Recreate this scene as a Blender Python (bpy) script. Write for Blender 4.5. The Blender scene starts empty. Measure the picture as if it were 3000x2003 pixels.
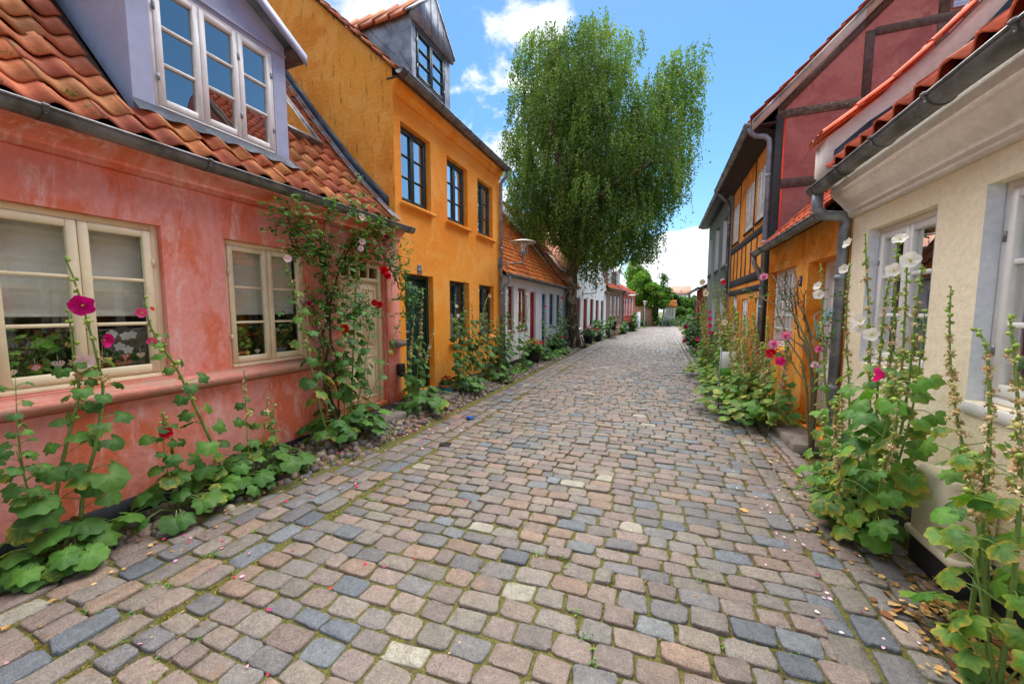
import bpy, math, random
import numpy as np
from mathutils import Matrix, Vector

R = math.radians
PI = math.pi
scene = bpy.context.scene
col = scene.collection

# ------------------------------------------------------------------ camera
cam_d = bpy.data.cameras.new("camera")
cam = bpy.data.objects.new("camera", cam_d)
col.objects.link(cam)
cam.location = (0, 0, 1.65)
cam.rotation_euler = (R(90 - 4.86), 0, R(21.37))
cam_d.sensor_width = 36
cam_d.lens = 13.2
cam_d.clip_start = 0.05
cam_d.clip_end = 2000
scene.camera = cam

# ------------------------------------------------------------------ light
SUN_EL, SUN_AZ = 66, 8          # degrees; azimuth measured from +Y towards -X
scene.view_settings.view_transform = 'Standard'
scene.view_settings.look = 'None'
scene.view_settings.gamma = 1
scene.view_settings.exposure = 0.98
scene.view_settings.use_curve_mapping = False

def sun_dir():
    e, a = R(SUN_EL), R(SUN_AZ)
    return Vector((-math.sin(a) * math.cos(e), math.cos(a) * math.cos(e), math.sin(e)))

sd = bpy.data.lights.new("sun", 'SUN')
sd.energy = 4.5
sd.angle = R(80)
sd.color = (1.0, 0.95, 0.87)
so = bpy.data.objects.new("sun", sd)
col.objects.link(so)
so.rotation_euler = sun_dir().to_track_quat('Z', 'Y').to_euler()
so.location = (0, 0, 30)

def nd(nt, typ, **kw):
    n = nt.nodes.new(typ)
    ins = kw.pop('i', {})
    for k, v in kw.items():
        setattr(n, k, v)
    for k, v in ins.items():
        if hasattr(v, 'is_linked') or isinstance(v, bpy.types.NodeSocket):
            nt.links.new(v, n.inputs[k])
        else:
            n.inputs[k].default_value = v
    return n

def ramp(nt, fac, stops, interp='LINEAR'):
    n = nt.nodes.new('ShaderNodeValToRGB')
    n.color_ramp.interpolation = interp
    el = n.color_ramp.elements
    while len(el) > 1:
        el.remove(el[-1])
    el[0].position = stops[0][0]
    el[0].color = (*stops[0][1], 1) if len(stops[0][1]) == 3 else stops[0][1]
    for p, c in stops[1:]:
        e = el.new(p)
        e.color = (*c, 1) if len(c) == 3 else c
    nt.links.new(fac, n.inputs[0])
    return n.outputs[0]

def mixc(nt, fac, a, b, mode='MIX'):
    n = nt.nodes.new('ShaderNodeMix')
    n.data_type = 'RGBA'
    n.blend_type = mode
    for idx, v in ((0, fac), (6, a), (7, b)):
        if isinstance(v, bpy.types.NodeSocket):
            nt.links.new(v, n.inputs[idx])
        elif idx == 0:
            n.inputs[0].default_value = v
        else:
            n.inputs[idx].default_value = (*v, 1) if len(v) == 3 else v
    return n.outputs[2]

def mth(nt, op, a, b=None, clamp=False):
    n = nt.nodes.new('ShaderNodeMath')
    n.operation = op
    n.use_clamp = clamp
    for k, v in ((0, a), (1, b)):
        if v is None:
            continue
        if isinstance(v, bpy.types.NodeSocket):
            nt.links.new(v, n.inputs[k])
        else:
            n.inputs[k].default_value = v
    return n.outputs[0]

def noise(nt, vec, scale, detail=4, rough=0.55, dist=0.0):
    n = nd(nt, 'ShaderNodeTexNoise', i={'Scale': scale, 'Detail': detail, 'Roughness': rough, 'Distortion': dist})
    if vec is not None:
        nt.links.new(vec, n.inputs['Vector'])
    return n.outputs[0]

def maprange(nt, v, a, b, c=0.0, d=1.0, smooth=True):
    n = nt.nodes.new('ShaderNodeMapRange')
    n.interpolation_type = 'SMOOTHSTEP' if smooth else 'LINEAR'
    nt.links.new(v, n.inputs[0])
    for k, x in zip((1, 2, 3, 4), (a, b, c, d)):
        n.inputs[k].default_value = x
    return n.outputs[0]

# world: physical sky with broken clouds
world = bpy.data.worlds.new("World")
scene.world = world
world.use_nodes = True
wn = world.node_tree
wn.nodes.clear()
sky = nd(wn, 'ShaderNodeTexSky', sky_type='NISHITA', sun_disc=False, sun_elevation=R(SUN_EL),
         sun_rotation=R(-SUN_AZ), altitude=50, air_density=1.0, dust_density=0.3, ozone_density=3.0)
SKY_STRENGTH = 0.068
tc = nd(wn, 'ShaderNodeTexCoord')
sep = nd(wn, 'ShaderNodeSeparateXYZ', i={0: tc.outputs['Generated']})
zz = mth(wn, 'MAXIMUM', sep.outputs[2], 0.02)
zz = mth(wn, 'ADD', zz, 0.28)
px = mth(wn, 'DIVIDE', sep.outputs[0], zz)
py = mth(wn, 'DIVIDE', sep.outputs[1], zz)
cmb = nd(wn, 'ShaderNodeCombineXYZ', i={0: px, 1: py, 2: 0.35})
n1 = noise(wn, cmb.outputs[0], 4.0, 9, 0.60, 0.25)
def lobe(vec, lo, hi, out):
    v = Vector(vec).normalized()
    d = nd(wn, 'ShaderNodeVectorMath', operation='DOT_PRODUCT', i={0: tc.outputs['Generated'], 1: v})
    return mth(wn, 'MULTIPLY', maprange(wn, d.outputs['Value'], lo, hi), out)
fld = mth(wn, 'ADD', n1, lobe((-0.42, 0.76, 0.47), 0.945, 0.985, 0.13))
fld = mth(wn, 'ADD', fld, lobe((0.065, 0.99, 0.06), 0.985, 0.9985, 0.30))
fld = mth(wn, 'ADD', fld, lobe((0.13, 0.85, 0.50), 0.93, 0.985, -0.34))
fld = mth(wn, 'ADD', fld, lobe((-0.2, -0.9, 0.4), 0.2, 0.9, 0.08))
fld = mth(wn, 'ADD', fld, lobe((0.80, 0.42, 0.42), 0.55, 0.86, -0.36))
fld = mth(wn, 'ADD', fld, lobe((0.47, 0.72, 0.51), 0.90, 0.97, -0.30))
mask = maprange(wn, fld, 0.53, 0.66)
n2 = noise(wn, cmb.outputs[0], 7.0, 6, 0.6)
ccol = ramp(wn, n2, [(0.25, (6.6, 7.3, 8.2)), (0.6, (9.6, 9.8, 10.0))])
hs = nd(wn, 'ShaderNodeHueSaturation', i={'Saturation': 1.2, 'Value': 1.55, 'Hue': 0.492, 'Color': sky.outputs[0]})
wc = mixc(wn, mask, hs.outputs[0], ccol)
bg = nd(wn, 'ShaderNodeBackground', i={'Color': wc, 'Strength': SKY_STRENGTH})
wo = nd(wn, 'ShaderNodeOutputWorld', i={'Surface': bg.outputs[0]})

# ------------------------------------------------------------------ helpers
def s(r, g, b):
    def f(c):
        c /= 255.0
        return c / 12.92 if c <= 0.04045 else ((c + 0.055) / 1.055) ** 2.4
    return (f(r), f(g), f(b))

def link(o):
    col.objects.link(o)
    return o

def tag(o, label=None, cat=None, group=None, kind=None):
    for k, v in (('label', label), ('category', cat), ('group', group), ('kind', kind)):
        if v:
            o[k] = v
    return o

class MB:
    def __init__(self):
        self.v, self.l, self.n, self.c, self.nv = [], [], [], [], 0

    def add(self, V, F, c=(1, 1, 1)):
        V = np.asarray(V, float).reshape(-1, 3)
        if isinstance(F, np.ndarray):
            self.l.append((F + self.nv).ravel())
            self.n.append(np.full(F.shape[0], F.shape[1]))
        else:
            self.l.append(np.array([i + self.nv for f in F for i in f], int))
            self.n.append(np.array([len(f) for f in F], int))
        c = np.asarray(c, float)
        if c.ndim == 1:
            c = np.tile(c, (len(V), 1))
        self.v.append(V)
        self.c.append(c)
        self.nv += len(V)
        return self

    def box(self, x0, x1, y0, y1, z0, z1, ch=0.0, M=None, c=(1, 1, 1)):
        x0, x1 = min(x0, x1), max(x0, x1)
        y0, y1 = min(y0, y1), max(y0, y1)
        z0, z1 = min(z0, z1), max(z0, z1)
        if ch <= 0:
            V = np.array([(x, y, z) for z in (z0, z1) for y in (y0, y1) for x in (x0, x1)])
            F = [(0, 2, 3, 1), (4, 5, 7, 6), (0, 1, 5, 4), (2, 6, 7, 3), (0, 4, 6, 2), (1, 3, 7, 5)]
        else:
            ch = min(ch, (x1 - x0) * .4, (y1 - y0) * .4, (z1 - z0) * .4)
            V, idx = [], {}
            for sx in (0, 1):
                for sy in (0, 1):
                    for sz in (0, 1):
                        for a in range(3):
                            p = [x1 if sx else x0, y1 if sy else y0, z1 if sz else z0]
                            sg = [1 if q else -1 for q in (sx, sy, sz)]
                            for b in range(3):
                                if b != a:
                                    p[b] -= sg[b] * ch
                            idx[(sx, sy, sz, a)] = len(V)
                            V.append(p)
            F = []
            for a in range(3):
                b, d = [(1, 2), (2, 0), (0, 1)][a]
                for sg in (0, 1):
                    q = []
                    for (u, w) in ((0, 0), (1, 0), (1, 1), (0, 1)):
                        k = [0, 0, 0]
                        k[a], k[b], k[d] = sg, u, w
                        q.append(idx[(*k, a)])
                    F.append(q if sg else q[::-1])
            for a in range(3):       # edges along a
                b, d = [(1, 2), (2, 0), (0, 1)][a]
                for u in (0, 1):
                    for w in (0, 1):
                        k0, k1 = [0, 0, 0], [0, 0, 0]
                        k0[b], k0[d], k1[b], k1[d] = u, w, u, w
                        k0[a], k1[a] = 0, 1
                        q = [idx[(*k0, b)], idx[(*k1, b)], idx[(*k1, d)], idx[(*k0, d)]]
                        F.append(q if (u + w) % 2 else q[::-1])
            for sx in (0, 1):
                for sy in (0, 1):
                    for sz in (0, 1):
                        q = [idx[(sx, sy, sz, a)] for a in range(3)]
                        F.append(q if (sx + sy + sz) % 2 else q[::-1])
            V = np.array(V)
        if M is not None:
            V = V @ np.array(M.to_3x3()).T + np.array(M.translation)
        return self.add(V, F, c)

    def poly(self, pts, c=(1, 1, 1)):
        return self.add(pts, [list(range(len(pts)))], c)

    def prism(self, pts, vec, c=(1, 1, 1)):
        """pts: closed outline (3D); extruded by vec, capped"""
        P = np.asarray(pts, float)
        n = len(P)
        V = np.vstack([P, P + np.asarray(vec, float)])
        F = [list(range(n))[::-1], list(range(n, 2 * n))]
        F += [(i, (i + 1) % n, n + (i + 1) % n, n + i) for i in range(n)]
        return self.add(V, F, c)

    def tube(self, path, r, seg=8, c=(1, 1, 1), cap=True):
        P = [Vector(p) for p in path]
        n = len(P)
        rr = list(r) if hasattr(r, '__len__') else [r] * n
        T = []
        for i in range(n):
            a = P[max(i - 1, 0)]
            b = P[min(i + 1, n - 1)]
            t = (b - a)
            T.append(t.normalized() if t.length > 1e-9 else Vector((0, 0, 1)))
        up = Vector((0, 0, 1)) if abs(T[0].z) < 0.9 else Vector((1, 0, 0))
        V = []
        for i in range(n):
            x = (up - T[i] * up.dot(T[i]))
            x = x.normalized() if x.length > 1e-6 else T[i].orthogonal().normalized()
            up = x
            y = T[i].cross(x)
            for k in range(seg):
                a = 2 * PI * k / seg
                V.append(P[i] + (x * math.cos(a) + y * math.sin(a)) * rr[i])
        F = []
        for i in range(n - 1):
            for k in range(seg):
                k2 = (k + 1) % seg
                F.append((i * seg + k, i * seg + k2, (i + 1) * seg + k2, (i + 1) * seg + k))
        if cap:
            F.append(list(range(seg))[::-1])
            F.append([(n - 1) * seg + k for k in range(seg)])
        cc = np.asarray(c, float)
        if cc.ndim == 2:
            cc = np.repeat(cc, seg, axis=0)
        return self.add([tuple(v) for v in V], F, cc)

    def lathe(self, prof, seg=20, o=(0, 0, 0), M=None, c=(1, 1, 1)):
        V, F = [], []
        for (r, z) in prof:
            for k in range(seg):
                a = 2 * PI * k / seg
                V.append((r * math.cos(a), r * math.sin(a), z))
        for i in range(len(prof) - 1):
            for k in range(seg):
                k2 = (k + 1) % seg
                F.append((i * seg + k, i * seg + k2, (i + 1) * seg + k2, (i + 1) * seg + k))
        V = np.array(V)
        if M is not None:
            V = V @ np.array(M.to_3x3()).T + np.array(M.translation)
        V = V + np.array(o)
        return self.add(V, F, c)

    def build(self, name, mat, parent=None, smooth=False, origin=None):
        me = bpy.data.meshes.new(name)
        V = np.vstack(self.v)
        if origin is not None:
            V = V - np.asarray(origin, float)
        L = np.concatenate(self.l)
        N = np.concatenate(self.n)
        me.vertices.add(len(V))
        me.vertices.foreach_set('co', V.astype(np.float32).ravel())
        me.loops.add(len(L))
        me.loops.foreach_set('vertex_index', L.astype(np.int32))
        me.polygons.add(len(N))
        st = np.concatenate([[0], np.cumsum(N)[:-1]]).astype(np.int32)
        me.polygons.foreach_set('loop_start', st)
        me.polygons.foreach_set('loop_total', N.astype(np.int32))
        if smooth:
            me.polygons.foreach_set('use_smooth', np.ones(len(N), bool))
        me.update(calc_edges=True)
        C = np.vstack(self.c)
        if not np.allclose(C, 1):
            a = me.attributes.new('Col', 'FLOAT_COLOR', 'POINT')
            a.data.foreach_set('color', np.hstack([C, np.ones((len(C), 1))]).astype(np.float32).ravel())
        me.materials.append(mat)
        o = link(bpy.data.objects.new(name, me))
        if parent is not None:
            o.parent = parent
        if origin is not None and parent is None:
            o.location = origin
        return o

def empty(name, loc=(0, 0, 0), rz=0.0):
    o = link(bpy.data.objects.new(name, None))
    o.empty_display_size = 0.2
    o.location = loc
    o.rotation_euler = (0, 0, rz)
    return o

# ------------------------------------------------------------------ materials
def newmat(name):
    m = bpy.data.materials.new(name)
    m.use_nodes = True
    nt = m.node_tree
    b = nt.nodes['Principled BSDF']
    tcn = nd(nt, 'ShaderNodeTexCoord')
    return m, nt, b, tcn.outputs['Object']

def bump(nt, b, h, strength, dist=0.02):
    n = nd(nt, 'ShaderNodeBump', i={'Height': h, 'Strength': strength, 'Distance': dist})
    nt.links.new(n.outputs[0], b.inputs['Normal'])

def stucco(name, c1, c2=None, c3=None, sc=1.3, lo=0.42, hi=0.62, bmp=0.35, rough=0.88, brick=False, streak=False, stain=0.0, pale=None):
    m, nt, b, v = newmat(name)
    c2 = c2 or tuple(x * 0.8 for x in c1)
    vec = v
    if streak:
        mp = nd(nt, 'ShaderNodeMapping', i={'Vector': v, 'Scale': (1, 1, 0.42)})
        vec = mp.outputs[0]
    big = noise(nt, vec, sc, 7, 0.62, 0.6)
    base = mixc(nt, maprange(nt, big, lo, hi), c1, c2)
    if c3:
        n3 = noise(nt, vec, sc * 1.7, 8, 0.68, 0.7)
        base = mixc(nt, mth(nt, 'MULTIPLY', maprange(nt, n3, 0.455, 0.60), 0.8), base, c3)
    if pale:
        mp3 = nd(nt, 'ShaderNodeMapping', i={'Vector': v, 'Scale': (3.0, 3.0, 0.8)})
        n4 = noise(nt, mp3.outputs[0], 2.0, 8, 0.75, 0.8)
        base = mixc(nt, mth(nt, 'MULTIPLY', maprange(nt, n4, 0.52, 0.66), 0.62), base, pale)
    fine = noise(nt, v, 22, 5, 0.6)
    base = mixc(nt, 0.5, base, ramp(nt, fine, [(0.3, (0.80, 0.80, 0.80)), (0.7, (1.14, 1.14, 1.14))]), 'MULTIPLY')
    if stain > 0:
        mp2 = nd(nt, 'ShaderNodeMapping', i={'Vector': v, 'Scale': (6.0, 6.0, 1.1)})
        st = noise(nt, mp2.outputs[0], 2.2, 7, 0.7)
        base = mixc(nt, mth(nt, 'MULTIPLY', maprange(nt, st, 0.55, 0.70), stain), base, (0.05, 0.03, 0.012))
    nt.links.new(base, b.inputs['Base Color'])
    b.inputs['Roughness'].default_value = rough
    b.inputs['Specular IOR Level'].default_value = 0.25
    h = mth(nt, 'ADD', mth(nt, 'MULTIPLY', noise(nt, v, 5.0, 5, 0.6), 1.0), mth(nt, 'MULTIPLY', noise(nt, v, 60, 4, 0.6), 0.22))
    if brick:
        sw = nd(nt, 'ShaderNodeSeparateXYZ', i={0: v})
        ab = mth(nt, 'ADD', sw.outputs[0], sw.outputs[1])
        cv = nd(nt, 'ShaderNodeCombineXYZ', i={0: ab, 1: sw.outputs[2]})
        br = nd(nt, 'ShaderNodeTexBrick', i={'Vector': cv.outputs[0], 'Scale': 1.0, 'Mortar Size': 0.008, 'Mortar Smooth': 1.0,
                                           'Brick Width': 0.235, 'Row Height': 0.072})
        h = mth(nt, 'SUBTRACT', h, mth(nt, 'MULTIPLY', br.outputs['Fac'], 0.16))
    bump(nt, b, h, bmp, 0.03)
    return m

def paint(name, c, rough=0.45, wear=None, bmp=0.1, grain=False):
    m, nt, b, v = newmat(name)
    n = noise(nt, v, 9, 5, 0.6)
    base = mixc(nt, 0.45, c, ramp(nt, n, [(0.3, (0.78, 0.78, 0.78)), (0.7, (1.12, 1.12, 1.12))]), 'MULTIPLY')
    if wear:
        w = noise(nt, v, 16, 8, 0.7)
        base = mixc(nt, maprange(nt, w, 0.66, 0.74), base, wear)
    nt.links.new(base, b.inputs['Base Color'])
    b.inputs['Roughness'].default_value = rough
    if grain:
        mp = nd(nt, 'ShaderNodeMapping', i={'Vector': v, 'Scale': (18, 18, 2)})
        n = noise(nt, mp.outputs[0], 3, 6, 0.6)
    bump(nt, b, n, bmp, 0.01)
    return m

def metal(name, c, rough=0.45, metallic=0.6, c2=None):
    m, nt, b, v = newmat(name)
    n = noise(nt, v, 3.5, 7, 0.65, 0.3)
    c2 = c2 or tuple(x * 0.55 for x in c)
    nt.links.new(mixc(nt, maprange(nt, n, 0.35, 0.68), c, c2), b.inputs['Base Color'])
    nt.links.new(maprange(nt, n, 0.3, 0.7, rough - .1, rough + .15), b.inputs['Roughness'])
    b.inputs['Metallic'].default_value = metallic
    bump(nt, b, noise(nt, v, 30, 4), 0.06, 0.01)
    return m

def tilemat(name, tint=(1, 1, 1), moss=0.35, dark=0.5):
    m, nt, b, v = newmat(name)
    at = nd(nt, 'ShaderNodeAttribute', attribute_name='Col')
    n = noise(nt, v, 7, 7, 0.65, 0.3)
    base = mixc(nt, 1.0, at.outputs['Color'], ramp(nt, n, [(0.3, (0.70, 0.66, 0.62)), (0.62, (1.12, 1.1, 1.08))]), 'MULTIPLY')
    base = mixc(nt, 1.0, base, tint, 'MULTIPLY')
    d = noise(nt, v, 3.1, 8, 0.72)
    base = mixc(nt, mth(nt, 'MULTIPLY', maprange(nt, d, 0.52, 0.72), dark), base, s(120, 82, 40))
    sp = noise(nt, v, 26, 5, 0.6)
    base = mixc(nt, mth(nt, 'MULTIPLY', maprange(nt, sp, 0.64, 0.72), 0.7), base, s(58, 38, 28))
    ms = noise(nt, v, 5.3, 8, 0.7)
    base = mixc(nt, mth(nt, 'MULTIPLY', maprange(nt, ms, 0.615, 0.67), moss), base, s(98, 100, 28))
    nt.links.new(base, b.inputs['Base Color'])
    b.inputs['Roughness'].default_value = 0.75
    bump(nt, b, mth(nt, 'ADD', n, mth(nt, 'MULTIPLY', noise(nt, v, 55, 4), 0.4)), 0.35, 0.012)
    return m

def leafmat(name, trans=0.3, rough=0.5, var=0.5, spec=0.35, tint=(1.25, 1.35, 0.6)):
    m, nt, b, v = newmat(name)
    at = nd(nt, 'ShaderNodeAttribute', attribute_name='Col')
    n = noise(nt, v, 11, 4, 0.6)
    base = mixc(nt, var, at.outputs['Color'], ramp(nt, n, [(0.25, (0.62, 0.66, 0.6)), (0.75, (1.25, 1.2, 1.2))]), 'MULTIPLY')
    nt.links.new(base, b.inputs['Base Color'])
    b.inputs['Roughness'].default_value = rough
    b.inputs['Specular IOR Level'].default_value = spec
    sp = noise(nt, v, 38, 6, 0.7)
    bump(nt, b, mth(nt, 'ADD', sp, mth(nt, 'MULTIPLY', noise(nt, v, 90, 3, 0.6), 0.5)), 0.55, 0.007)
    tr = nd(nt, 'ShaderNodeBsdfTranslucent')
    nt.links.new(mixc(nt, 1.0, base, tint, 'MULTIPLY'), tr.inputs[0])
    mx = nd(nt, 'ShaderNodeMixShader', i={0: trans, 1: b.outputs[0], 2: tr.outputs[0]})
    nt.links.new(mx.outputs[0], nt.nodes['Material Output'].inputs[0])
    return m

def colmat(name, rough=0.8, bmp=0.3, sc=30):
    m, nt, b, v = newmat(name)
    at = nd(nt, 'ShaderNodeAttribute', attribute_name='Col')
    n = noise(nt, v, sc, 5, 0.6)
    nt.links.new(mixc(nt, 0.7, at.outputs['Color'], ramp(nt, n, [(0.3, (0.7, 0.7, 0.7)), (0.7, (1.2, 1.2, 1.2))]), 'MULTIPLY'), b.inputs['Base Color'])
    b.inputs['Roughness'].default_value = rough
    bump(nt, b, n, bmp, 0.008)
    return m

def stonemat(name):
    m, nt, b, v = newmat(name)
    at = nd(nt, 'ShaderNodeAttribute', attribute_name='Col')
    big = noise(nt, v, 16, 5, 0.65, 0.4)
    fine = noise(nt, v, 150, 3, 0.7)
    base = mixc(nt, 0.8, at.outputs['Color'], ramp(nt, big, [(0.3, (0.72, 0.70, 0.70)), (0.7, (1.2, 1.19, 1.17))]), 'MULTIPLY')
    base = mixc(nt, 0.9, base, ramp(nt, fine, [(0.30, (0.5, 0.5, 0.5)), (0.66, (1.36, 1.36, 1.36))]), 'MULTIPLY')
    mid = noise(nt, v, 48, 5, 0.7)
    base = mixc(nt, 0.7, base, ramp(nt, mid, [(0.3, (0.66, 0.65, 0.64)), (0.7, (1.26, 1.25, 1.24))]), 'MULTIPLY')
    ru = noise(nt, v, 4.5, 6, 0.7)
    base = mixc(nt, mth(nt, 'MULTIPLY', maprange(nt, ru, 0.60, 0.72), 0.4), base, s(150, 110, 70))
    nt.links.new(base, b.inputs['Base Color'])
    nt.links.new(maprange(nt, big, 0.3, 0.7, 0.42, 0.62), b.inputs['Roughness'])
    b.inputs['Specular IOR Level'].default_value = 0.5
    h = mth(nt, 'ADD', mth(nt, 'MULTIPLY', mth(nt, 'ADD', big, mid), 0.7), mth(nt, 'MULTIPLY', fine, 0.4))
    bump(nt, b, h, 0.8, 0.016)
    return m

def soilmat(name):
    m, nt, b, v = newmat(name)
    n = noise(nt, v, 40, 6, 0.7)
    base = ramp(nt, n, [(0.3, s(48, 40, 30)), (0.5, s(78, 66, 48)), (0.7, s(112, 96, 70))])
    ms = noise(nt, v, 1.1, 6, 0.7)
    m2 = noise(nt, v, 17, 5, 0.7)
    k = mth(nt, 'ADD', mth(nt, 'MULTIPLY', ms, 0.55), mth(nt, 'MULTIPLY', m2, 0.45))
    sx_ = nd(nt, 'ShaderNodeSeparateXYZ', i={0: v})
    k = mth(nt, 'ADD', k, maprange(nt, sx_.outputs[0], 0.6, -1.0, 0.0, 0.05))
    mossc = ramp(nt, noise(nt, v, 70, 3, 0.6), [(0.3, s(64, 66, 26)), (0.55, s(98, 96, 40)), (0.75, s(132, 116, 62))])
    base = mixc(nt, maprange(nt, k, 0.42, 0.50), base, mossc)
    nt.links.new(base, b.inputs['Base Color'])
    b.inputs['Roughness'].default_value = 0.95
    bump(nt, b, n, 0.8, 0.02)
    return m

def glassmat(name, boost=2.0, tint=(0.9, 0.94, 0.95)):
    m, nt, b, v = newmat(name)
    nt.nodes.remove(b)
    lw = nd(nt, 'ShaderNodeLayerWeight', i={'Blend': 0.5})
    fac = mth(nt, 'MULTIPLY', mth(nt, 'ADD', mth(nt, 'MULTIPLY', mth(nt, 'POWER', lw.outputs['Facing'], 4.0), 0.96), 0.042), boost)
    fac = mth(nt, 'MINIMUM', fac, 0.80)
    gl = nd(nt, 'ShaderNodeBsdfGlossy', i={'Color': (1, 1, 1, 1), 'Roughness': 0.0})
    bp = nd(nt, 'ShaderNodeBump', i={'Height': noise(nt, v, 2.5, 2), 'Strength': 0.05, 'Distance': 0.02})
    nt.links.new(bp.outputs[0], gl.inputs['Normal'])
    tp = nd(nt, 'ShaderNodeBsdfTransparent', i={'Color': (*tint, 1)})
    mx = nd(nt, 'ShaderNodeMixShader', i={0: fac, 1: tp.outputs[0], 2: gl.outputs[0]})
    nt.links.new(mx.outputs[0], nt.nodes['Material Output'].inputs[0])
    return m

def timbermat(name, c, c2, worn=None):
    m, nt, b, v = newmat(name)
    mp = nd(nt, 'ShaderNodeMapping', i={'Vector': v, 'Scale': (6, 6, 6)})
    n = noise(nt, mp.outputs[0], 1.2, 8, 0.7, 1.5)
    base = mixc(nt, maprange(nt, n, 0.4, 0.65), c, c2)
    if worn:
        base = mixc(nt, maprange(nt, noise(nt, v, 9, 8, 0.75, 0.5), 0.60, 0.66), base, worn)
    nt.links.new(base, b.inputs['Base Color'])
    b.inputs['Roughness'].default_value = 0.8
    bump(nt, b, n, 0.6, 0.02)
    return m

def barkmat(name):
    m, nt, b, v = newmat(name)
    mp = nd(nt, 'ShaderNodeMapping', i={'Vector': v, 'Scale': (3.5, 3.5, 1.1)})
    n = noise(nt, mp.outputs[0], 3.2, 9, 0.75, 0.6)
    p = noise(nt, v, 2.3, 6, 0.7, 0.8)
    base = ramp(nt, n, [(0.3, s(40, 32, 24)), (0.5, s(92, 76, 56)), (0.7, s(140, 122, 94))])
    base = mixc(nt, maprange(nt, p, 0.52, 0.60), base, s(176, 156, 124))
    base = mixc(nt, mth(nt, 'MULTIPLY', maprange(nt, noise(nt, v, 1.6, 6, 0.7), 0.55, 0.7), 0.55), base, s(70, 70, 34))
    nt.links.new(base, b.inputs['Base Color'])
    b.inputs['Roughness'].default_value = 0.9
    bump(nt, b, n, 1.0, 0.06)
    return m

def brickmat(name):
    m, nt, b, v = newmat(name)
    sw = nd(nt, 'ShaderNodeSeparateXYZ', i={0: v})
    cv = nd(nt, 'ShaderNodeCombineXYZ', i={0: mth(nt, 'ADD', sw.outputs[0], sw.outputs[1]), 1: sw.outputs[2]})
    br = nd(nt, 'ShaderNodeTexBrick', i={'Vector': cv.outputs[0], 'Scale': 1.0, 'Mortar Size': 0.009, 'Brick Width': 0.235,
                                       'Row Height': 0.075, 'Color1': (*s(150, 88, 62), 1), 'Color2': (*s(112, 62, 48), 1), 'Mortar': (*s(176, 160, 140), 1)})
    n = noise(nt, v, 14, 5)
    nt.links.new(mixc(nt, 0.6, br.outputs[0], ramp(nt, n, [(0.3, (0.7, 0.7, 0.7)), (0.7, (1.2, 1.2, 1.2))]), 'MULTIPLY'), b.inputs['Base Color'])
    b.inputs['Roughness'].default_value = 0.9
    return m

def flat(name, c, rough=0.6, metallic=0.0):
    m, nt, b, v = newmat(name)
    n = noise(nt, v, 24, 4)
    nt.links.new(mixc(nt, 0.3, c, ramp(nt, n, [(0.3, (0.8, 0.8, 0.8)), (0.7, (1.15, 1.15, 1.15))]), 'MULTIPLY'), b.inputs['Base Color'])
    b.inputs['Roughness'].default_value = rough
    b.inputs['Metallic'].default_value = metallic
    return m

M = {}
M['red_stucco'] = stucco('red_stucco', s(236, 156, 144), s(230, 134, 114), s(224, 106, 58), sc=1.25, lo=0.46, hi=0.60, streak=True, bmp=0.45, pale=s(242, 198, 188))
M['red_sill'] = stucco('red_sill', s(218, 146, 132), s(204, 136, 118), s(186, 158, 138), sc=3.0, bmp=.5)
M['plinth'] = stucco('plinth_black', s(52, 54, 58), s(38, 40, 44), bmp=0.2, rough=0.6)
M['or_stucco'] = stucco('orange_stucco', s(255, 168, 62), s(250, 154, 48), s(255, 182, 88), sc=0.8, bmp=0.25)
M['or_gable'] = stucco('orange_gable_stucco', s(244, 166, 68), s(228, 146, 52), s(248, 178, 88), sc=0.9, bmp=0.5, brick=True, stain=0.8)
M['lo_stucco'] = stucco('low_orange_stucco', s(242, 156, 52), s(220, 124, 32), s(248, 178, 92), sc=1.6, bmp=0.45)
M['white_stucco'] = stucco('white_stucco', s(240, 238, 236), s(230, 230, 232), sc=1.2, bmp=0.25)
M['cream_stucco'] = stucco('cream_stucco', s(250, 236, 208), s(244, 227, 194), sc=1.0, bmp=0.55)
M['cornice_white'] = stucco('cornice_white', s(246, 238, 230), s(236, 226, 220), sc=1.2, bmp=0.25)
M['reveal_white'] = stucco('reveal_white', s(236, 240, 248), s(228, 232, 244), bmp=0.15)
M['purple_gable'] = stucco('maroon_stucco', s(176, 108, 104), s(158, 92, 90), s(186, 122, 114), sc=1.3, bmp=0.5)
M['grey_stucco'] = stucco('grey_stucco', s(128, 140, 130), s(114, 126, 118), sc=1.0, bmp=0.2)
M['maroon'] = stucco('maroon_red_stucco', s(176, 76, 70), s(160, 66, 62), sc=1.2, bmp=0.2)
M['far_red'] = stucco('far_red_stucco', s(214, 96, 82), s(200, 88, 74), bmp=0.2)
M['beige'] = stucco('beige_stucco', s(186, 160, 130), s(170, 146, 120), bmp=0.2)
M['brick'] = brickmat('brown_brick')
M['tile'] = tilemat('clay_tile', (0.94, 1.04, 0.96), 0.9, 0.75)
M['tile_clean'] = tilemat('clay_tile_clean', (1, 1, 1), 0.1, 0.2)
M['slate'] = flat('slate_roof', s(86, 90, 98), 0.6)
M['zinc'] = metal('zinc', s(160, 168, 176), 0.45, 0.4, s(106, 112, 120))
M['zinc_dark'] = metal('zinc_dark', s(138, 140, 144), 0.42, 0.45, s(86, 86, 84))
M['zinc_light'] = metal('zinc_light', s(150, 160, 172), 0.5, 0.35, s(112, 120, 132))
M['lead'] = metal('lead_flashing', s(140, 146, 158), 0.55, 0.3, s(96, 102, 112))
M['lead_dark'] = metal('lead_flashing_dark', s(74, 82, 94), 0.5, 0.35, s(54, 60, 72))
M['lilac'] = paint('lilac_paint', s(172, 180, 208), 0.5, None, 0.12)
M['frame_cream'] = paint('cream_frame_paint', s(238, 222, 184), 0.42, s(176, 152, 110), 0.2, True)
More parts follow.
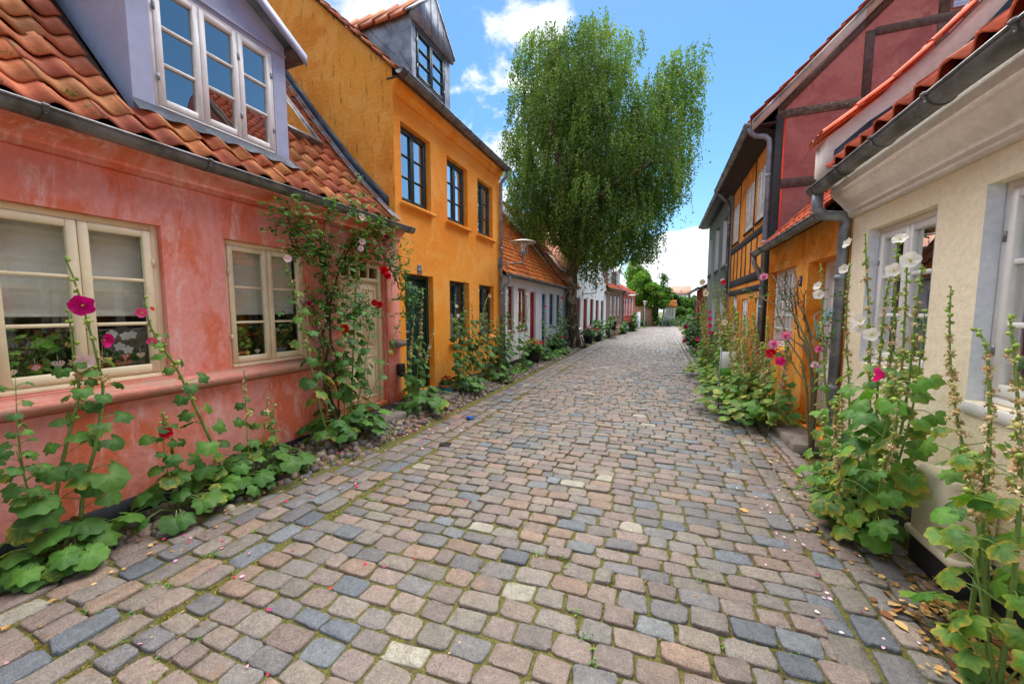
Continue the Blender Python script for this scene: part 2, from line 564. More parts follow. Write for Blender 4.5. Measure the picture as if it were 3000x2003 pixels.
M['frame_white'] = paint('white_frame_paint', s(238, 236, 232), 0.35, None, 0.05)
M['frame_teal'] = paint('dark_teal_paint', s(40, 66, 72), 0.4, None, 0.1)
M['frame_red'] = paint('red_frame_paint', s(150, 56, 44), 0.45, s(110, 60, 50), 0.15)
M['frame_blue'] = paint('blue_frame_paint', s(52, 84, 118), 0.45, None, 0.1)
M['door_green'] = paint('green_door_paint', s(24, 62, 50), 0.3, None, 0.08)
M['door_red'] = paint('red_door_paint', s(168, 26, 18), 0.4, None, 0.05)
M['door_blue'] = paint('blue_door_paint', s(34, 88, 138), 0.4, None, 0.05)
M['door_purple'] = paint('purple_door_paint', s(84, 28, 56), 0.4, None, 0.05)
M['timber'] = timbermat('brown_timber', s(98, 74, 66), s(70, 52, 48))
M['timber_worn'] = timbermat('worn_timber', s(110, 90, 78), s(66, 52, 46), s(186, 170, 150))
M['timber_black'] = timbermat('black_timber', s(48, 46, 50), s(34, 33, 37))
M['soffit'] = timbermat('soffit_boards', s(62, 46, 44), s(44, 34, 34))
M['wood'] = timbermat('bare_wood', s(172, 120, 64), s(140, 92, 48))
M['stone'] = stonemat('granite_setts')
M['pebble'] = stonemat('pebbles')
M['granite'] = stucco('granite_step', s(136, 126, 116), s(110, 102, 96), sc=4, bmp=0.5)
M['soil'] = soilmat('mossy_joints')
M['glass'] = glassmat('window_glass', 7.5)
M['glass_weak'] = glassmat('window_glass_weak', 2.0)
M['room'] = flat('room_dark', s(84, 78, 72), 0.9)
M['blind'] = flat('blind_fabric', s(226, 224, 208), 0.85)
M['curtain'] = flat('curtain_fabric', s(224, 222, 216), 0.85)
M['leaf'] = leafmat('leaf', 0.28, 0.5, 0.6)
M['leaf_tree'] = leafmat('leaf_tree', 0.32, 0.55, 0.3, 0.3)
M['petal'] = leafmat('petal', 0.35, 0.6, 0.15, 0.15, (1.05, 1.0, 1.0))
M['stem'] = colmat('stem', 0.6, 0.2, 40)
M['pod'] = colmat('pod', 0.8, 0.3, 60)
M['bark'] = barkmat('birch_bark')
M['rose_bark'] = colmat('rose_bark', 0.85, 0.5, 50)
M['iron'] = flat('iron', s(46, 44, 44), 0.55, 0.4)
M['steel'] = metal('steel', s(170, 172, 174), 0.35, 0.9, s(130, 130, 130))
M['terracotta'] = stucco('terracotta', s(186, 110, 74), s(160, 92, 62), bmp=0.2)
M['teal_glaze'] = paint('teal_glaze', s(44, 134, 138), 0.2, None, 0.05)
M['pot_black'] = flat('black_plastic', s(40, 38, 38), 0.5)
M['enamel_blue'] = flat('blue_enamel', s(26, 34, 84), 0.25)
M['white'] = flat('white_enamel', s(238, 238, 236), 0.4)
M['skin'] = flat('skin', s(214, 164, 136), 0.55)
# ------------------------------------------------------------------ building kit (local axes: x along the facade, y into the house, z up)
def rnd(a, b):
    return random.uniform(a, b)

def facade(mb, u0, u1, z0, z1, ops, d=0.0, rev=0.14):
    us = sorted({u0, u1, *[x for o in ops for x in o[:2]]})
    zs = sorted({z0, z1, *[x for o in ops for x in o[2:4]]})
    for i in range(len(us) - 1):
        for j in range(len(zs) - 1):
            uc, zc = (us[i] + us[i + 1]) / 2, (zs[j] + zs[j + 1]) / 2
            if any(o[0] < uc < o[1] and o[2] < zc < o[3] for o in ops):
                continue
            mb.poly([(us[i], d, zs[j]), (us[i + 1], d, zs[j]), (us[i + 1], d, zs[j + 1]), (us[i], d, zs[j + 1])])
    for o in ops:
        a, b, c, e = o[:4]
        r = d + (o[4] if len(o) > 4 else rev)
        mb.poly([(a, d, c), (a, d, e), (a, r, e), (a, r, c)])
        mb.poly([(b, d, c), (b, r, c), (b, r, e), (b, d, e)])
        mb.poly([(a, d, e), (b, d, e), (b, r, e), (a, r, e)])
        mb.poly([(a, d, c), (a, r, c), (b, r, c), (b, d, c)])

def shell(mb, u0, u1, z0, eave, depth, prof, g0=True, g1=True, lining=0.25):
    """back wall, gables following roof profile prof [(d, z)...] up to the ridge, a dark inner room"""
    dr, zr = prof[-1]
    D = depth
    for g, u in ((g0, u0), (g1, u1)):
        if g:
            pts = [(u, 0, z0)] + [(u, max(p[0], 0), p[1] - 0.04) for p in prof if p[0] >= -0.02] + [(u, D, eave), (u, D, z0)]
            mb.poly(pts)
    mb.poly([(u0, D, z0), (u0, D, eave), (u1, D, eave), (u1, D, z0)])

def roompart(root, u0, u1, z0, z1, d0, d1):
    mb = MB()
    mb.box(u0, u1, d1 - 0.05, d1, z0, z1)
    mb.box(u0, u1, d0, d1, z1, z1 + 0.05)
    mb.box(u0, u1, d0, d1, z0 - 0.05, z0)
    mb.box(u0 - 0.05, u0, d0, d1, z0, z1)
    mb.box(u1, u1 + 0.05, d0, d1, z0, z1)
    return mb.build('room', M['room'], root)

TC = [s(202, 104, 64), s(208, 116, 70), s(190, 96, 60), s(204, 122, 72), s(182, 88, 58), s(206, 130, 78), s(192, 118, 66)]
TC_OR = [s(224, 122, 44), s(216, 112, 40), s(228, 132, 52), s(206, 104, 40), s(214, 118, 50)]
TC_PINK = [s(206, 128, 98), s(214, 136, 104), s(196, 116, 90), s(210, 126, 92)]
TC_NEW = [s(226, 104, 62), s(218, 96, 56), s(230, 112, 70), s(212, 92, 56)]

def pantiles(mb, prof, u0, u1, w=0.235, course=0.27, seg=8, A=0.03, cols=TC, holes=(), jit=0.004, rng=None, flip=False, top=None):
    """clay pantiles laid course by course along the slope profile prof [(d, z)...] from the eave up"""
    rng = rng or random.Random(3)
    P = np.array(prof, float)
    seglen = np.hypot(np.diff(P[:, 0]), np.diff(P[:, 1]))
    S = np.concatenate([[0], np.cumsum(seglen)])
    def at(x):
        x = max(x, 0)
        x = min(x, S[-1])
        k = min(np.searchsorted(S, x, 'right') - 1, len(seglen) - 1)
        t = (x - S[k]) / seglen[k]
        p = P[k] * (1 - t) + P[k + 1] * t
        tg = (P[k + 1] - P[k]) / seglen[k]
        return p, np.array([-tg[1], tg[0]]), tg
    n = int((top or S[-1]) / course)
    m = max(1, round((u1 - u0) / w))
    w = (u1 - u0) / m
    ts = np.linspace(-0.04, 1.03, seg + 1)
    tt = ts % 1.0
    hh = A * (np.cos(2 * PI * np.where(tt < .62, tt / .62 * .5, .5 + (tt - .62) / .38 * .5)))
    if flip:
        hh = hh[::-1]
    for i in range(n):
        sl, su = i * course - 0.0, (i + 1) * course + 0.04
        pl, nl, tl = at(sl)
        pu, nu, tu = at(su)
        for j in range(m):
            uc = u0 + (j + .5) * w
            if any(h[0] < uc < h[1] and h[2] < (pl[0] + pu[0]) / 2 < h[3] for h in holes):
                continue
            ju, js, jn = rng.gauss(0, jit), rng.gauss(0, jit * 1.6), rng.gauss(0, jit * .8)
            jr = rng.gauss(0, jit * .8)
            c = np.array(rng.choice(cols)) * rng.uniform(.78, 1.15)
            V = []
            for (p, nn, off, sh) in ((pu, nu, 0.004, 0), (pl, nl, 0.034, js), (pl, nl, 0.018, js), (pu, nu, -0.012, 0)):
                for k in range(seg + 1):
                    q = p + nn * (hh[k] + off + jn + jr * (ts[k] - .5)) + tl * sh
                    V.append((u0 + (j + ts[k]) * w + ju, q[0], q[1]))
            F = []
            for r_ in range(2):
                for k in range(seg):
                    a = r_ * (seg + 1) + k
                    F.append((a, a + 1, a + seg + 2, a + seg + 1))
            a, b = 0, seg
            F.append((0, seg + 1, 2 * (seg + 1), 3 * (seg + 1)))
            F.append((seg, 3 * (seg + 1) + seg, 2 * (seg + 1) + seg, seg + 1 + seg))
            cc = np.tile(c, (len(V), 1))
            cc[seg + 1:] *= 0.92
            mb.add(V, F, cc)
    # underlay just below the tiles
    if holes:
        h = holes[0]
        for ua, ub, lim in ((u0, h[0], None), (h[0], h[1], h[2]), (h[1], u1, None)):
            pr = [p for p in prof if lim is None or p[0] < lim - 0.02]
            if lim is not None:
                pr = pr + [(lim, float(np.interp(lim, P[:, 0], P[:, 1])))]
            for a, b in zip(pr[:-1], pr[1:]):
                mb.poly([(ua, a[0], a[1] - .05), (ub, a[0], a[1] - .05), (ub, b[0], b[1] - .05), (ua, b[0], b[1] - .05)], s(70, 50, 40))
    else:
        for a, b in zip(prof[:-1], prof[1:]):
            mb.poly([(u0, a[0], a[1] - .05), (u1, a[0], a[1] - .05), (u1, b[0], b[1] - .05), (u0, b[0], b[1] - .05)], s(70, 50, 40))

def backslope(mb, prof, u0, u1, D, eave, c=s(180, 92, 56)):
    d, z = prof[-1]
    mb.poly([(u0, d, z), (u1, d, z), (u1, D + .1, eave), (u0, D + .1, eave)], c)

def gutter(root, u0, u1, d, z, r=0.065, mat='zinc_dark', brackets=0.8, sag=0.006, down=0.0):
    """half-round gutter whose top rim lies at z; d is its centre line"""
    mb = MB()
    n = 18
    prof = [(math.cos(a) * r, math.sin(a) * r) for a in np.linspace(PI, 2 * PI, 13)]
    prof_in = [(x * .93, y * .93) for x, y in prof[::-1]]
    ring = prof + prof_in
    V, F = [], []
    K = len(ring)
    for i in range(n + 1):
        u = u0 + (u1 - u0) * i / n
        dz = down * i / n - sag * abs(math.sin(i * 1.3))
        V += [(u, d + x, z + y + dz) for x, y in ring]
    for i in range(n):
        for k in range(K):
            k2 = (k + 1) % K
            F.append((i * K + k, i * K + k2, (i + 1) * K + k2, (i + 1) * K + k))
    for e in (0, n):
        F.append([e * K + k for k in range(13)])
    mb.add(V, F)
    g = None
    mb.tube([(u0, d - r, z), (u1, d - r, z + down)], 0.011, 8)
    g = mb.build('gutter', M[mat], root, True)
    m = max(1, int((u1 - u0) / brackets))
    for i in range(m + 1):
        u = u0 + .12 + (u1 - u0 - .24) * i / max(m, 1)
        b = MB()
        rr = r + .004
        pr = [(math.cos(a) * rr, math.sin(a) * rr) for a in np.linspace(PI * .93, 2 * PI, 12)]
        V = [(u + q, d + x * k, z + y * k) for q in (-.014, .014) for k in (1.0, 1.06) for x, y in pr]
        F = []
        for k in range(11):
            F += [(12 + k, 13 + k, 36 + k + 1, 36 + k), (k, k + 12, k + 13, k + 1), (24 + k, 25 + k, 37 + k, 36 + k)]
        b.add(V, F)
        b.box(u - .016, u + .016, d - rr - .016, d - rr + .016, z - .005, z + .012, .003)
        b.tube([(u, d - rr * .80 - .012, z - rr * .62), (u, d - rr * .80, z - rr * .55)], .008, 8)
        b.build('bracket', M[mat], g)
    return g

def pipe(root, path, r=0.04, mat='zinc', joints=True, name='downpipe'):
    mb = MB()
    # round the bends
    P = [Vector(p) for p in path]
    out = [P[0]]
    for a, b, c in zip(P[:-2], P[1:-1], P[2:]):
        k = min(r * 1.3, (b - a).length * .4, (c - b).length * .4)
        out += [b + (a - b).normalized() * k, b + (c - b).normalized() * k]
    out.append(P[-1])
    mb.tube(out, r, 14)
    if joints:
        a, b = P[-2], P[-1]
        L = (b - a).length
        for t in np.arange(.5, L, 1.15):
            q = a + (b - a) * (t / L)
            mb.tube([q - (b - a).normalized() * .03, q + (b - a).normalized() * .03], r * 1.10, 14)
    return mb.build(name, M[mat], root, True)

def window(root, u0, u1, z0, z1, d, mat='frame_white', sashes=2, bars=2, vbars=0, fw=.045, st=.045, mt=.022, sill=None, curtain=None,
           glass='glass', hinges=False, name='window', back=True):
    mb = MB()
    mb.box(u0, u0 + fw, d, d + .07, z0, z1, .004)
    mb.box(u1 - fw, u1, d, d + .07, z0, z1, .004)
    mb.box(u0 + fw, u1 - fw, d, d + .07, z1 - fw, z1, .004)
    mb.box(u0 + fw, u1 - fw, d, d + .07, z0, z0 + fw, .004)
    mb.box(u0 + fw, u1 - fw, d - .012, d, z0 + .004, z0 + fw * .7, .003)
    W = (u1 - u0 - 2 * fw) / sashes
    gl = MB()
    hg = []
    for k in range(sashes):
        a = u0 + fw + k * W + .003
        b = a + W - .006
        c, e = z0 + fw + .003, z1 - fw - .003
        for q in ((a, a + st, c, e), (b - st, b, c, e), (a + st, b - st, c, c + st * 1.2), (a + st, b - st, e - st, e)):
            mb.box(q[0], q[1], d - .012, d + .035, q[2], q[3], .005)
        for i in range(bars):
            zz_ = c + st + (e - c - 2 * st) * (i + 1) / (bars + 1)
            mb.box(a + st, b - st, d - .004, d + .03, zz_ - mt / 2, zz_ + mt / 2, .005)
        for i in range(vbars):
            uu = a + st + (b - a - 2 * st) * (i + 1) / (vbars + 1)
            mb.box(uu - mt / 2, uu + mt / 2, d - .002, d + .029, c + st, e - st, .004)
        gl.poly([(a + st, d + .022, c + st), (b - st, d + .022, c + st), (b - st, d + .022, e - st), (a + st, d + .022, e - st)])
        hu = a - .003 if k == 0 else b + .003
        for zz_ in (c + (e - c) * .22, c + (e - c) * .78):
            hg.append((hu, zz_))
    w = mb.build(name, M[mat], root)
    gl.build('pane', M[glass], w)
    if hinges:
        for (hu, hz) in hg:
            h = MB()
            h.tube([(hu, d - .015, hz - .032), (hu, d - .015, hz + .032)], .0055, 8)
            h.box(hu - .012, hu + .012, d - .0155, d - .0125, hz - .03, hz + .03)
            h.build('hinge', M[hinges if isinstance(hinges, str) else mat], w)
    if sill:
        sb = MB()
        ov, pr, th, smat = sill
        sb.prism([(u0 - ov, d + .01, z0 - .001), (u0 - ov, -pr, z0 - .03), (u0 - ov, -pr, z0 - .03 - th), (u0 - ov, d + .01, z0 - .03 - th)], (u1 - u0 + 2 * ov, 0, 0))
        sb.build('sill', M[smat], w)
    if curtain:
        cm, c0, c1, side = curtain
        cb = MB()
        spans = [(u0 + .02, u1 - .02)] if side == 'full' else [(u0, u0 + (u1 - u0) * .24), (u1 - (u1 - u0) * .24, u1)]
        for a, b in spans:
            n = 26
            for i in range(n):
                ua, ub = a + (b - a) * i / n, a + (b - a) * (i + 1) / n
                da, db = d + .12 + .022 * math.sin(i * 1.5), d + .12 + .022 * math.sin((i + 1) * 1.5)
                za, zb = z0 + (z1 - z0) * c0, z0 + (z1 - z0) * c1
                cb.poly([(ua, da, za), (ub, db, za), (ub, db, zb), (ua, da, zb)])
        cb.build('curtain', M[cm], w, True)
    return w

def door(root, u0, u1, z0, z1, d, mat, frame='same', panels=((.08, .46), (.52, .92)), fw=.05, handle=True, cols=2, transom=0.0):
    fm = mat if frame == 'same' else frame
    mb = MB()
    ch = .004
    a, b, c, e = u0 + fw, u1 - fw, z0, z1 - fw - transom
    mb.box(a, b, d + .012, d + .05, c, e, ch)
    for k in range(cols):
        pw = (b - a) / cols
        for (p0, p1) in panels:
            ua, ub = a + k * pw + pw * .16, a + (k + 1) * pw - pw * .16
            za, zb = c + (e - c) * p0, c + (e - c) * p1
            for q in ((ua, ub, za, za + .018), (ua, ub, zb - .018, zb), (ua, ua + .018, za + .018, zb - .018), (ub - .018, ub, za + .018, zb - .018)):
                mb.box(q[0], q[1], d + .001, d + .0125, q[2], q[3], .004)
            mb.box(ua + .045, ub - .045, d + .003, d + .0125, za + .045, zb - .045, .007)
    dr = mb.build('door', M[mat], root)
    f = MB()
    f.box(u0, a - .003, d - .02, d + .06, z0, z1, ch)
    f.box(b + .003, u1, d - .02, d + .06, z0, z1, ch)
    f.box(a - .003, b + .003, d - .02, d + .06, z1 - fw, z1, ch)
    if transom:
        f.box(a - .003, b + .003, d - .02, d + .06, e, e + .045, ch)
        for k in range(1, 4):
            uu = a + (b - a) * k / 4
            f.box(uu - .012, uu + .012, d, d + .04, e + .045, z1 - fw, ch)
    f.build('door_frame', M[fm], dr)
    if transom:
        g = MB()
        g.poly([(a, d + .02, e + .045), (b, d + .02, e + .045), (b, d + .02, z1 - fw), (a, d + .02, z1 - fw)])
        g.build('pane', M['glass_weak'], dr)
    if handle:
        h = MB()
        hu = a + .06
        hz = z0 + (z1 - z0) * .46
        h.tube([(hu, d + .012, hz), (hu, d - .035, hz), (hu + .1, d - .035, hz)], .009, 8)
        h.box(hu - .018, hu + .018, d + .004, d + .013, hz - .08, hz + .05, .003)
        h.build('handle', M['steel'], dr, True)
    return dr

def strip(mb, prof, u0, u1, lift=0.05):
    for a, b in zip(prof[:-1], prof[1:]):
        mb.poly([(u0, a[0], a[1] + lift), (u1, a[0], a[1] + lift), (u1, b[0], b[1] + lift), (u0, b[0], b[1] + lift)])

XL, XR = -3.88, 1.78

def left_house(name, y0, label, cat='house'):
    return tag(empty(name, (XL, y0, 0), R(90)), label, cat)

# ================================================================== pink-red house (left, nearest)
Y0 = -2.6
h = left_house('red_house', Y0, 'low red and pink plastered house with lilac dormer and cream windows, nearest on the left')
U = lambda y: y - Y0
L = 4.93 - Y0
ops = [(U(.955), U(1.905), 1.085, 2.345, .06), (U(2.39), U(3.285), 1.075, 2.33, .06), (U(3.78), U(4.62), .26, 2.33, .07)]
mb = MB()
facade(mb, 0, L, 0, 2.98, ops)
RP = [(-.13, 2.965), (.12, 3.20), (.55, 3.62), (.96, 4.07), (1.5, 4.70), (2.3, 5.68), (3.5, 7.15)]
shell(mb, 0, L, 0, 2.98, 6.9, RP)
mb.build('wall', M['red_stucco'], h)
mb = MB()
mb.box(U(4.64), L - .004, -.035, 0, .03, 2.72, .01)
mb.build('pilaster', M['red_stucco'], h)
roompart(h, .1, L - .1, .1, 2.55, .2, 3.6)
mb = MB()
mb.box(0, U(3.76), -.03, -.001, -.05, .165, .006)
mb.box(U(4.64), L - .02, -.05, -.0355, -.05, .2, .006)
mb.build('plinth', M['plinth'], h)
mb = MB()
mb.prism([(0, -.085, .985), (0, -.085, 1.035), (0, .0, 1.078), (0, .0, .93), (0, -.05, .955)], (U(3.74), 0, 0))
mb.build('sill_course', M['red_sill'], h)
mb = MB()   # moulded cornice
pr = [(0, 2.70), (-.035, 2.715), (-.035, 2.75), (-.06, 2.79), (-.115, 2.835), (-.13, 2.86), (-.13, 2.93), (0, 2.95)]
mb.prism([(0, a, b) for a, b in pr], (L + .05, 0, 0))
mb.build('cornice', M['red_stucco'], h)
gutter(h, 0, U(5.05), -.21, 2.915, .07, 'zinc_dark', .86)
random.seed(5)
window(h, *ops[0][:4], .05, 'frame_cream', 2, 2, 0, .05, .055, .026, hinges=True, glass='glass_weak')
window(h, *ops[1][:4], .05, 'frame_cream', 2, 2, 0, .045, .05, .024, hinges=True, glass='glass_weak')
w = door(h, *ops[2][:4], .07, 'frame_cream', 'same', ((.06, .40), (.46, .94)), .07, True, 2, .2)
for (a, b) in ((ops[0][0] + .07, ops[0][1] - .07), (ops[1][0] + .06, ops[1][1] - .06)):
    mb = MB()
    n = 20
    for i in range(n):
        z0_, z1_ = 1.62 + .7 * i / n, 1.62 + .7 * (i + 1) / n
        mb.poly([(a, .17 + .004 * math.sin(i * 2.1), z0_), (b, .17 + .004 * math.sin(i * 2.1), z0_), (b, .17 + .004 * math.sin(i * 2.1 + 2.1), z1_), (a, .17 + .004 * math.sin(i * 2.1 + 2.1), z1_)])
    mb.box(a, b, .16, .18, 1.60, 1.62, .004)
    mb.build('roller_blind', M['blind'], h)
mb = MB()
mb.box(U(.9), U(3.3), .13, .45, 1.04, 1.085, .006)
mb.build('inner_sill', M['frame_white'], h)
mb = MB()
mb.box(U(3.78), U(4.62), -.01, .12, .18, .258, .01)
mb.build('threshold', M['wood'], h)
mb = MB()
mb.box(U(3.7), U(4.7), -.18, -.04, -.05, .20, .012)
mb.build('door_plinth', M['plinth'], h)
# roof
DU0, DU1 = U(1.93), U(3.37)
mb = MB()
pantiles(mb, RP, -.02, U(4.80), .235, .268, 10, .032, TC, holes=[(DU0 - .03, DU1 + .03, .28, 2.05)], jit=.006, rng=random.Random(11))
backslope(mb, RP, 0, L, 7.0, 2.9)
rf = mb.build('roof', M['tile'], h, True)
mb = MB()
strip(mb, [(a, b + .02) for a, b in RP], U(4.74), L - .012, .045)
mb.build('flashing', M['lead'], rf)
mb = MB()
for a, b in zip(RP[1:-1], RP[2:]):
    mb.prism([(L - .022, a[0], a[1] + .06), (L - .022, b[0], b[1] + .06), (L - .022, b[0], b[1] + .21), (L - .022, a[0], a[1] + .21)], (.02, 0, 0))
mb.build('flashing', M['lead_dark'], rf)
mb = MB()    # corrugated apron under the dormer
n = 60
for i in range(n):
    ua, ub = DU0 - .02 + (DU1 - DU0 + .1) * i / n, DU0 - .02 + (DU1 - DU0 + .1) * (i + 1) / n
    f = lambda u: .012 * math.sin((u - DU0) / .235 * 2 * PI)
    mb.poly([(ua, .17, 3.315 + f(ua)), (ub, .17, 3.315 + f(ub)), (ub, .30, 3.44), (ua, .30, 3.44)])
mb.build('apron', M['lead_dark'], rf, True)
# moss cushions that have grown along the tile edges
mb = MB()
mr = random.Random(14)
def rise(pr, x):
    return float(np.interp(x, [p[0] for p in pr], [p[1] for p in pr]))
for k in range(46):
    ci = mr.choice((1, 1, 2, 2, 3, 4, 5, 6))
    d0 = -.13 + ci * .268 * (.74 if ci < 3 else .70)
    u0_ = U(mr.uniform(.4, 4.6) if ci < 2 else mr.choice((mr.uniform(.2, 1.8), mr.uniform(3.5, 4.6))))
    n_ = mr.randint(20, 70)
    wd = mr.uniform(.03, .11)
    for q in range(n_):
        p = np.array((u0_ + mr.gauss(0, wd), d0 + mr.gauss(0, .012), rise(RP, d0) + .030 + mr.uniform(-.012, .012)))
        a = mr.uniform(0, 6.28)
        o_ = np.array((math.cos(a), math.sin(a), mr.uniform(.1, .9))) * mr.uniform(.008, .016)
        sd_ = np.array((-math.sin(a), math.cos(a), 0)) * .005
        mb.add([p - sd_, p + sd_, p + o_], [(0, 1, 2)], np.array(mr.choice([s(118, 122, 36), s(92, 100, 30), s(74, 80, 30), s(140, 136, 48)])) * mr.uniform(.7, 1.2))
mb.build('moss', M['leaf'], rf)
# skylight in the tiles
def rpz(prof, d):
    return float(np.interp(d, [p[0] for p in prof], [p[1] for p in prof]))
def roof_window(parent, prof, u0, u1, d0, d1, lift=.07, matf='zinc_dark', glass='glass'):
    z0_, z1_ = rpz(prof, d0), rpz(prof, d1)
    ang = math.atan2(z1_ - z0_, d1 - d0)
    Lg = math.hypot(z1_ - z0_, d1 - d0)
    MM = Matrix.Translation((u0, d0, z0_)) @ Matrix.Rotation(ang, 4, 'X')
    m_ = MB()
    W_ = u1 - u0
    for q in ((0, W_, 0, .07), (0, W_, Lg - .07, Lg), (0, .06, .07, Lg - .07), (W_ - .06, W_, .07, Lg - .07)):
        m_.box(q[0], q[1], q[2], q[3], -.02, lift + .035, .008, MM)
    o_ = m_.build('roof_window', M[matf], parent)
    g_ = MB()
    pts = [MM @ Vector(p) for p in ((.06, .07, lift + .01), (W_ - .06, .07, lift + .01), (W_ - .06, Lg - .07, lift + .01), (.06, Lg - .07, lift + .01))]
    g_.poly([tuple(p) for p in pts])
    g_.build('pane', M[glass], o_)
    b_ = MB()
    pts = [MM @ Vector(p) for p in ((.0, .0, -.01), (W_, .0, -.01), (W_, Lg, -.01), (0, Lg, -.01))]
    b_.poly([tuple(p) for p in pts])
    b_.build('lining', M['room'], o_)
    return o_
roof_window(h, RP, U(3.72), U(4.42), .95, 1.75)
# lilac dormer
df = .30
zb, zt = 3.42, 4.66
dm = MB()
cu = (DU0 + DU1) / 2
ou, zp = .17, 5.10
sl = (zp - 4.60) / ((DU1 - DU0) / 2 + ou)
ze = zp - sl * (DU1 - DU0) / 2
wu0, wu1, wz0, wz1 = U(2.085), U(3.215), 3.435, 4.545
facade(dm, DU0, DU1, zb - .12, 4.58, [(wu0, wu1, wz0, wz1, .03)], df)
dm.poly([(DU0, df, 4.58), (DU1, df, 4.58), (DU1, df, ze), (cu, df, zp - .02), (DU0, df, ze)])
for u in (DU0, DU1):
    dend = float(np.interp(ze, [p[1] for p in RP], [p[0] for p in RP]))
    dm.poly([(u, df, zb - .12), (u, df, ze), (u, dend + .1, ze), (u, (df + dend) / 2, rpz(RP, (df + dend) / 2) - .05)])
dmo = dm.build('dormer', M['lilac'], h)
mb = MB()     # joint line board between front and gable triangle
mb.box(DU0 - .004, DU1 + .004, df - .022, df - .001, 4.575, 4.60, .004)
mb.build('trim_board', M['lilac'], dmo)
mb = MB()
db = float(np.interp(zp, [p[1] for p in RP], [p[0] for p in RP])) + .3
for sg in (-1, 1):
    ue = cu + sg * ((DU1 - DU0) / 2 + ou)
    z_e = zp - sl * ((DU1 - DU0) / 2 + ou)
    mb.prism([(cu, df - .14, zp + .06), (ue, df - .14, z_e + .06), (ue, df - .14, z_e), (cu, df - .14, zp)], (0, db - df, 0))
mb.build('dormer_roof', M['lead'], dmo)
mb = MB()
for sg in (-1, 1):
    ue = cu + sg * ((DU1 - DU0) / 2 + ou)
    z_e = zp - sl * ((DU1 - DU0) / 2 + ou)
    mb.prism([(cu, df - .165, zp + .075), (ue, df - .165, z_e + .075), (ue, df - .165, z_e - .045), (cu, df - .165, zp - .045)], (0, .024, 0))
mb.build('verge_board', M['lilac'], dmo)
mb = MB()
for sg in (-1, 1):
    ue = cu + sg * ((DU1 - DU0) / 2 + ou)
    z_e = zp - sl * ((DU1 - DU0) / 2 + ou)
    u_w = cu + sg * ((DU1 - DU0) / 2)
    z_w = zp - sl * (DU1 - DU0) / 2
    mb.prism([(u_w, df - .138, z_w - .012), (ue, df - .138, z_e - .012), (u_w, df - .138, z_e - .012)], (0, .5, 0))
mb.build('eave_soffit', M['timber'], dmo)
window(h, wu0, wu1, wz0, wz1, df + .005, 'frame_white', 3, 2, 0, .03, .05, .024, hinges='zinc', glass='glass')
mb = MB()
mb.box(DU0 + .05, DU1 - .05, df + 1.3, df + 1.35, 3.3, 4.7)
mb.box(DU0 + .05, DU1 - .05, df + .12, df + 1.35, 4.56, 4.60)
mb.box(DU0 + .05, DU1 - .05, df + .12, df + 1.35, 3.36, 3.40)
mb.build('room', M['room'], dmo)
# iron box and stone corbel by the door
mb = MB()
mb.prism([(U(4.66), -.04, 1.06), (U(4.66), -.15, 1.09), (U(4.66), -.16, 1.16), (U(4.66), -.04, 1.185)], (.27, 0, 0))
mb.build('corbel', M['granite'], h)
mb = MB()
mb.box(U(4.80), U(4.93), -.12, -.036, .62, .80, .01)
mb.box(U(4.795), U(4.935), -.13, -.10, .60, .66, .008)
mb.build('boot_scraper', M['iron'], h)

# ================================================================== orange house no. 47
Y0 = 4.93
h = left_house('orange_house', Y0, 'tall orange plastered house with dark teal windows, green door and zinc dormer')
U = lambda y: y - Y0
L = 9.05 - Y0
ups = [(U(5.10), U(5.93), 3.40, 4.61, .12), (U(6.49), U(7.32), 3.40, 4.60, .12), (U(7.79), U(8.61), 3.39, 4.60, .12)]
lows = [(U(6.53), U(7.36), 1.03, 2.235, .13), (U(7.84), U(8.67), 1.04, 2.235, .13)]
dop = (U(5.12), U(5.95), .22, 2.255, .15)
mb = MB()
facade(mb, 0, L, 0, 5.2, ups + lows + [dop])
mb.build('wall', M['or_stucco'], h)
OP = [(-.17, 5.17), (.25, 5.565), (1.5, 6.72), (3.4, 8.5)]
mb = MB()
shell(mb, 0, L, 0, 5.2, 6.8, [(0, 5.36)] + OP[1:])
mb.build('gable_wall', M['or_gable'], h)
roompart(h, .1, L - .1, .1, 2.7, .25, 3)
roompart(h, .1, L - .1, 3.1, 4.95, .25, 3)
mb = MB()
mb.prism([(0, 0, 4.93), (0, -.03, 4.945), (0, -.03, 5.0), (0, -.075, 5.02), (0, -.075, 5.075), (0, -.10, 5.10), (0, -.10, 5.15), (0, 0, 5.16)], (L, 0, 0))
mb.build('cornice', M['or_stucco'], h)
mb = MB()
mb.box(U(6.0), L, -.02, -.001, -.05, .2, .006)
mb.box(0, U(5.08), -.02, -.001, -.05, .2, .006)
mb.build('plinth', M['plinth'], h)
mb = MB()
mb.box(-.005, L + .02, -.16, .1, 5.135, 5.165)
mb.build('eave_board', M['timber'], h)
gutter(h, U(4.79), U(9.03), -.235, 5.165, .07, 'zinc_dark', 1.05)
for k, o in enumerate(ups):
    window(h, *o[:4], .10, 'frame_teal', 2, 2, 0, .04, .045, .024, sill=(.05, .07, .055, 'or_stucco'), hinges='frame_teal', glass='glass',
           curtain=('curtain', .05, .95, 'sides') if k == 0 else ('curtain', .03, .97, 'full') if k == 1 else ('curtain', .03, .97, 'sides'))
for o in lows:
    window(h, *o[:4], .11, 'frame_teal', 2, 2, 0, .04, .045, .024, sill=(.03, .06, .06, 'or_stucco'), glass='glass_weak', curtain=('curtain', .0, .45, 'full'))
d_ = door(h, *dop[:4], .13, 'door_green', 'same', ((.05, .40), (.46, .64), (.69, .94)), .06)
mb = MB()
a = dop[0]
mb.box(a + .10, a + .26, .118, .142, 1.24, 1.30, .004)
mb.box(a + .12, a + .24, .112, .119, 1.255, 1.285, .004)
mb.build('letterbox', M['steel'], d_)
mb = MB()
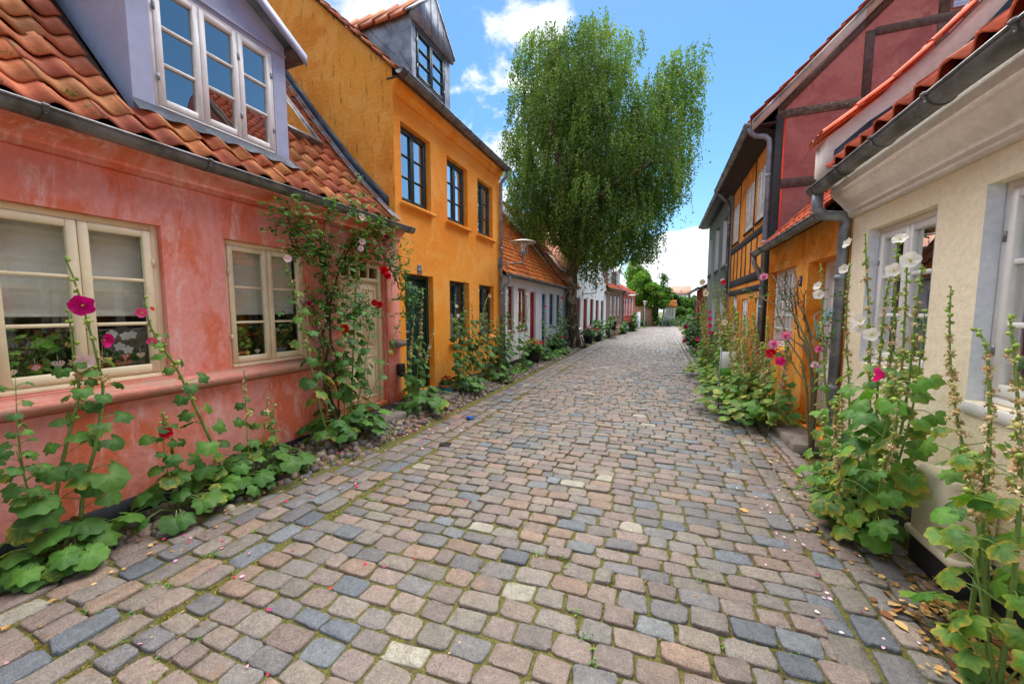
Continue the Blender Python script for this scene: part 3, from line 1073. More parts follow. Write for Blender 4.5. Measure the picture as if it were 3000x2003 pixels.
mb.box(a + .09, a + .17, .13, .142, 1.10, 1.17, .002)
mb.build('name_plate', M['white'], d_)
mb = MB()
mb.box(dop[0] - .02, dop[1] + .05, -.12, .14, .12, .218, .012)
mb.build('threshold', M['granite'], h)
mb = MB()
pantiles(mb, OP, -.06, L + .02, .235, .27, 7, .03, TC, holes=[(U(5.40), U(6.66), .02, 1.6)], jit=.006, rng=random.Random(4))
backslope(mb, OP, 0, L, 6.9, 5.1)
rf = mb.build('roof', M['tile'], h, True)
mb = MB()
rr = random.Random(9)
for i in range(17):    # verge tiles along the gable edge
    d0 = -.10 + i * .2
    z0_ = rpz(OP, d0)
    z1_ = rpz(OP, d0 + .26)
    mb.prism([(-.075, d0, z0_ + .045), (-.075, d0 + .25, z1_ + .02), (-.075, d0 + .25, z1_ - .03), (-.075, d0, z0_ - .01)], (.09, 0, 0), np.array(rr.choice(TC)) * rr.uniform(.7, 1.05))
mb.build('verge_tiles', M['tile'], rf)
# zinc dormer
df = .0
a0, a1 = U(5.44), U(6.64)
cu = (a0 + a1) / 2
wz0, wz1 = 5.50, 6.30
dm = MB()
facade(dm, a0, a1, 5.42, 6.42, [(U(5.55), U(6.46), wz0, wz1, .03)], df)
dm.poly([(a0, df, 6.42), (a1, df, 6.42), (cu, df, 7.02)])
for u in (a0, a1):
    de = float(np.interp(6.42, [p[1] for p in OP], [p[0] for p in OP]))
    dm.poly([(u, df, 5.42), (u, df, 6.42), (u, de + .05, 6.42)])
dmo = dm.build('dormer', M['zinc_light'], h)
mb = MB()    # folded gable cladding standing a little proud, with seams
mb.prism([(a0 - .05, df - .06, 6.33), (a1 + .05, df - .06, 6.33), (a1 + .06, df - .06, 6.46), (cu, df - .06, 7.10), (a0 - .06, df - .06, 6.46)], (0, .055, 0))
for k in (-.3, -.1, .12, .32):
    zt_ = 7.10 - abs(k) / .66 * .64 - .03
    mb.box(cu + k - .007, cu + k + .007, df - .07, df - .06, 6.34, zt_)
mb.build('gable_cladding', M['zinc_light'], dmo)
mb = MB()
for sg in (-1, 1):
    ue = cu + sg * (a1 - a0 + .16) / 2
    mb.prism([(cu, df - .08, 7.13), (ue, df - .08, 6.44), (ue, df - .08, 6.40), (cu, df - .08, 7.08)], (0, .14, 0))
mb.build('verge_board', M['zinc'], dmo)
mb = MB()
dapex = float(np.interp(7.05, [p[1] for p in OP], [p[0] for p in OP]))
for sg in (-1, 1):
    ue = cu + sg * (a1 - a0 + .12) / 2
    n = 6
    for i in range(n):
        t0, t1 = i / n, (i + 1) / n
        d0, d1 = df + .06 + dapex * t0, df + .06 + dapex * t1 + .03
        for j in range(8):
            pass
        mb.prism([(cu, d0, 7.12 + .02), (ue, d0, 6.42 + .03), (ue, d0, 6.40 - .02), (cu, d0, 7.05)], (0, (d1 - d0), -.015), np.array(TC[i % 6]) * .9)
        mb.tube([(cu, d0 + .03, 7.14), (ue, d0 + .03, 6.44)], .03, 6, np.array(TC[(i + 2) % 6]) * .85)
mb.build('dormer_roof', M['tile'], dmo)
mb = MB()
for k in (.3, .62):     # standing seams on the cheek
    de = float(np.interp(6.42, [p[1] for p in OP], [p[0] for p in OP]))
    mb.tube([(a0 - .006, k - .28, 5.55 + (k - .28) * .93), (a0 - .006, k + .25, 6.40)], .008, 6)
mb.build('seam', M['zinc'], dmo)
window(h, U(5.55), U(6.46), wz0, wz1, df + .005, 'frame_teal', 2, 2, 0, .035, .04, .022, hinges='frame_white', glass='glass')
mb = MB()
mb.box(a0 + .04, a1 - .04, df + .7, df + .75, 5.5, 6.4)
mb.box(a0 + .04, a1 - .04, df + .1, df + .75, 6.36, 6.40)
mb.build('room', M['room'], dmo)
pipe(h, [(U(9.0), -.235, 5.11), (U(9.0), -.235, 4.98), (U(8.99), -.06, 4.86), (U(8.99), -.06, .05)], .042, 'zinc')
# house number plate
mb = MB()
pl = empty('number_plate', (XL + .001, 5.53, 2.345), R(90))
tag(pl, 'small blue enamel number plate 47 over the dark green door', 'number sign')
mb.box(-.062, .062, -.008, 0, -.075, .075, .003)
mb.build('plate', M['enamel_blue'], pl)
mb = MB()
for q in ((-.056, .056, .062, .066), (-.056, .056, -.066, -.062), (-.056, -.052, -.062, .062), (.052, .056, -.062, .062)):
    mb.box(q[0], q[1], -.0095, -.008, q[2], q[3])
mb.build('border', M['white'], pl)
def lettering(txt, size, loc, parent, mat, ext=.0012, rot=(R(90), 0, 0), name='number'):
    cu_ = bpy.data.curves.new(name, 'FONT')
    cu_.body = txt
    cu_.size = size
    cu_.extrude = ext
    cu_.align_x = 'CENTER'
    cu_.align_y = 'CENTER'
    t = link(bpy.data.objects.new(name, cu_))
    t.data.materials.append(mat)
    t.location = loc
    t.rotation_euler = rot
    bpy.context.view_layer.update()
    me = bpy.data.meshes.new_from_object(t.evaluated_get(bpy.context.evaluated_depsgraph_get()))
    bpy.data.objects.remove(t)
    t = link(bpy.data.objects.new(name, me))
    t.location = loc
    t.rotation_euler = rot
    t.parent = parent
    return t
t = lettering('47', .115, (0, -.0105, 0), pl, M['white'])
t.scale = (.72, 1, 1)

# ================================================================== white cottage
Y0 = 9.07
h = left_house('white_cottage', Y0, 'low white cottage with orange tiled roof, red and blue windows and doors')
U = lambda y: y - Y0
L = 16.28 - Y0
wr = [(U(9.56), U(10.07), 1.08, 2.31), (U(10.39), U(11.22), 1.09, 2.30)]
wb = [(U(13.80), U(14.47), 1.06, 2.28), (U(14.87), U(15.50), 1.06, 2.28)]
dr_, db_ = (U(11.52), U(12.11), .16, 2.24, .1), (U(12.82), U(13.39), .14, 2.23, .1)
mb = MB()
facade(mb, 0, L, 0, 2.6, wr + wb + [dr_, db_], 0, .1)
WP = [(-.12, 2.585), (.15, 2.86), (1.2, 4.05), (3.2, 6.35)]
shell(mb, 0, L, 0, 2.6, 6.4, WP)
mb.build('wall', M['white_stucco'], h)
roompart(h, .1, L - .1, .1, 2.45, .2, 2.5)
mb = MB()
mb.box(0, dr_[0] - .03, -.02, -.001, -.05, .2, .006)
mb.box(dr_[1] + .03, db_[0] - .03, -.02, -.001, -.05, .2, .006)
mb.box(db_[1] + .03, L, -.02, -.001, -.05, .2, .006)
mb.build('plinth', M['plinth'], h)
for o in wr:
    window(h, *o[:4], .07, 'frame_red', 2 if o is wr[1] else 1, 2, 0, .04, .04, .022, curtain=('curtain', 0, 1, 'full'), glass='glass_weak', sill=(.02, .03, .03, 'frame_red'))
for o in wb:
    window(h, *o[:4], .07, 'frame_blue', 2, 2, 0, .035, .035, .02, curtain=('curtain', 0, 1, 'sides'), glass='glass_weak', sill=(.02, .03, .03, 'frame_blue'))
door(h, *dr_[:4], .09, 'door_red', 'same', ((.1, .9),), .045)
door(h, *db_[:4], .09, 'door_blue', 'same', ((.1, .9),), .045)
mb = MB()
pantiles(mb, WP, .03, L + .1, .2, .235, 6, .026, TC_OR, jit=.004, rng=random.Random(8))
backslope(mb, WP, 0, L, 6.5, 2.5)
rf = mb.build('roof', M['tile'], h, True)
gutter(h, .08, L - .05, -.19, 2.60, .055, 'zinc_dark', .85)
roof_window(h, WP, U(9.9), U(10.55), 1.05, 1.6)
pipe(h, [(U(9.25), -.19, 2.56), (U(9.25), -.19, 2.38), (U(9.22), -.05, 2.28), (U(9.22), -.05, .05)], .036, 'zinc')
pipe(h, [(U(16.05), -.19, 2.56), (U(16.05), -.19, 2.46), (U(16.05), -.05, 2.34), (U(16.05), -.05, .05)], .036, 'zinc')

# ================================================================== white gabled house (street starts to bend)
def oblique(name, P0, P1, label):
    ang = math.atan2(P1[1] - P0[1], P1[0] - P0[0])
    return tag(empty(name, (P0[0], P0[1], 0), ang), label, 'house'), math.hypot(P1[0] - P0[0], P1[1] - P0[1])
G0, G1, B1, R1 = (-3.88, 16.32), (-3.2, 24.7), (-2.55, 29.3), (-1.94, 33.5)
h, L = oblique('gabled_house', G0, G1, 'white house with steep front gable and dark red windows behind the birch trunk')
ws = [(1.75, 2.47, .78, 2.25), (4.37, 5.14, .73, 2.26), (5.66, 6.42, .73, 2.22), (6.99, 7.71, .73, 2.22)]
dw, dbl = (3.04, 3.80, .12, 2.24), (.02, .62, .12, 2.29)
mb = MB()
facade(mb, 0, L, 0, 2.75, ws + [dw, dbl], 0, .12)
GPR = [(-.15, 2.66), (.3, 3.1), (1.5, 4.6), (3.2, 6.8)]
shell(mb, 0, L, 0, 2.7, 6.4, GPR)
ga, gb_, gp = 1.9, 8.1, (4.9, 6.75)
mb.poly([(ga, -.004, 2.75), (L, -.004, 2.75), (L, -.004, 3.0), (7.9, -.004, 3.5), (gp[0] + .25, -.004, gp[1]), (gp[0] - .25, -.004, gp[1]), (1.75, -.004, 3.5)])
mb.build('wall', M['white_stucco'], h)
roompart(h, .7, L - .1, .1, 2.5, .2, 2.5)
for o in ws:
    window(h, *o[:4], .08, 'frame_red', 2, 2, 0, .045, .045, .022, curtain=('curtain', 0, 1, 'sides'), glass='glass_weak', sill=(.04, .05, .1, 'white_stucco'))
door(h, *dw[:4], .1, 'door_red', 'same', ((.1, .9),), .05)
door(h, *dbl[:4], .1, 'door_blue', 'same', ((.1, .9),), .05)
mb = MB()
pantiles(mb, GPR, 0, L, .24, .29, 6, .034, TC_PINK, jit=.004, rng=random.Random(18), holes=[(1.9, 8.0, -.2, 2.2)])
backslope(mb, GPR, 0, L, 6.5, 2.6)
for sg, ue, ze_ in ((-1, 1.65, 3.35), (1, 8.0, 3.3)):
    mb.prism([(gp[0], -.06, gp[1] + .12), (ue, -.06, ze_ + .12), (ue, -.06, ze_), (gp[0], -.06, gp[1])], (0, 3.3, 0), s(190, 110, 84))
mb.build('roof', M['tile'], h, True)
roof_window(h, GPR, .75, 1.65, .55, 1.25, glass='glass')
roof_window(h, GPR, .9, 1.6, 2.0, 2.6, glass='glass')

# ================================================================== brown brick house and red house at the bend
h, L = oblique('brick_house', G1, B1, 'brown brick house with narrow arched white windows and white dormers')
ws = [(1.0, 1.6, 1.24, 2.59), (2.13, 2.74, 1.24, 2.59), (3.04, 3.63, 1.24, 2.57)]
mb = MB()
facade(mb, 0, L, 0, 3.05, ws, 0, .1)
BP = [(-.16, 3.06), (.3, 3.38), (1.6, 4.35), (3.3, 5.7)]
shell(mb, 0, L, 0, 3.05, 6.4, BP)
for k in range(int(L / .14)):
    mb.box(k * .14, k * .14 + .07, -.05, 0, 2.86, 2.93)
mb.box(0, L, -.06, 0, 2.93, 3.0)
mb.build('wall', M['brick'], h)
roompart(h, .1, L - .1, .1, 2.8, .2, 2.5)
for o in ws:
    window(h, *o[:4], .05, 'frame_white', 2, 2, 0, .05, .05, .03, glass='glass_weak', sill=(.04, .05, .05, 'brick'))
mb = MB()
for o in ws:
    n = 8
    c_ = (o[0] + o[1]) / 2
    for i in range(n):
        a0_, a1_ = o[0] - .04 + (o[1] - o[0] + .08) * i / n, o[0] - .04 + (o[1] - o[0] + .08) * (i + 1) / n
        zf = lambda u: 2.60 + .06 * (1 - ((u - c_) / .34) ** 2)
        mb.prism([(a0_ + .005, -.012, zf(a0_)), (a1_ - .005, -.012, zf(a1_)), (a1_ - .005, -.012, zf(a1_) + .13), (a0_ + .005, -.012, zf(a0_) + .13)], (0, .02, 0))
mb.build('window_arches', M['brick'], h)
mb = MB()
pantiles(mb, BP, 0, L, .24, .29, 5, .03, TC_NEW, jit=.003, rng=random.Random(28))
backslope(mb, BP, 0, L, 6.5, 3.0)
mb.build('roof', M['tile_clean'], h, True)
gutter(h, 0, L, -.22, 3.07, .06, 'zinc_dark', 1.2)
def small_dormer(root, prof, uc, wd, d, z0, z1, zp, matw='lead', wmat='frame_white'):
    m_ = MB()
    facade(m_, uc - wd / 2, uc + wd / 2, z0, z1, [(uc - wd / 2 + .1, uc + wd / 2 - .1, z0 + .12, z1 - .05, .03)], d)
    m_.poly([(uc - wd / 2, d, z1), (uc + wd / 2, d, z1), (uc, d, zp)])
    for u in (uc - wd / 2, uc + wd / 2):
        de = float(np.interp(z1, [p[1] for p in prof], [p[0] for p in prof]))
        m_.poly([(u, d, z0), (u, d, z1), (u, de + .05, z1)])
    o_ = m_.build('dormer', M[matw], root)
    r_ = MB()
    de = float(np.interp(zp, [p[1] for p in prof], [p[0] for p in prof])) + .2
    for sg in (-1, 1):
        ue = uc + sg * (wd / 2 + .14)
        ze__ = z1 - .14 * (zp - z1) / (wd / 2)
        r_.prism([(uc, d - .15, zp + .07), (ue, d - .15, ze__ + .07), (ue, d - .15, ze__), (uc, d - .15, zp)], (0, de - d, 0))
    r_.build('dormer_roof', M['frame_white'], o_)
    window(root, uc - wd / 2 + .1, uc + wd / 2 - .1, z0 + .12, z1 - .05, d + .004, wmat, 2, 2, 0, .04, .04, .03, glass='glass')
    return o_
small_dormer(h, BP, 1.7, 1.0, .25, 3.35, 4.5, 4.9)
small_dormer(h, BP, 4.0, 1.0, .25, 3.35, 4.45, 4.85)
pipe(h, [(L - .05, -.22, 3.0), (L - .05, -.05, 2.78), (L - .05, -.05, .1)], .04, 'zinc')
h, L = oblique('terracotta_house', B1, R1, 'terracotta red house with four white windows and black plinth beyond the brick house')
ws = [(.15, .62, 1.23, 2.55), (1.04, 1.55, 1.23, 2.53), (2.1, 2.57, 1.23, 2.53), (3.05, 3.60, 1.23, 2.52)]
mb = MB()
facade(mb, 0, L, 0, 2.95, ws, 0, .06)
RPF = [(-.16, 2.93), (.3, 3.22), (1.6, 4.05), (3.2, 5.1)]
shell(mb, 0, L, 0, 2.95, 6.2, RPF)
mb.box(0, L, -.05, 0, 2.74, 2.90)
mb.build('wall', M['far_red'], h)
roompart(h, .1, L - .1, .1, 2.6, .2, 2.5)
mb = MB()
mb.box(0, L, -.03, -.001, -.05, .6, .006)
mb.build('plinth', M['plinth'], h)
for o in ws:
    window(h, *o[:4], .02, 'frame_white', 2, 2, 0, .05, .05, .03, glass='glass_weak', sill=(.04, .05, .04, 'far_red'))
mb = MB()
pantiles(mb, RPF, 0, L + .15, .24, .29, 5, .03, TC_NEW, jit=.003, rng=random.Random(29))
backslope(mb, RPF, 0, L, 6.3, 2.9)
mb.build('roof', M['tile_clean'], h, True)
gutter(h, .05, L + .12, -.22, 2.95, .06, 'zinc_dark', 1.2)

# ================================================================== right side
def right_house(name, x, yfar, label, cat='house'):
    return tag(empty(name, (x, yfar, 0), R(-90)), label, cat)

# ---- cream house (nearest right)
YF = 4.82
h = right_house('cream_house', XR, YF, 'cream rendered house with white windows, moulded white cornice and zinc gutter, nearest on the right')
U = lambda y: YF - y
L = YF + 2.5
ws = [(U(4.50), U(3.57), 1.16, 2.385, .10), (U(3.15), U(2.20), 1.10, 2.385, .10)]
mb = MB()
facade(mb, 0, L, 0, 2.75, ws)
CP = [(-.28, 3.01), (.0, 3.25), (.43, 3.56), (.78, 3.96), (.95, 4.17), (2.0, 5.45), (3.2, 6.9)]
shell(mb, 0, L, 0, 2.75, 6.4, CP)
mb.build('wall', M['cream_stucco'], h)
roompart(h, .1, L - .1, .1, 2.5, .25, 3)
mb = MB()
mb.box(.02, L, -.025, -.001, -.05, .24, .006)
mb.build('plinth', M['plinth'], h)
mb = MB()
cp = [(0, 2.555), (-.02, 2.56), (-.05, 2.585), (-.055, 2.62), (-.075, 2.64), (-.12, 2.70), (-.175, 2.76), (-.20, 2.80), (-.205, 2.86), (-.22, 2.90), (0, 2.92)]
mb.prism([(0, a, b) for a, b in cp], (L, 0, 0))
mb.build('cornice', M['cornice_white'], h)
for o in ws:
    window(h, *o[:4], .08, 'frame_white', 2, 2, 0, .05, .055, .032, sill=(-.002, -.02, .06, 'frame_white'), hinges='steel', glass='glass', curtain=('curtain', .0, .62, 'sides'))
    mb = MB()       # white painted reveal lining
    a, b, c, e = o[:4]
    for q in ([(a + .004, -.002, c), (a + .004, -.002, e), (a + .004, .079, e), (a + .004, .079, c)], [(b - .004, -.002, c), (b - .004, .079, c), (b - .004, .079, e), (b - .004, -.002, e)]):
        MB().poly(q).build('reveal', M['reveal_white'], h)
mb = MB()
mb.box(ws[1][0] - .02, ws[1][1] + .02, -.012, .079, 1.02, 1.095, .006)
mb.build('sill_block', M['frame_white'], h)
mb = MB()
pantiles(mb, CP, .16, L, .235, .27, 9, .032, [np.array(c) * .9 for c in TC_NEW], jit=.004, rng=random.Random(31), flip=True)
backslope(mb, CP, 0, L, 6.5, 2.7)
rf = mb.build('roof', M['tile_clean'], h, True)
mb = MB()
mb.box(.16, L, -.215, -.20, 2.90, 3.035)
mb.build('eave_board', M['terracotta'], h)
mb = MB()   # raised parapet at the party gable
PT = [(-.30, 3.03), (-.30, 3.33), (.14, 3.68), (.55, 4.09), (.95, 4.56), (2.2, 6.03), (3.2, 7.25), (3.2, 6.7), (2.0, 5.2), (.95, 4.0), (.5, 3.5), (.05, 3.1), (-.22, 2.95)]
mb.prism([(-.16, a, b) for a, b in PT], (.28, 0, 0))
mb.build('parapet', M['cornice_white'], h)
mb = MB()
top = [(-.36, 3.32), (.14, 3.72), (.55, 4.13), (.95, 4.60), (2.2, 6.07), (3.2, 7.24)]
rr = random.Random(5)
for i in range(14):
    d0, d1 = -.36 + i * .25, -.36 + (i + 1) * .25 + .05
    z0_, z1_ = rpz(top, d0) + .03, rpz(top, d1) + .008
    cc = np.array(rr.choice(TC_NEW)) * rr.uniform(.9, 1.1)
    for uo in (-.20, -.06, .06):
        V = []
        for (dd, zz_) in ((d0, z0_), (d1, z1_)):
            for k in range(7):
                a = PI * k / 6
                V.append((uo + .075 - .075 * math.cos(a), dd, zz_ + .045 * math.sin(a)))
        F = [(k, k + 1, k + 8, k + 7) for k in range(6)] + [list(range(7))]
        mb.add(V, F, cc)
    mb.prism([(-.21, d0, z0_ + .012), (-.21, d1, z1_ + .012), (-.21, d1, z1_ - .02), (-.21, d0, z0_ - .02)], (.35, 0, 0), cc * .9)
mb.build('coping_tiles', M['tile_clean'], rf)
mb = MB()
fl = [(-.24, 3.20), (.0, 3.42), (.43, 3.71), (.78, 4.12), (.95, 4.34), (2.0, 5.62), (3.1, 6.95)]
for a, b in zip(fl[:-1], fl[1:]):
    mb.prism([(.125, a[0], a[1]), (.125, b[0], b[1]), (.125, b[0], b[1] - .17), (.125, a[0], a[1] - .13)], (.012, 0, 0))
mb.build('flashing', M['lead_dark'], rf)
mb = MB()
strip(mb, CP, .137, .36, .035)
mb.build('flashing', M['lead'], rf)
gutter(h, U(4.96), L, -.30, 2.905, .07, 'zinc_dark', .62)
pipe(h, [(U(4.88), -.29, 2.88), (U(4.88), -.29, 2.63), (U(4.88), -.02, 2.60), (U(4.90), -.04, 2.48), (U(4.90), -.04, .05)], .05, 'zinc')
# ---- moulded utility box on the plinth
bx = empty('wall_box', (XR, 3.0, 0), R(-90))
tag(bx, 'cream moulded utility box on a black base below the cream house wall', 'utility box')
mb = MB()
mb.box(-.20, .20, -.19, 0, .20, .66, .03)
mb.box(-.215, .215, -.205, 0, .18, .235, .012)
mb.build('cover', paint('box_plastic', s(232, 222, 196), .35, None, .03), bx)
mb = MB()
mb.box(-.205, .205, -.175, 0, -.05, .1785, .006)
mb.build('base', M['plinth'], bx)
mb = MB()
mb.tube([(.195, -.12, .215), (.222, -.12, .215)], .012, 10)
mb.build('lock', M['steel'], bx)

# ---- low orange house
YF = 7.92
h = right_house('low_orange_house', XR, YF, 'low orange house with white lattice window and white door between cream and half-timbered houses')
U = lambda y: YF - y
L = YF - 4.83
w1 = (U(7.84), U(6.46), 1.05, 2.29, .12)
d1 = (U(5.99), U(5.15), .16, 2.26, .22)
mb = MB()
facade(mb, 0, L, 0, 2.7, [w1, d1])
LP = [(-.16, 2.72), (.2, 3.06), (1.2, 4.15), (2.4, 5.5)]
shell(mb, 0, L, 0, 2.7, 5, LP, False, False)
mb.build('wall', M['lo_stucco'], h)
roompart(h, .1, L - .1, .1, 2.5, .3, 2.5)
window(h, w1[0] + .02, w1[1], w1[2], w1[3], .10, 'frame_white', 3, 4, 1, .05, .03, .020, curtain=('curtain', 0, 1, 'sides'), glass='glass_weak', sill=(.04, .05, .05, 'lo_stucco'))
door(h, *d1[:4], .2, 'frame_white', 'same', ((.06, .44), (.5, .93)), .06)
mb = MB()
pantiles(mb, LP, .3, L - .13, .22, .27, 7, .03, TC_NEW, jit=.003, rng=random.Random(33), flip=True)
backslope(mb, LP, 0, L, 5.1, 2.6)
rf = mb.build('roof', M['tile_clean'], h, True)
mb = MB()
strip(mb, LP, .004, .34, .05)
mb.build('flashing', M['lead'], rf)
gutter(h, U(8.02), L - .05, -.22, 2.665, .065, 'zinc_dark', .6)
pipe(h, [(U(7.98), -.22, 2.61), (U(7.98), -.22, 2.46), (U(8.02), -.13, 2.36), (U(8.02), -.10, 2.2)], .04, 'zinc', False)
pl = empty('number_plate', (XR - .001, 6.24, 2.04), R(-90))
tag(pl, 'blue and white number plate on the low orange house between window and door', 'number sign')
mb = MB()
mb.box(-.05, .05, -.008, 0, -.07, .07, .003)
mb.build('plate', M['enamel_blue'], pl)
t = lettering('2', .1, (0, -.0105, 0), pl, M['white'])

# ---- half-timbered house
YF = 11.92
h = right_house('half_timbered_house', XR, YF, 'tall half-timbered house with maroon gable, orange front and black timbers')
U = lambda y: YF - y
L = YF - 7.93
up = [(U(11.70), U(11.0), 3.38, 4.33), (U(10.22), U(9.42), 3.40, 4.37), (U(9.15), U(8.50), 3.42, 4.40)]
lo = [(U(10.11), U(9.50), .95, 1.90), (U(8.80), U(8.10), .95, 1.90)]
dd = (U(11.36), U(10.75), .15, 2.10)
mb = MB()
facade(mb, 0, L, 0, 4.95, up + lo + [dd], 0, .06)
HP = [(-.37, 4.95), (.0, 5.31), (1.1, 6.42), (3.4, 8.7)]
mb.build('wall', M['lo_stucco'], h)
mb = MB()
shell(mb, 0, L, 0, 4.95, 6.8, [(0, 5.2)] + HP[1:])
mb.build('gable_wall', M['purple_gable'], h)
roompart(h, .1, L - .1, .1, 2.3, .2, 2.5)
roompart(h, .1, L - .1, 3.0, 4.8, .2, 2.5)
for o in up:
    window(h, *o[:4], .01, 'frame_white', 2, 3, 1, .045, .03, .022, curtain=('curtain', 0, 1, 'sides'), glass='glass_weak', sill=(.02, .04, .02, 'timber_black'))
for o in lo:
    window(h, *o[:4], .03, 'frame_white', 2, 3, 1, .04, .03, .022, curtain=('curtain', 0, 1, 'sides'), glass='glass_weak')
door(h, *dd[:4], .05, 'frame_white')
mb = MB()
fd = -.012
def bm(u0, u1, z0, z1, c=0):
    mb.box(u0, u1, fd, .01, z0, z1, .006)
bm(0, L, 3.12, 3.27)
bm(0, L, 2.24, 2.42)
bm(0, L * .93, 2.02, 2.15)
for y in (11.82, 10.86, 9.31):
    bm(U(y) - .03, U(y) + .03, 3.27, 4.85)
for y in (11.84, 11.38, 10.9, 10.42, 9.95, 9.42, 8.9, 8.42):
    bm(U(y) - .035, U(y) + .035, 2.42, 3.12)
mb.box(U(8.35), L + .012, -.014, .10, .3, 5.0, .006)
mb.build('timber_frame', M['timber_black'], h)
mb = MB()
gx = L
def gb(d0, d1, z0, z1):
    mb.box(gx - .01, gx + .012, d0, d1, z0, z1, .006)
gb(2.84, 2.95, 6.03, 7.0)
gb(1.12, 1.24, 5.04, 6.03)
gb(.1, 3.4, 3.74, 3.90)
gb(1.24, 3.4, 5.93, 6.06)
gb(1.97, 2.10, 5.04, 5.93)
gb(1.97, 2.10, 6.06, 6.95)
for a, b in zip(HP[1:-1], HP[2:]):
    mb.prism([(gx - .01, a[0], a[1] - .19), (gx - .01, b[0], b[1] - .19), (gx - .01, b[0], b[1] - .36), (gx - .01, a[0], a[1] - .36)], (.021, 0, 0))
mb.build('timber_frame', M['timber'], h)
mb = MB()
mb.box(gx - .01, gx + .014, .0, 3.4, 4.90, 5.04, .006)
mb.build('timber_frame', M['timber_worn'], h)
mb = MB()
mb.box(gx - .01, gx + .004, .101, .13, .3, 4.9)
mb.build('paint_edge', flat('red_edge_paint', s(206, 52, 28), .8), h)
mb = MB()
for a, b in zip(HP[:-1], HP[1:]):
    mb.prism([(gx - .01, a[0], a[1] + .0), (gx - .01, b[0], b[1] + .0), (gx - .01, b[0], b[1] - .20), (gx - .01, a[0], a[1] - .20)], (.05, 0, 0))
mb.build('verge_board', stucco('verge_mortar', s(208, 198, 192), bmp=.4), h)
mb = MB()
mb.box(-.02, L + .02, -.36, .0, 4.84, 4.87)
mb.poly([(0, -.36, 4.88), (L, -.36, 4.88), (L, 0, 4.72), (0, 0, 4.72)])
mb.build('soffit', M['soffit'], h)
mb = MB()
pantiles(mb, HP, -.05, L + .08, .23, .28, 6, .03, [np.array(c) * .75 for c in TC_NEW], jit=.004, rng=random.Random(35), flip=True)
backslope(mb, HP, 0, L, 6.9, 4.9)
rf = mb.build('roof', M['tile_clean'], h, True)
mb = MB()
mb.box(gx + .004, gx + .03, 2.12, 2.5, 6.09, 6.12, .003)
for q in ((2.12, 2.5, 6.12, 6.17), (2.12, 2.16, 6.17, 6.6), (2.46, 2.5, 6.17, 6.6), (2.12, 2.5, 6.56, 6.6)):
    mb.box(gx + .004, gx + .03, q[0], q[1], q[2], q[3], .004)
gw = mb.build('gable_window', M['lilac'], h)
mb = MB()
mb.poly([(gx + .015, 2.16, 6.17), (gx + .015, 2.46, 6.17), (gx + .015, 2.46, 6.56), (gx + .015, 2.16, 6.56)])
mb.build('pane', M['glass'], gw)
gutter(h, -.05, L + .02, -.41, 4.91, .065, 'zinc', 1.2)
pipe(h, [(U(7.96), -.40, 4.86), (U(7.96), -.36, 4.70), (U(7.98), -.10, 4.66), (U(8.0), -.07, 4.5), (U(8.0), -.07, .05)], .042, 'zinc_light')
pipe(h, [(U(11.9), -.40, 4.86), (U(11.93), -.08, 4.5), (U(11.93), -.08, .05)], .045, 'zinc_dark')

# ---- grey house
YF = 18.3
h = right_house('grey_house', 1.88, YF, 'grey green plastered house with tall white windows under a dark slate eave')
U = lambda y: YF - y
L = YF - 11.96
ws = [(U(17.9), U(17.2), 3.10, 4.58, .16), (U(16.1), U(15.2), 3.10, 4.6, .16), (U(14.3), U(13.5), 3.08, 4.58, .16)]
wl = [(U(14.3), U(13.5), .9, 2.1, .16), (U(16.3), U(15.5), .9, 2.1, .16)]
mb = MB()
facade(mb, 0, L, 0, 5.3, ws + wl)
GP = [(-.3, 5.25), (.3, 5.55), (3.2, 7.0)]
shell(mb, 0, L, 0, 5.3, 6.4, [(0, 5.35)] + GP[1:])
mb.build('wall', M['grey_stucco'], h)
roompart(h, .1, L - .1, .1, 2.5, .25, 2.5)
roompart(h, .1, L - .1, 2.9, 5.0, .25, 2.5)
for o in ws + wl:
    window(h, *o[:4], .12, 'frame_white', 2, 2, 0, .05, .045, .024, sill=(.06, .06, .06, 'grey_stucco'), curtain=('curtain', 0, 1, 'sides'), glass='glass_weak')
    mb = MB()
    a, b, c, e = o[:4]
    mb.poly([(a + .004, -.002, c), (a + .004, -.002, e), (a + .004, .119, e), (a + .004, .119, c)])
    mb.build('reveal', M['reveal_white'], h)
mb = MB()
for a, b in zip(GP[:-1], GP[1:]):
    mb.prism([(-.3, a[0], a[1]), (-.3, b[0], b[1]), (-.3, b[0], b[1] - .06), (-.3, a[0], a[1] - .06)], (L + .3, 0, 0))
backslope(mb, GP, 0, L, 6.5, 5.2)
mb.build('roof', M['slate'], h)
mb = MB()
mb.box(-.3, L, -.3, 0, 5.14, 5.17)
mb.build('soffit', M['slate'], h)
gutter(h, -.32, L, -.34, 5.24, .06, 'zinc_dark', 1.2)
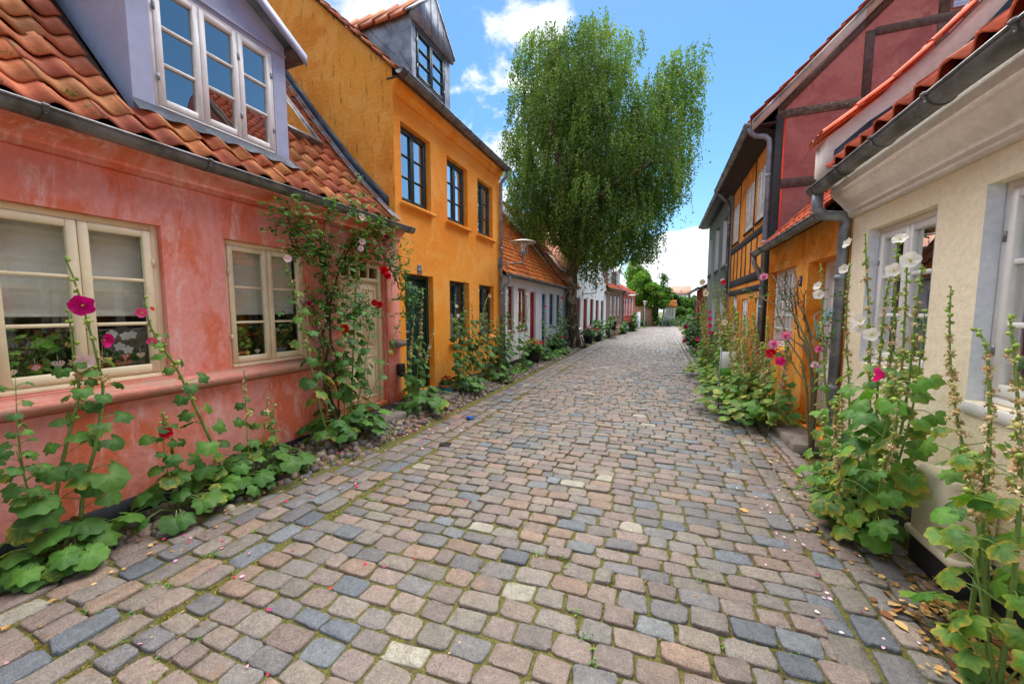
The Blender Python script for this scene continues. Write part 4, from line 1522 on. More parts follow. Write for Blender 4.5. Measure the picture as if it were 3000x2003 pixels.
# ---- maroon house beyond
YF = 24.5
h = right_house('maroon_house', 2.0, YF, 'small maroon house with purple door and slate roof at the far right')
U = lambda y: YF - y
L = YF - 18.35
dd = (U(21.6), U(19.5), .12, 2.15, .1)
ww = (U(23.6), U(22.4), .8, 2.1, .08)
mb = MB()
facade(mb, 0, L, 0, 2.75, [dd, ww])
PP = [(-.35, 2.66), (.3, 3.0), (2.8, 4.3)]
shell(mb, 0, L, 0, 2.75, 5.6, [(0, 2.8)] + PP[1:])
mb.build('wall', M['maroon'], h)
roompart(h, .1, L - .1, .1, 2.5, .25, 2.5)
door(h, *dd[:4], .08, 'door_purple', 'same', ((.06, .94),), .06, True, 4)
window(h, *ww[:4], .06, 'frame_red', 2, 2, 0, .05, .045, .024, glass='glass_weak')
mb = MB()
for a, b in zip(PP[:-1], PP[1:]):
    mb.prism([(-.2, a[0], a[1]), (-.2, b[0], b[1]), (-.2, b[0], b[1] - .06), (-.2, a[0], a[1] - .06)], (L + .2, 0, 0))
backslope(mb, PP, 0, L, 5.7, 2.7)
mb.build('roof', M['slate'], h)
gutter(h, -.2, L, -.4, 2.65, .06, 'zinc_dark', 1.2)
pipe(h, [(-.1, -.4, 2.6), (-.1, -.38, 2.4), (-.05, -.05, 2.2), (-.05, -.05, .1)], .04, 'zinc_dark')
mbx = empty('mailbox', (2.0, 20.6, 1.32), R(-90))
tag(mbx, 'pale grey rounded mailbox on the maroon house beside the purple door', 'mailbox')
mb = MB()
mb.box(-.16, .16, -.14, 0, 0, .24, .03)
mb.build('case', M['white'], mbx)
mb = MB()
mb.prism([(-.17, 0, .26), (-.17, -.1, .265), (-.17, -.17, .20), (-.17, -.15, .19), (-.17, 0, .235)], (.34, 0, 0))
mb.build('flap', M['zinc_light'], mbx)
# ================================================================== ground
def sm(a, b, x):
    t = np.clip((x - a) / (b - a), 0, 1)
    return t * t * (3 - 2 * t)

def gz(x, y):
    x, y = np.asarray(x, float), np.asarray(y, float)
    w = sm(-2.98, -3.75, x) if False else np.clip((-2.98 - x) / .8, 0, 1)
    hl = .15 * sm(1.4, 4.0, y) * (1 - sm(7.5, 9.8, y)) + .02
    wr = np.clip((x - 1.42) / .3, 0, 1)
    return w * hl + wr * .03

mb = MB()
S_ = 400
mb.add([(-S_, -S_, -.30), (S_, -S_, -.30), (S_, S_, -.30), (-S_, S_, -.30)], [(0, 1, 2, 3)])
tag(mb.build('ground', M['soil']), kind='structure')
mb = MB()
xs = np.concatenate([np.linspace(-4.2, -2.9, 14), np.linspace(-2.7, 1.3, 9), np.linspace(1.42, 2.2, 6), [4, 9]])
ys = np.concatenate([np.linspace(-3, 12, 61), np.linspace(13, 60, 24)])
X_, Y_ = np.meshgrid(xs, ys)
Z_ = gz(X_, Y_) - .015
nx, ny = len(xs), len(ys)
idx = np.arange(nx * ny).reshape(ny, nx)
F = np.stack([idx[:-1, :-1], idx[:-1, 1:], idx[1:, 1:], idx[1:, :-1]], -1).reshape(-1, 4)
mb.add(np.stack([X_, Y_, Z_], -1).reshape(-1, 3), F)
tag(mb.build('mossy_joints', M['soil'], None, True), kind='structure')

# granite setts: every stone a rounded block, laid row by row
rg = np.random.default_rng(7)
pal = np.array([s(152, 136, 130), s(160, 146, 136), s(142, 130, 126), s(134, 134, 134), s(126, 130, 136), s(144, 140, 134), s(148, 132, 126),
                s(156, 148, 138), s(120, 124, 132), s(138, 136, 128), s(146, 134, 130), s(156, 138, 130), s(162, 138, 120), s(130, 126, 124)])
def setts(mb, cx, cy, a, b, ang, n, top, cols, ring3=True, zb=-.06):
    """cx.. arrays of stone centres, sizes and turn; n outline points"""
    N = len(cx)
    th = np.linspace(0, 2 * PI, n, endpoint=False) + PI / n
    e = rg.uniform(.20, .40, (N, 1))
    ct, st = np.cos(th)[None], np.sin(th)[None]
    ox = np.sign(ct) * np.abs(ct) ** e
    oy = np.sign(st) * np.abs(st) ** e
    j = 1 + rg.normal(0, .026, (N, n)) - np.abs(rg.normal(0, .05, (N, n))) * (rg.random((N, n)) < .18)
    # skew each stone a little
    sk = rg.normal(0, .05, (N, 1))
    tp = rg.normal(0, .05, (N, 1))
    ox, oy = (ox * (1 + tp * oy)) * j, (oy + sk * ox) * j
    ca, sa = np.cos(ang)[:, None], np.sin(ang)[:, None]
    tx, ty = rg.normal(0, .012, (N, 1)), rg.normal(0, .012, (N, 1))
    rings = [(1.0, zb), (.992, -.010), (.966, -.003), (.90, .0)] if ring3 else [(1.0, zb), (.95, -.008), (.8, 0)]
    VV = []
    for k, (sc, z) in enumerate(rings):
        lx, ly = ox * sc * a[:, None] / 2, oy * sc * b[:, None] / 2
        X = cx[:, None] + lx * ca - ly * sa
        Y = cy[:, None] + lx * sa + ly * ca
        Z = top[:, None] + z + (tx * lx + ty * ly if k else 0) + (rg.normal(0, .0022, (N, n)) if k > 1 else 0)
        VV.append(np.stack([X, Y, np.broadcast_to(Z, X.shape)], -1))
    C = np.stack([cx, cy, top + .0015], -1)[:, None]
    V = np.concatenate(VV + [C], 1)
    K = V.shape[1]
    base = (np.arange(N) * K)[:, None, None]
    k = np.arange(n)
    k2 = (k + 1) % n
    Q = np.concatenate([np.stack([r * n + k, r * n + k2, (r + 1) * n + k2, (r + 1) * n + k], -1) for r in range(len(rings) - 1)])
    last = (len(rings) - 1) * n
    T = np.stack([last + k, last + k2, np.full(n, K - 1)], -1)
    cc = np.repeat(cols, K, axis=0)
    mb.add(V.reshape(-1, 3), (Q[None] + base).reshape(-1, 4), cc)
    mb.l.append((T[None] + base + mb.nv - N * K).ravel())
    mb.n.append(np.full(N * n, 3))

def edge_x(y):
    return -3.66 + np.clip((np.asarray(y) - .5) * .2, 0, .52)

def rowset():
    cx, cy, a, b, an = [], [], [], [], []
    # cross rows in the carriageway
    y = .15
    while y < 60:
        rowh = rg.uniform(.116, .150)
        tilt = .03 * math.sin(y * .9) + .01
        xl = -2.455 + rg.uniform(-.02, .02)
        xr = .80 + rg.uniform(-.03, .03)
        if y > 31:
            xl, xr = -2.0 + max(0, (y - 33)) * .2, 5.0
        x = xl + rg.uniform(0, .08)
        while x < xr:
            w = rg.choice([rg.uniform(.16, .205), rg.uniform(.19, .245), rg.uniform(.11, .14)], p=[.38, .55, .07])
            cx.append(x + w / 2)
            cy.append(y + rowh / 2 + (x + .8) * tilt + .012 * math.sin(x * 3 + y * 1.7) + rg.normal(0, .004))
            gap = rg.uniform(.005, .015)
            a.append(w - gap)
            b.append(rowh - rg.uniform(.006, .015))
            an.append(tilt + rg.normal(0, .03))
            x += w
        y += rowh
    # lengthwise bands along both sides
    for x0, wd, kind in [(-3.64, .17, 'p'), (-3.47, .17, 'p'), (-3.30, .17, 'p'), (-3.13, .17, 'p'), (-2.96, .165, 'l'), (-2.795, .17, 'l'), (-2.625, .17, 'l'), (.83, .165, 'r'), (.995, .17, 'r'), (1.165, .17, 'r'), (1.335, .16, 'r'), (1.50, .17, 'n')]:
        y = -1.0 + rg.uniform(0, .2)
        while y < (3.2 if kind in 'np' else 31):
            ln = rg.uniform(.16, .29)
            off = 0
            if kind == 'p' and x0 < edge_x(y) - .03:
                y += ln
                continue
            if kind == 'l' and y > 19:
                off = (y - 19) * .075
            cx.append(x0 + wd / 2 + off + rg.normal(0, .006))
            cy.append(y + ln / 2)
            a.append(wd - rg.uniform(.008, .02))
            b.append(ln - rg.uniform(.008, .02))
            an.append(rg.normal(0, .035))
            y += ln
    # where the cross rows start in the very foreground
    y = -1.2
    while y < .15:
        x = -2.42
        while x < .8:
            w = rg.uniform(.15, .23)
            cx.append(x + w / 2); cy.append(y + .065); a.append(w - .018); b.append(.115); an.append(rg.normal(0, .03))
            x += w
        y += .133
    return [np.array(q) for q in (cx, cy, a, b, an)]

cx, cy, a_, b_, an = rowset()
top = rg.normal(0, .0055, len(cx))
top += .007 * np.sin(cx * 2.1 + 1) * np.sin(cy * 1.3)
top = np.clip(top, -.005, .014)
pal = pal * .72 + pal.mean(0) * .28
cols = pal[rg.integers(0, len(pal), len(cx))] * rg.uniform(.64, .86, (len(cx), 1)) * np.array([1.03, 1.0, .95])
bl = rg.random(len(cx)) < (.06 + .10 * sm(-.8, .3, cx) * (1 - sm(.9, 1.2, cx)))
cols[bl] = (np.array([s(118, 126, 134), s(126, 132, 138), s(112, 118, 126), s(130, 134, 136)])[rg.integers(0, 4, bl.sum())]) * rg.uniform(.7, .95, (bl.sum(), 1))
cols *= (1 + .22 * sm(.9, 1.4, cx))[:, None]  # setts towards the right kerb coloured lighter to offset the shade there
lt = rg.random(len(cx)) < .012
cols[lt] = np.array(s(158, 154, 140)) * rg.uniform(.9, 1.1, (lt.sum(), 1))
dk = rg.random(len(cx)) < .012
cols[dk] = np.array(s(92, 98, 106)) * rg.uniform(.9, 1.1, (dk.sum(), 1))
dist = np.hypot(cx, cy)
mb = MB()
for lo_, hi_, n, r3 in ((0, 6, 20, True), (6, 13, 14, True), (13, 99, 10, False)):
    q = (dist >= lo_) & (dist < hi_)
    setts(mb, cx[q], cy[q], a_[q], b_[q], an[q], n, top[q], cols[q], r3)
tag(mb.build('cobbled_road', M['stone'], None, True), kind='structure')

# raised kerb row on the right and doorsteps
def slab(name, x0, x1, y0, y1, z1, label, cat, kind=None, mat='granite', ch=.015):
    o = MB()
    cxm, cym = (x0 + x1) / 2, (y0 + y1) / 2
    o.box(x0, x1, y0, y1, -.05, z1, ch)
    ob = o.build(name, M[mat], None, False, (cxm, cym, 0))
    tag(ob, label, cat, None, kind)
    return ob
slab('doorstep', -3.86, -3.42, 3.92, 4.90, .155, 'grey granite doorstep in front of the cream door of the red house', 'step')
slab('doorstep', -3.86, -3.40, 5.02, 6.05, .135, 'grey granite doorstep in front of the dark green door', 'step')
slab('doorstep', 1.45, 1.775, 5.0, 5.93, .15, 'granite doorstep below the white door of the low orange house', 'step')
slab('doorstep', -3.86, -3.45, 12.7, 13.5, .13, 'granite doorstep at the blue door of the white cottage', 'step')
mb = MB()
y = 3.4
KX, KY, KA, KB = [], [], [], []
while y < 18:
    ln = rg.uniform(.2, .34)
    KX.append(1.44); KY.append(y + ln / 2); KA.append(.13); KB.append(ln - .015)
    y += ln
n = len(KX)
setts(mb, np.array(KX), np.array(KY), np.array(KA), np.array(KB), rg.normal(0, .03, n), 16, np.full(n, .05), pal[rg.integers(0, len(pal), n)] * .85)
tag(mb.build('kerb', M['stone'], None, True), kind='structure')

# rounded pebbles between the left houses and the setts
mb = MB()
px_, py_ = [], []
y = -1.0
while y < 20:
    x = -3.84
    while x < edge_x(y) + .02:
        dd_ = rg.uniform(.055, .11)
        px_.append(x + dd_ / 2 + rg.normal(0, .012)); py_.append(y + rg.normal(0, .03))
        x += dd_
    y += .072
px_, py_ = np.array(px_), np.array(py_)
N = len(px_)
k = np.linspace(0, 2 * PI, 10, endpoint=False)
ra = rg.uniform(.024, .060, N)
el = rg.uniform(.6, 1.0, N)
ang = rg.uniform(0, PI, N)
zt_ = gz(px_, py_) + rg.uniform(-.005, .022, N)
VV = []
for sc, dz in ((1.0, -.03), (.92, -.008), (.62, .010)):
    lx = np.cos(k)[None] * ra[:, None] * sc * (1 + rg.normal(0, .05, (N, 10)))
    ly = np.sin(k)[None] * (ra * el)[:, None] * sc * (1 + rg.normal(0, .05, (N, 10)))
    VV.append(np.stack([px_[:, None] + lx * np.cos(ang)[:, None] - ly * np.sin(ang)[:, None], py_[:, None] + lx * np.sin(ang)[:, None] + ly * np.cos(ang)[:, None],
                        np.broadcast_to((zt_ + dz)[:, None], lx.shape)], -1))
VV.append(np.stack([px_, py_, zt_ + .016], -1)[:, None])
V = np.concatenate(VV, 1)
K = 31
k = np.arange(10)
k2 = (k + 1) % 10
Q = np.concatenate([np.stack([r * 10 + k, r * 10 + k2, (r + 1) * 10 + k2, (r + 1) * 10 + k], -1) for r in range(2)])
T = np.stack([20 + k, 20 + k2, np.full(10, 30)], -1)
base = (np.arange(N) * K)[:, None, None]
pc = np.array([s(118, 104, 94), s(140, 124, 110), s(112, 108, 104), s(140, 112, 102), s(160, 150, 132), s(98, 96, 92)])
cc = np.repeat(pc[rg.integers(0, 6, N)] * rg.uniform(.7, 1.1, (N, 1)), K, 0)
mb.add(V.reshape(-1, 3), (Q[None] + base).reshape(-1, 4), cc)
mb.l.append((T[None] + base + mb.nv - N * K).ravel())
mb.n.append(np.full(N * 10, 3))
tag(mb.build('pebble_strip', M['pebble'], None, True), kind='stuff')

# ================================================================== plants
def leaf_template(lobes=5, depth=.22, n=30, notch=.22, fold=.06, droop=.22, serr=.03, seed=0):
    r = np.random.default_rng(seed)
    th = np.linspace(-PI, PI, n, endpoint=False) + PI / n
    ax = {5: [0, .95, -.95, 1.95, -1.95], 3: [0, 1.2, -1.2], 7: [0, .8, -.8, 1.55, -1.55, 2.3, -2.3]}[lobes]
    lob = np.max([np.exp(-((th - a) / .38) ** 2) for a in ax], 0)
    rad = (1 - depth) + depth * lob
    rad *= 1 - (1 - notch) * np.exp(-((np.abs(th) - PI) / .33) ** 2)
    rad *= 1 - .18 * (np.abs(th) / PI) ** 2
    rad *= 1 + serr * np.sin(th * n * .5 * .98 + 1) + r.normal(0, serr * .6, n)
    V, vein = [(0, 0, 0)], [1]
    rings = (.4, .75, 1.0)
    for q in rings:
        for i in range(n):
            x, y = rad[i] * q * math.cos(th[i]), rad[i] * q * math.sin(th[i])
            z = fold * (.35 - lob[i]) * q * 1.5 - droop * (q ** 2) * (.6 + .4 * math.cos(th[i])) + r.normal(0, .022) * q + .06 * math.sin(3 * th[i] + seed) * q ** 1.5
            V.append((x, y, z))
            vein.append(max(0, lob[i] - .75) * 3 * (1 - q * .75))
    F = [(0, 1 + i, 1 + (i + 1) % n) for i in range(n)]
    F4 = [(1 + k * n + i, 1 + (k + 1) * n + i, 1 + (k + 1) * n + (i + 1) % n, 1 + k * n + (i + 1) % n) for k in range(2) for i in range(n)]
    q = np.concatenate([[0], np.repeat(rings, n)])
    return np.array(V), [tuple(f) for f in F] + F4, np.array(vein), q
LEAVES = [leaf_template(5, .34, 30, .25, .10, .38, .035, k) for k in range(3)] + [leaf_template(5, .48, 34, .25, .07, .28, .03, 5), leaf_template(7, .18, 36, .2, .08, .26, .03, 6)]
LEAVES_LO = [leaf_template(5, .36, 15, .3, .09, .22, .03, k + 10) for k in range(3)]

def place(T, pos, axis, normal, size):
    """axis: petiole to tip; normal: upper face"""
    x = Vector(axis).normalized()
    z = Vector(normal)
    z = z - x * z.dot(x)
    z = z.normalized() if z.length > 1e-5 else x.orthogonal().normalized()
    y = z.cross(x)
    A = np.array([x, y, z])
    return (T * size) @ A + np.array(pos)

G_FRESH = [s(76, 122, 46), s(64, 108, 40), s(88, 134, 50), s(70, 116, 50)]
G_LIGHT = [s(96, 146, 52), s(82, 134, 48), s(110, 156, 60), s(74, 124, 50)]
G_DARK = [s(50, 92, 42), s(44, 84, 40), s(60, 102, 46)]
YEL, BRN = np.array(s(196, 186, 60)), np.array(s(168, 112, 56))

LEAF_K = [.92]
def add_leaf(mb, pos, axis, normal, size, rng, pal_=G_FRESH, worn=0.0, lo=False, kinds=None):
    T, F, vein, q = rng.choice(LEAVES_LO if lo else (LEAVES if kinds is None else [LEAVES[k] for k in kinds]))
    V = place(T, pos, axis, normal, size * LEAF_K[0])
    c = np.array(rng.choice(pal_)) * rng.uniform(.75, 1.2)
    C = c[None] * (1 + .0 * q[:, None])
    C = C + vein[:, None] * np.array([.05, .075, .02])[None]
    if worn > 0 and rng.random() < worn:
        w = rng.random()
        r_ = np.random.default_rng(rng.randrange(10 ** 6))
        k = np.clip((q - .55) * 2.2, 0, 1) * np.clip(r_.normal(.55, .4, len(q)), 0, 1) * (0.4 + .8 * w)
        C = C * (1 - k[:, None]) + YEL * k[:, None]
        if w > .45:
            k = np.clip((q - .8) * 5, 0, 1) * np.clip(r_.normal(.3, .5, len(q)), 0, 1)
            C = C * (1 - k[:, None]) + BRN * k[:, None]
    mb.add(V, F, C)

def flower_mesh(pos, face, R_, cin, cout, throat=None, seed=0, depth=.42, half=1.0):
    r = np.random.default_rng(seed)
    n = 35
    th = np.linspace(0, 2 * PI, n, endpoint=False)
    rings = (.06, .22, .5, .8, 1.0)
    ph = r.uniform(0, 6)
    V, C = [], []
    cin, cout = np.array(cin), np.array(cout)
    thr = np.array(throat) if throat is not None else cin
    for q in rings:
        for t in th:
            rr = R_ * q * (1 + (.10 * math.cos(5 * t) * (q - .3) if q > .4 else 0) + (r.normal(0, .02) if q > .9 else 0)) * half
            z = R_ * (depth * q ** 1.3 + (.09 * math.sin(5 * t + ph) + .06 * math.sin(12 * t + ph)) * q ** 2)
            V.append((rr * math.cos(t), rr * math.sin(t), z))
            m = min(1, q / .32) ** .7
            C.append(thr * (1 - m) + cin * m if q <= .5 else cin * (1 - (q - .5) * 2) + cout * ((q - .5) * 2))
    F = [tuple(range(n))[::-1]]
    for k in range(len(rings) - 1):
        F += [(k * n + i, k * n + (i + 1) % n, (k + 1) * n + (i + 1) % n, (k + 1) * n + i) for i in range(n)]
    z = Vector(face).normalized()
    x = z.orthogonal().normalized()
    y = z.cross(x)
    A = np.array([x, y, z])
    mb = MB()
    mb.add(np.array(V) @ A + np.array(pos), F, np.array(C))
    # stamen column
    P = [np.array(pos) + np.array(z) * R_ * t for t in (.0, .2, .36)]
    mb.tube(P, [R_ * .09, R_ * .11, R_ * .07], 7, s(236, 216, 120))
    return mb

def blob(mb, pos, r, c, rng, sq=1.0, axis=(0, 0, 1)):
    V, F = [], []
    n, m = 7, 4
    for i in range(m + 1):
        ph = PI * i / m
        for k in range(n):
            t = 2 * PI * k / n
            rr = r * math.sin(ph) * (1 + .12 * math.cos(5 * t))
            V.append((rr * math.cos(t), rr * math.sin(t), -r * sq * math.cos(ph)))
    for i in range(m):
        for k in range(n):
            F.append((i * n + k, i * n + (k + 1) % n, (i + 1) * n + (k + 1) % n, (i + 1) * n + k))
    z = Vector(axis).normalized()
    x = z.orthogonal().normalized()
    A = np.array([x, z.cross(x), z])
    mb.add(np.array(V) @ A + np.array(pos), F, np.array(c) * rng.uniform(.8, 1.15))

def pod(mb, pos, axis, r, rng, fresh=False):
    """calyx: five sepals round a flat seed disc"""
    z = Vector(axis).normalized()
    x = z.orthogonal().normalized()
    y = z.cross(x)
    A = np.array([x, y, z])
    c1 = np.array(s(158, 176, 74) if fresh else rng.choice([s(228, 204, 152), s(216, 184, 126), s(236, 216, 172), s(200, 164, 112), s(206, 198, 124)])) * rng.uniform(.8, 1.1)
    V = [(0, 0, -r * .35)]
    F = []
    k = rng.uniform(0, 6)
    for i in range(5):
        t = k + i * 2 * PI / 5
        dn = r * rng.uniform(-.1, .35)
        V += [(r * .55 * math.cos(t - .6), r * .55 * math.sin(t - .6), 0), (r * 1.3 * math.cos(t), r * 1.3 * math.sin(t), dn), (r * .55 * math.cos(t + .6), r * .55 * math.sin(t + .6), 0)]
        b = 1 + 3 * i
        F += [(0, b, b + 1), (0, b + 1, b + 2)]
    mb.add(np.array(V) @ A + np.array(pos), F, c1)
    blob(mb, np.array(pos) + np.array(z) * r * .05, r * .5, c1 * (.85 if not fresh else 1.1), rng, .6, axis)

def interp(path, t):
    P = np.array(path, float)
    L = np.linalg.norm(np.diff(P, axis=0), axis=1)
    S = np.concatenate([[0], np.cumsum(L)])
    x = t * S[-1]
    k = min(max(np.searchsorted(S, x, 'right') - 1, 0), len(L) - 1)
    f = (x - S[k]) / L[k]
    tg = (P[k + 1] - P[k]) / L[k]
    return P[k] * (1 - f) + P[k + 1] * f, tg

def smooth_path(path, n=14):
    P = np.array(path, float)
    if len(P) == 2:
        P = np.vstack([P[0], P.mean(0) + [0.01, .015, 0], P[1]])
    t = np.linspace(0, 1, len(P))
    tt = np.linspace(0, 1, n)
    out = []
    for x in tt:       # Catmull-Rom
        k = min(int(x * (len(P) - 1)), len(P) - 2)
        f = x * (len(P) - 1) - k
        p0, p1, p2, p3 = P[max(k - 1, 0)], P[k], P[k + 1], P[min(k + 2, len(P) - 1)]
        out.append(.5 * ((2 * p1) + (-p0 + p2) * f + (2 * p0 - 5 * p1 + 4 * p2 - p3) * f ** 2 + (-p0 + 3 * p1 - 3 * p2 + p3) * f ** 3))
    return np.array(out)

def hollyhock(label, base, stems, flowers=(), clump=None, seed=1, pal_=G_FRESH, worn=.1, group=None, out=(1, 0), lo=False, name='hollyhock', cat='hollyhock'):
    """stems: dicts path, leaf=(n, t0, t1, size0, size1), bud=(t0, t1, n, fraction dry), r
       clump: (n, reach, size) basal leaves; out: direction away from the wall"""
    rng = random.Random(seed)
    root = empty(name, base)
    tag(root, label, cat, group)
    base = np.array(base, float)
    sm_, lf, pd = MB(), MB(), MB()
    npod = 0
    for sd_ in stems:
        P = smooth_path(sd_['path'], 16)
        r0 = sd_.get('r', .009)
        cst = sd_.get('c', s(112, 142, 66))
        sm_.tube(P, list(np.linspace(r0, r0 * .35, len(P))), 7, cst)
        n, t0, t1, s0, s1 = sd_.get('leaf', (0, 0, 0, 0, 0))
        az0 = rng.uniform(0, 6)
        for i in range(n):
            t = t0 + (t1 - t0) * (i + rng.uniform(.1, .9)) / n
            p, tg = interp(P, t)
            size = s0 + (s1 - s0) * i / max(n - 1, 1)
            size *= rng.uniform(.75, 1.2)
            az = az0 + i * 2.4 + rng.gauss(0, .4)
            d = Vector((math.cos(az), math.sin(az), 0))
            if d.x * out[0] + d.y * out[1] < -.35:
                d.x += out[0] * .9
                d.y += out[1] * .9
                d.normalize()
            pl_ = size * rng.uniform(.9, 1.7)
            e = p + np.array(d) * pl_ + np.array((0, 0, pl_ * rng.uniform(.0, .45)))
            sm_.tube([p, (p + e) / 2 + np.array((0, 0, pl_ * .12)), e], [.0035, .0028, .0022], 5, s(120, 150, 72), False)
            ax = (d.x, d.y, rng.uniform(-1.1, -.1))
            nr = (d.x * .5 + rng.gauss(0, .3) + out[0] * .6, d.y * .5 + rng.gauss(0, .3) + out[1] * .6, .75)
            add_leaf(lf, e, ax, nr, size, rng, pal_, worn, lo)
        if 'bud' in sd_:
            t0, t1, n, dry = sd_['bud']
            n = int(n * 1.1)
            for i in range(n):
                t = t0 + (t1 - t0) * i / max(n - 1, 1)
                p, tg = interp(P, t)
                t = min(1, max(0, t + rng.gauss(0, .012)))
                p, tg = interp(P, t)
                az = i * 2.39 + rng.gauss(0, .5)
                rs = .0155 * (1.2 - .55 * (i / n)) * rng.choice((.7, 1, 1, 1.25)) * rng.uniform(.75, 1.25) * sd_.get('bs', 1)
                o_ = np.array((math.cos(az), math.sin(az), rng.uniform(.15, .6)))
                rl = r0 * (1 - .65 * t)
                q = p + o_ * (rl + rs * .5)
                sm_.tube([p, q], [.0028, .0022], 4, s(140, 160, 80), False)
                top_ = i / n
                isdry = rng.random() < (dry if top_ < .75 else dry * .25)
                if top_ > .82:
                    blob(pd, q, rs * .9, s(150, 178, 80), rng, 1.1, o_)
                elif isdry:
                    pod(pd, q, o_, rs * 1.25, rng)
                    if rng.random() < .55:
                        pod(pd, q + np.array((rng.gauss(0, .012), rng.gauss(0, .012), rng.gauss(0, .012))), o_ + np.array((rng.gauss(0, .5), rng.gauss(0, .5), 0)), rs, rng)
                else:
                    pod(pd, q, o_, rs * 1.15, rng, True)
                    blob(pd, q + o_ * rs * .4, rs * .7, s(168, 188, 92), rng, 1.0, o_)
                npod += 1
    if clump:
        n, reach, size = clump[:3]
        for i in range(n):
            az = rng.uniform(0, 2 * PI)
            d = np.array((math.cos(az) + out[0] * .7, math.sin(az) + out[1] * .7, 0))
            d /= max(np.linalg.norm(d), .2)
            L_ = reach * rng.uniform(.3, 1.0)
            hgt = rng.uniform(.25, 1.05) * reach * .75
            e = base + d * L_ + np.array((0, 0, hgt * (1.15 - L_ / reach * .6) + .02))
            sm_.tube([base + d * .02, base + d * L_ * .5 + np.array((0, 0, hgt * .75)), e], [.005, .004, .003], 5, s(124, 150, 80), False)
            sz = size * rng.uniform(.6, 1.2)
            add_leaf(lf, e, (d[0], d[1], rng.uniform(-.6, -.05)), (d[0] * .5 + rng.gauss(0, .25), d[1] * .5 + rng.gauss(0, .25), 1), sz, rng, pal_, worn, lo, None if lo else [0, 1, 2, 4])
    sm_.build('stem', M['stem'], root, True, base)
    if lf.nv:
        lf.build('foliage', M['leaf'], root, True, base)
    if pd.nv:
        pd.build('seed_heads' if any('bud' in q and q['bud'][3] > .4 for q in stems) else 'flower_buds', M['pod'], root, True, base)
    for k, f in enumerate(flowers):
        pos, face, R_, ci, co = f[:5]
        th_ = f[5] if len(f) > 5 else None
        flower_mesh(pos, face, R_, ci, co, th_, seed * 31 + k, f[6] if len(f) > 6 else .42).build('flower', M['petal'], root, True, base)
    return root

MAG = (s(190, 12, 112), s(204, 22, 124), s(150, 8, 80))
PINK = (s(222, 60, 120), s(232, 96, 146), s(240, 220, 110))
RED = (s(206, 12, 40), s(220, 24, 60), s(160, 10, 50))
PALE = (s(240, 200, 204), s(242, 214, 214), s(226, 220, 130))
WHITE = (s(244, 243, 236), s(246, 246, 242), s(222, 216, 90))
CREAM = (s(240, 232, 190), s(244, 236, 204), s(196, 120, 84))
HOT = (s(222, 30, 120), s(232, 46, 130), s(190, 20, 90))
LG = 'hollyhocks along the left house walls'
RG = 'hollyhocks along the right house walls'
# ---- left foreground
hollyhock('hollyhock with yellow green buds and one pale pink flower before the large cream window', (-3.62, 1.07, .03),
          [dict(path=[(-3.62, 1.07, .03), (-3.60, 1.08, .3), (-3.58, 1.12, .59), (-3.57, 1.19, .9), (-3.57, 1.24, 1.11), (-3.57, 1.23, 1.32), (-3.57, 1.23, 1.64)], r=.013,
                leaf=(19, .12, .80, .115, .045), bud=(.58, 1, 22, .35)),
           dict(path=[(-3.62, 1.07, .03), (-3.5, .98, .45), (-3.42, .93, .72), (-3.36, .90, .86)], r=.005, leaf=(12, .35, 1, .055, .045)),
           dict(path=[(-3.62, 1.07, .03), (-3.45, .95, .6), (-3.38, .92, .98)], r=.004, leaf=(10, .45, 1, .05, .04)),
           dict(path=[(-3.62, 1.07, .03), (-3.42, .93, .7), (-3.34, .92, 1.28)], r=.004, leaf=(9, .55, 1, .05, .035))],
          [((-3.52, 1.265, 1.31), (.8, -.5, .1), .046, *PALE)], (14, .30, .10), 3, worn=.12, group=LG)
hollyhock('tallest hollyhock before the large cream window, with two magenta blooms', (-3.58, 1.17, .03),
          [dict(path=[(-3.58, 1.17, .03), (-3.55, 1.2, .40), (-3.54, 1.28, .73), (-3.54, 1.34, 1.06), (-3.53, 1.33, 1.26), (-3.53, 1.30, 1.54), (-3.53, 1.25, 1.86), (-3.53, 1.22, 1.98)], r=.012,
                leaf=(14, .14, .66, .11, .05), bud=(.60, 1, 17, .1))],
          [((-3.46, 1.26, 1.68), (.75, -.62, -.05), .064, *MAG), ((-3.47, 1.335, 1.45), (.7, .5, -.1), .048, *MAG, .7)], (20, .32, .10), 4, worn=.15, group=LG)
hollyhock('leaning hollyhock between the two cream windows with small pink yellow eyed flowers', (-3.55, 2.14, .03),
          [dict(path=[(-3.55, 2.14, .03), (-3.54, 2.07, .2), (-3.53, 1.97, .53), (-3.52, 1.86, .88), (-3.52, 1.76, 1.2), (-3.52, 1.66, 1.41), (-3.52, 1.61, 1.58), (-3.52, 1.60, 1.74)], r=.013,
                leaf=(16, .16, .85, .095, .045), bud=(.55, 1, 20, .15))],
          [((-3.47, 1.555, 1.63), (.8, -.55, .05), .034, *PINK), ((-3.47, 1.60, 1.42), (.8, -.5, 0), .030, *PINK), ((-3.48, 1.615, 1.655), (.6, .3, .3), .018, *RED)], (26, .34, .105), 5, worn=.12, group=LG)
hollyhock('short hollyhock under the sill course with a single crimson flower', (-3.60, 1.74, .03),
          [dict(path=[(-3.60, 1.74, .03), (-3.58, 1.69, .3), (-3.56, 1.66, .55), (-3.56, 1.67, .88)], r=.006, leaf=(13, .15, .88, .085, .045), bud=(.82, 1, 7, .0)),
           dict(path=[(-3.60, 1.74, .03), (-3.56, 1.72, .4), (-3.54, 1.71, .72)], r=.005, leaf=(7, .3, .95, .075, .05))],
          [((-3.50, 1.655, .715), (.85, -.5, .05), .042, *RED)], (24, .38, .105), 6, worn=.1, group=LG)
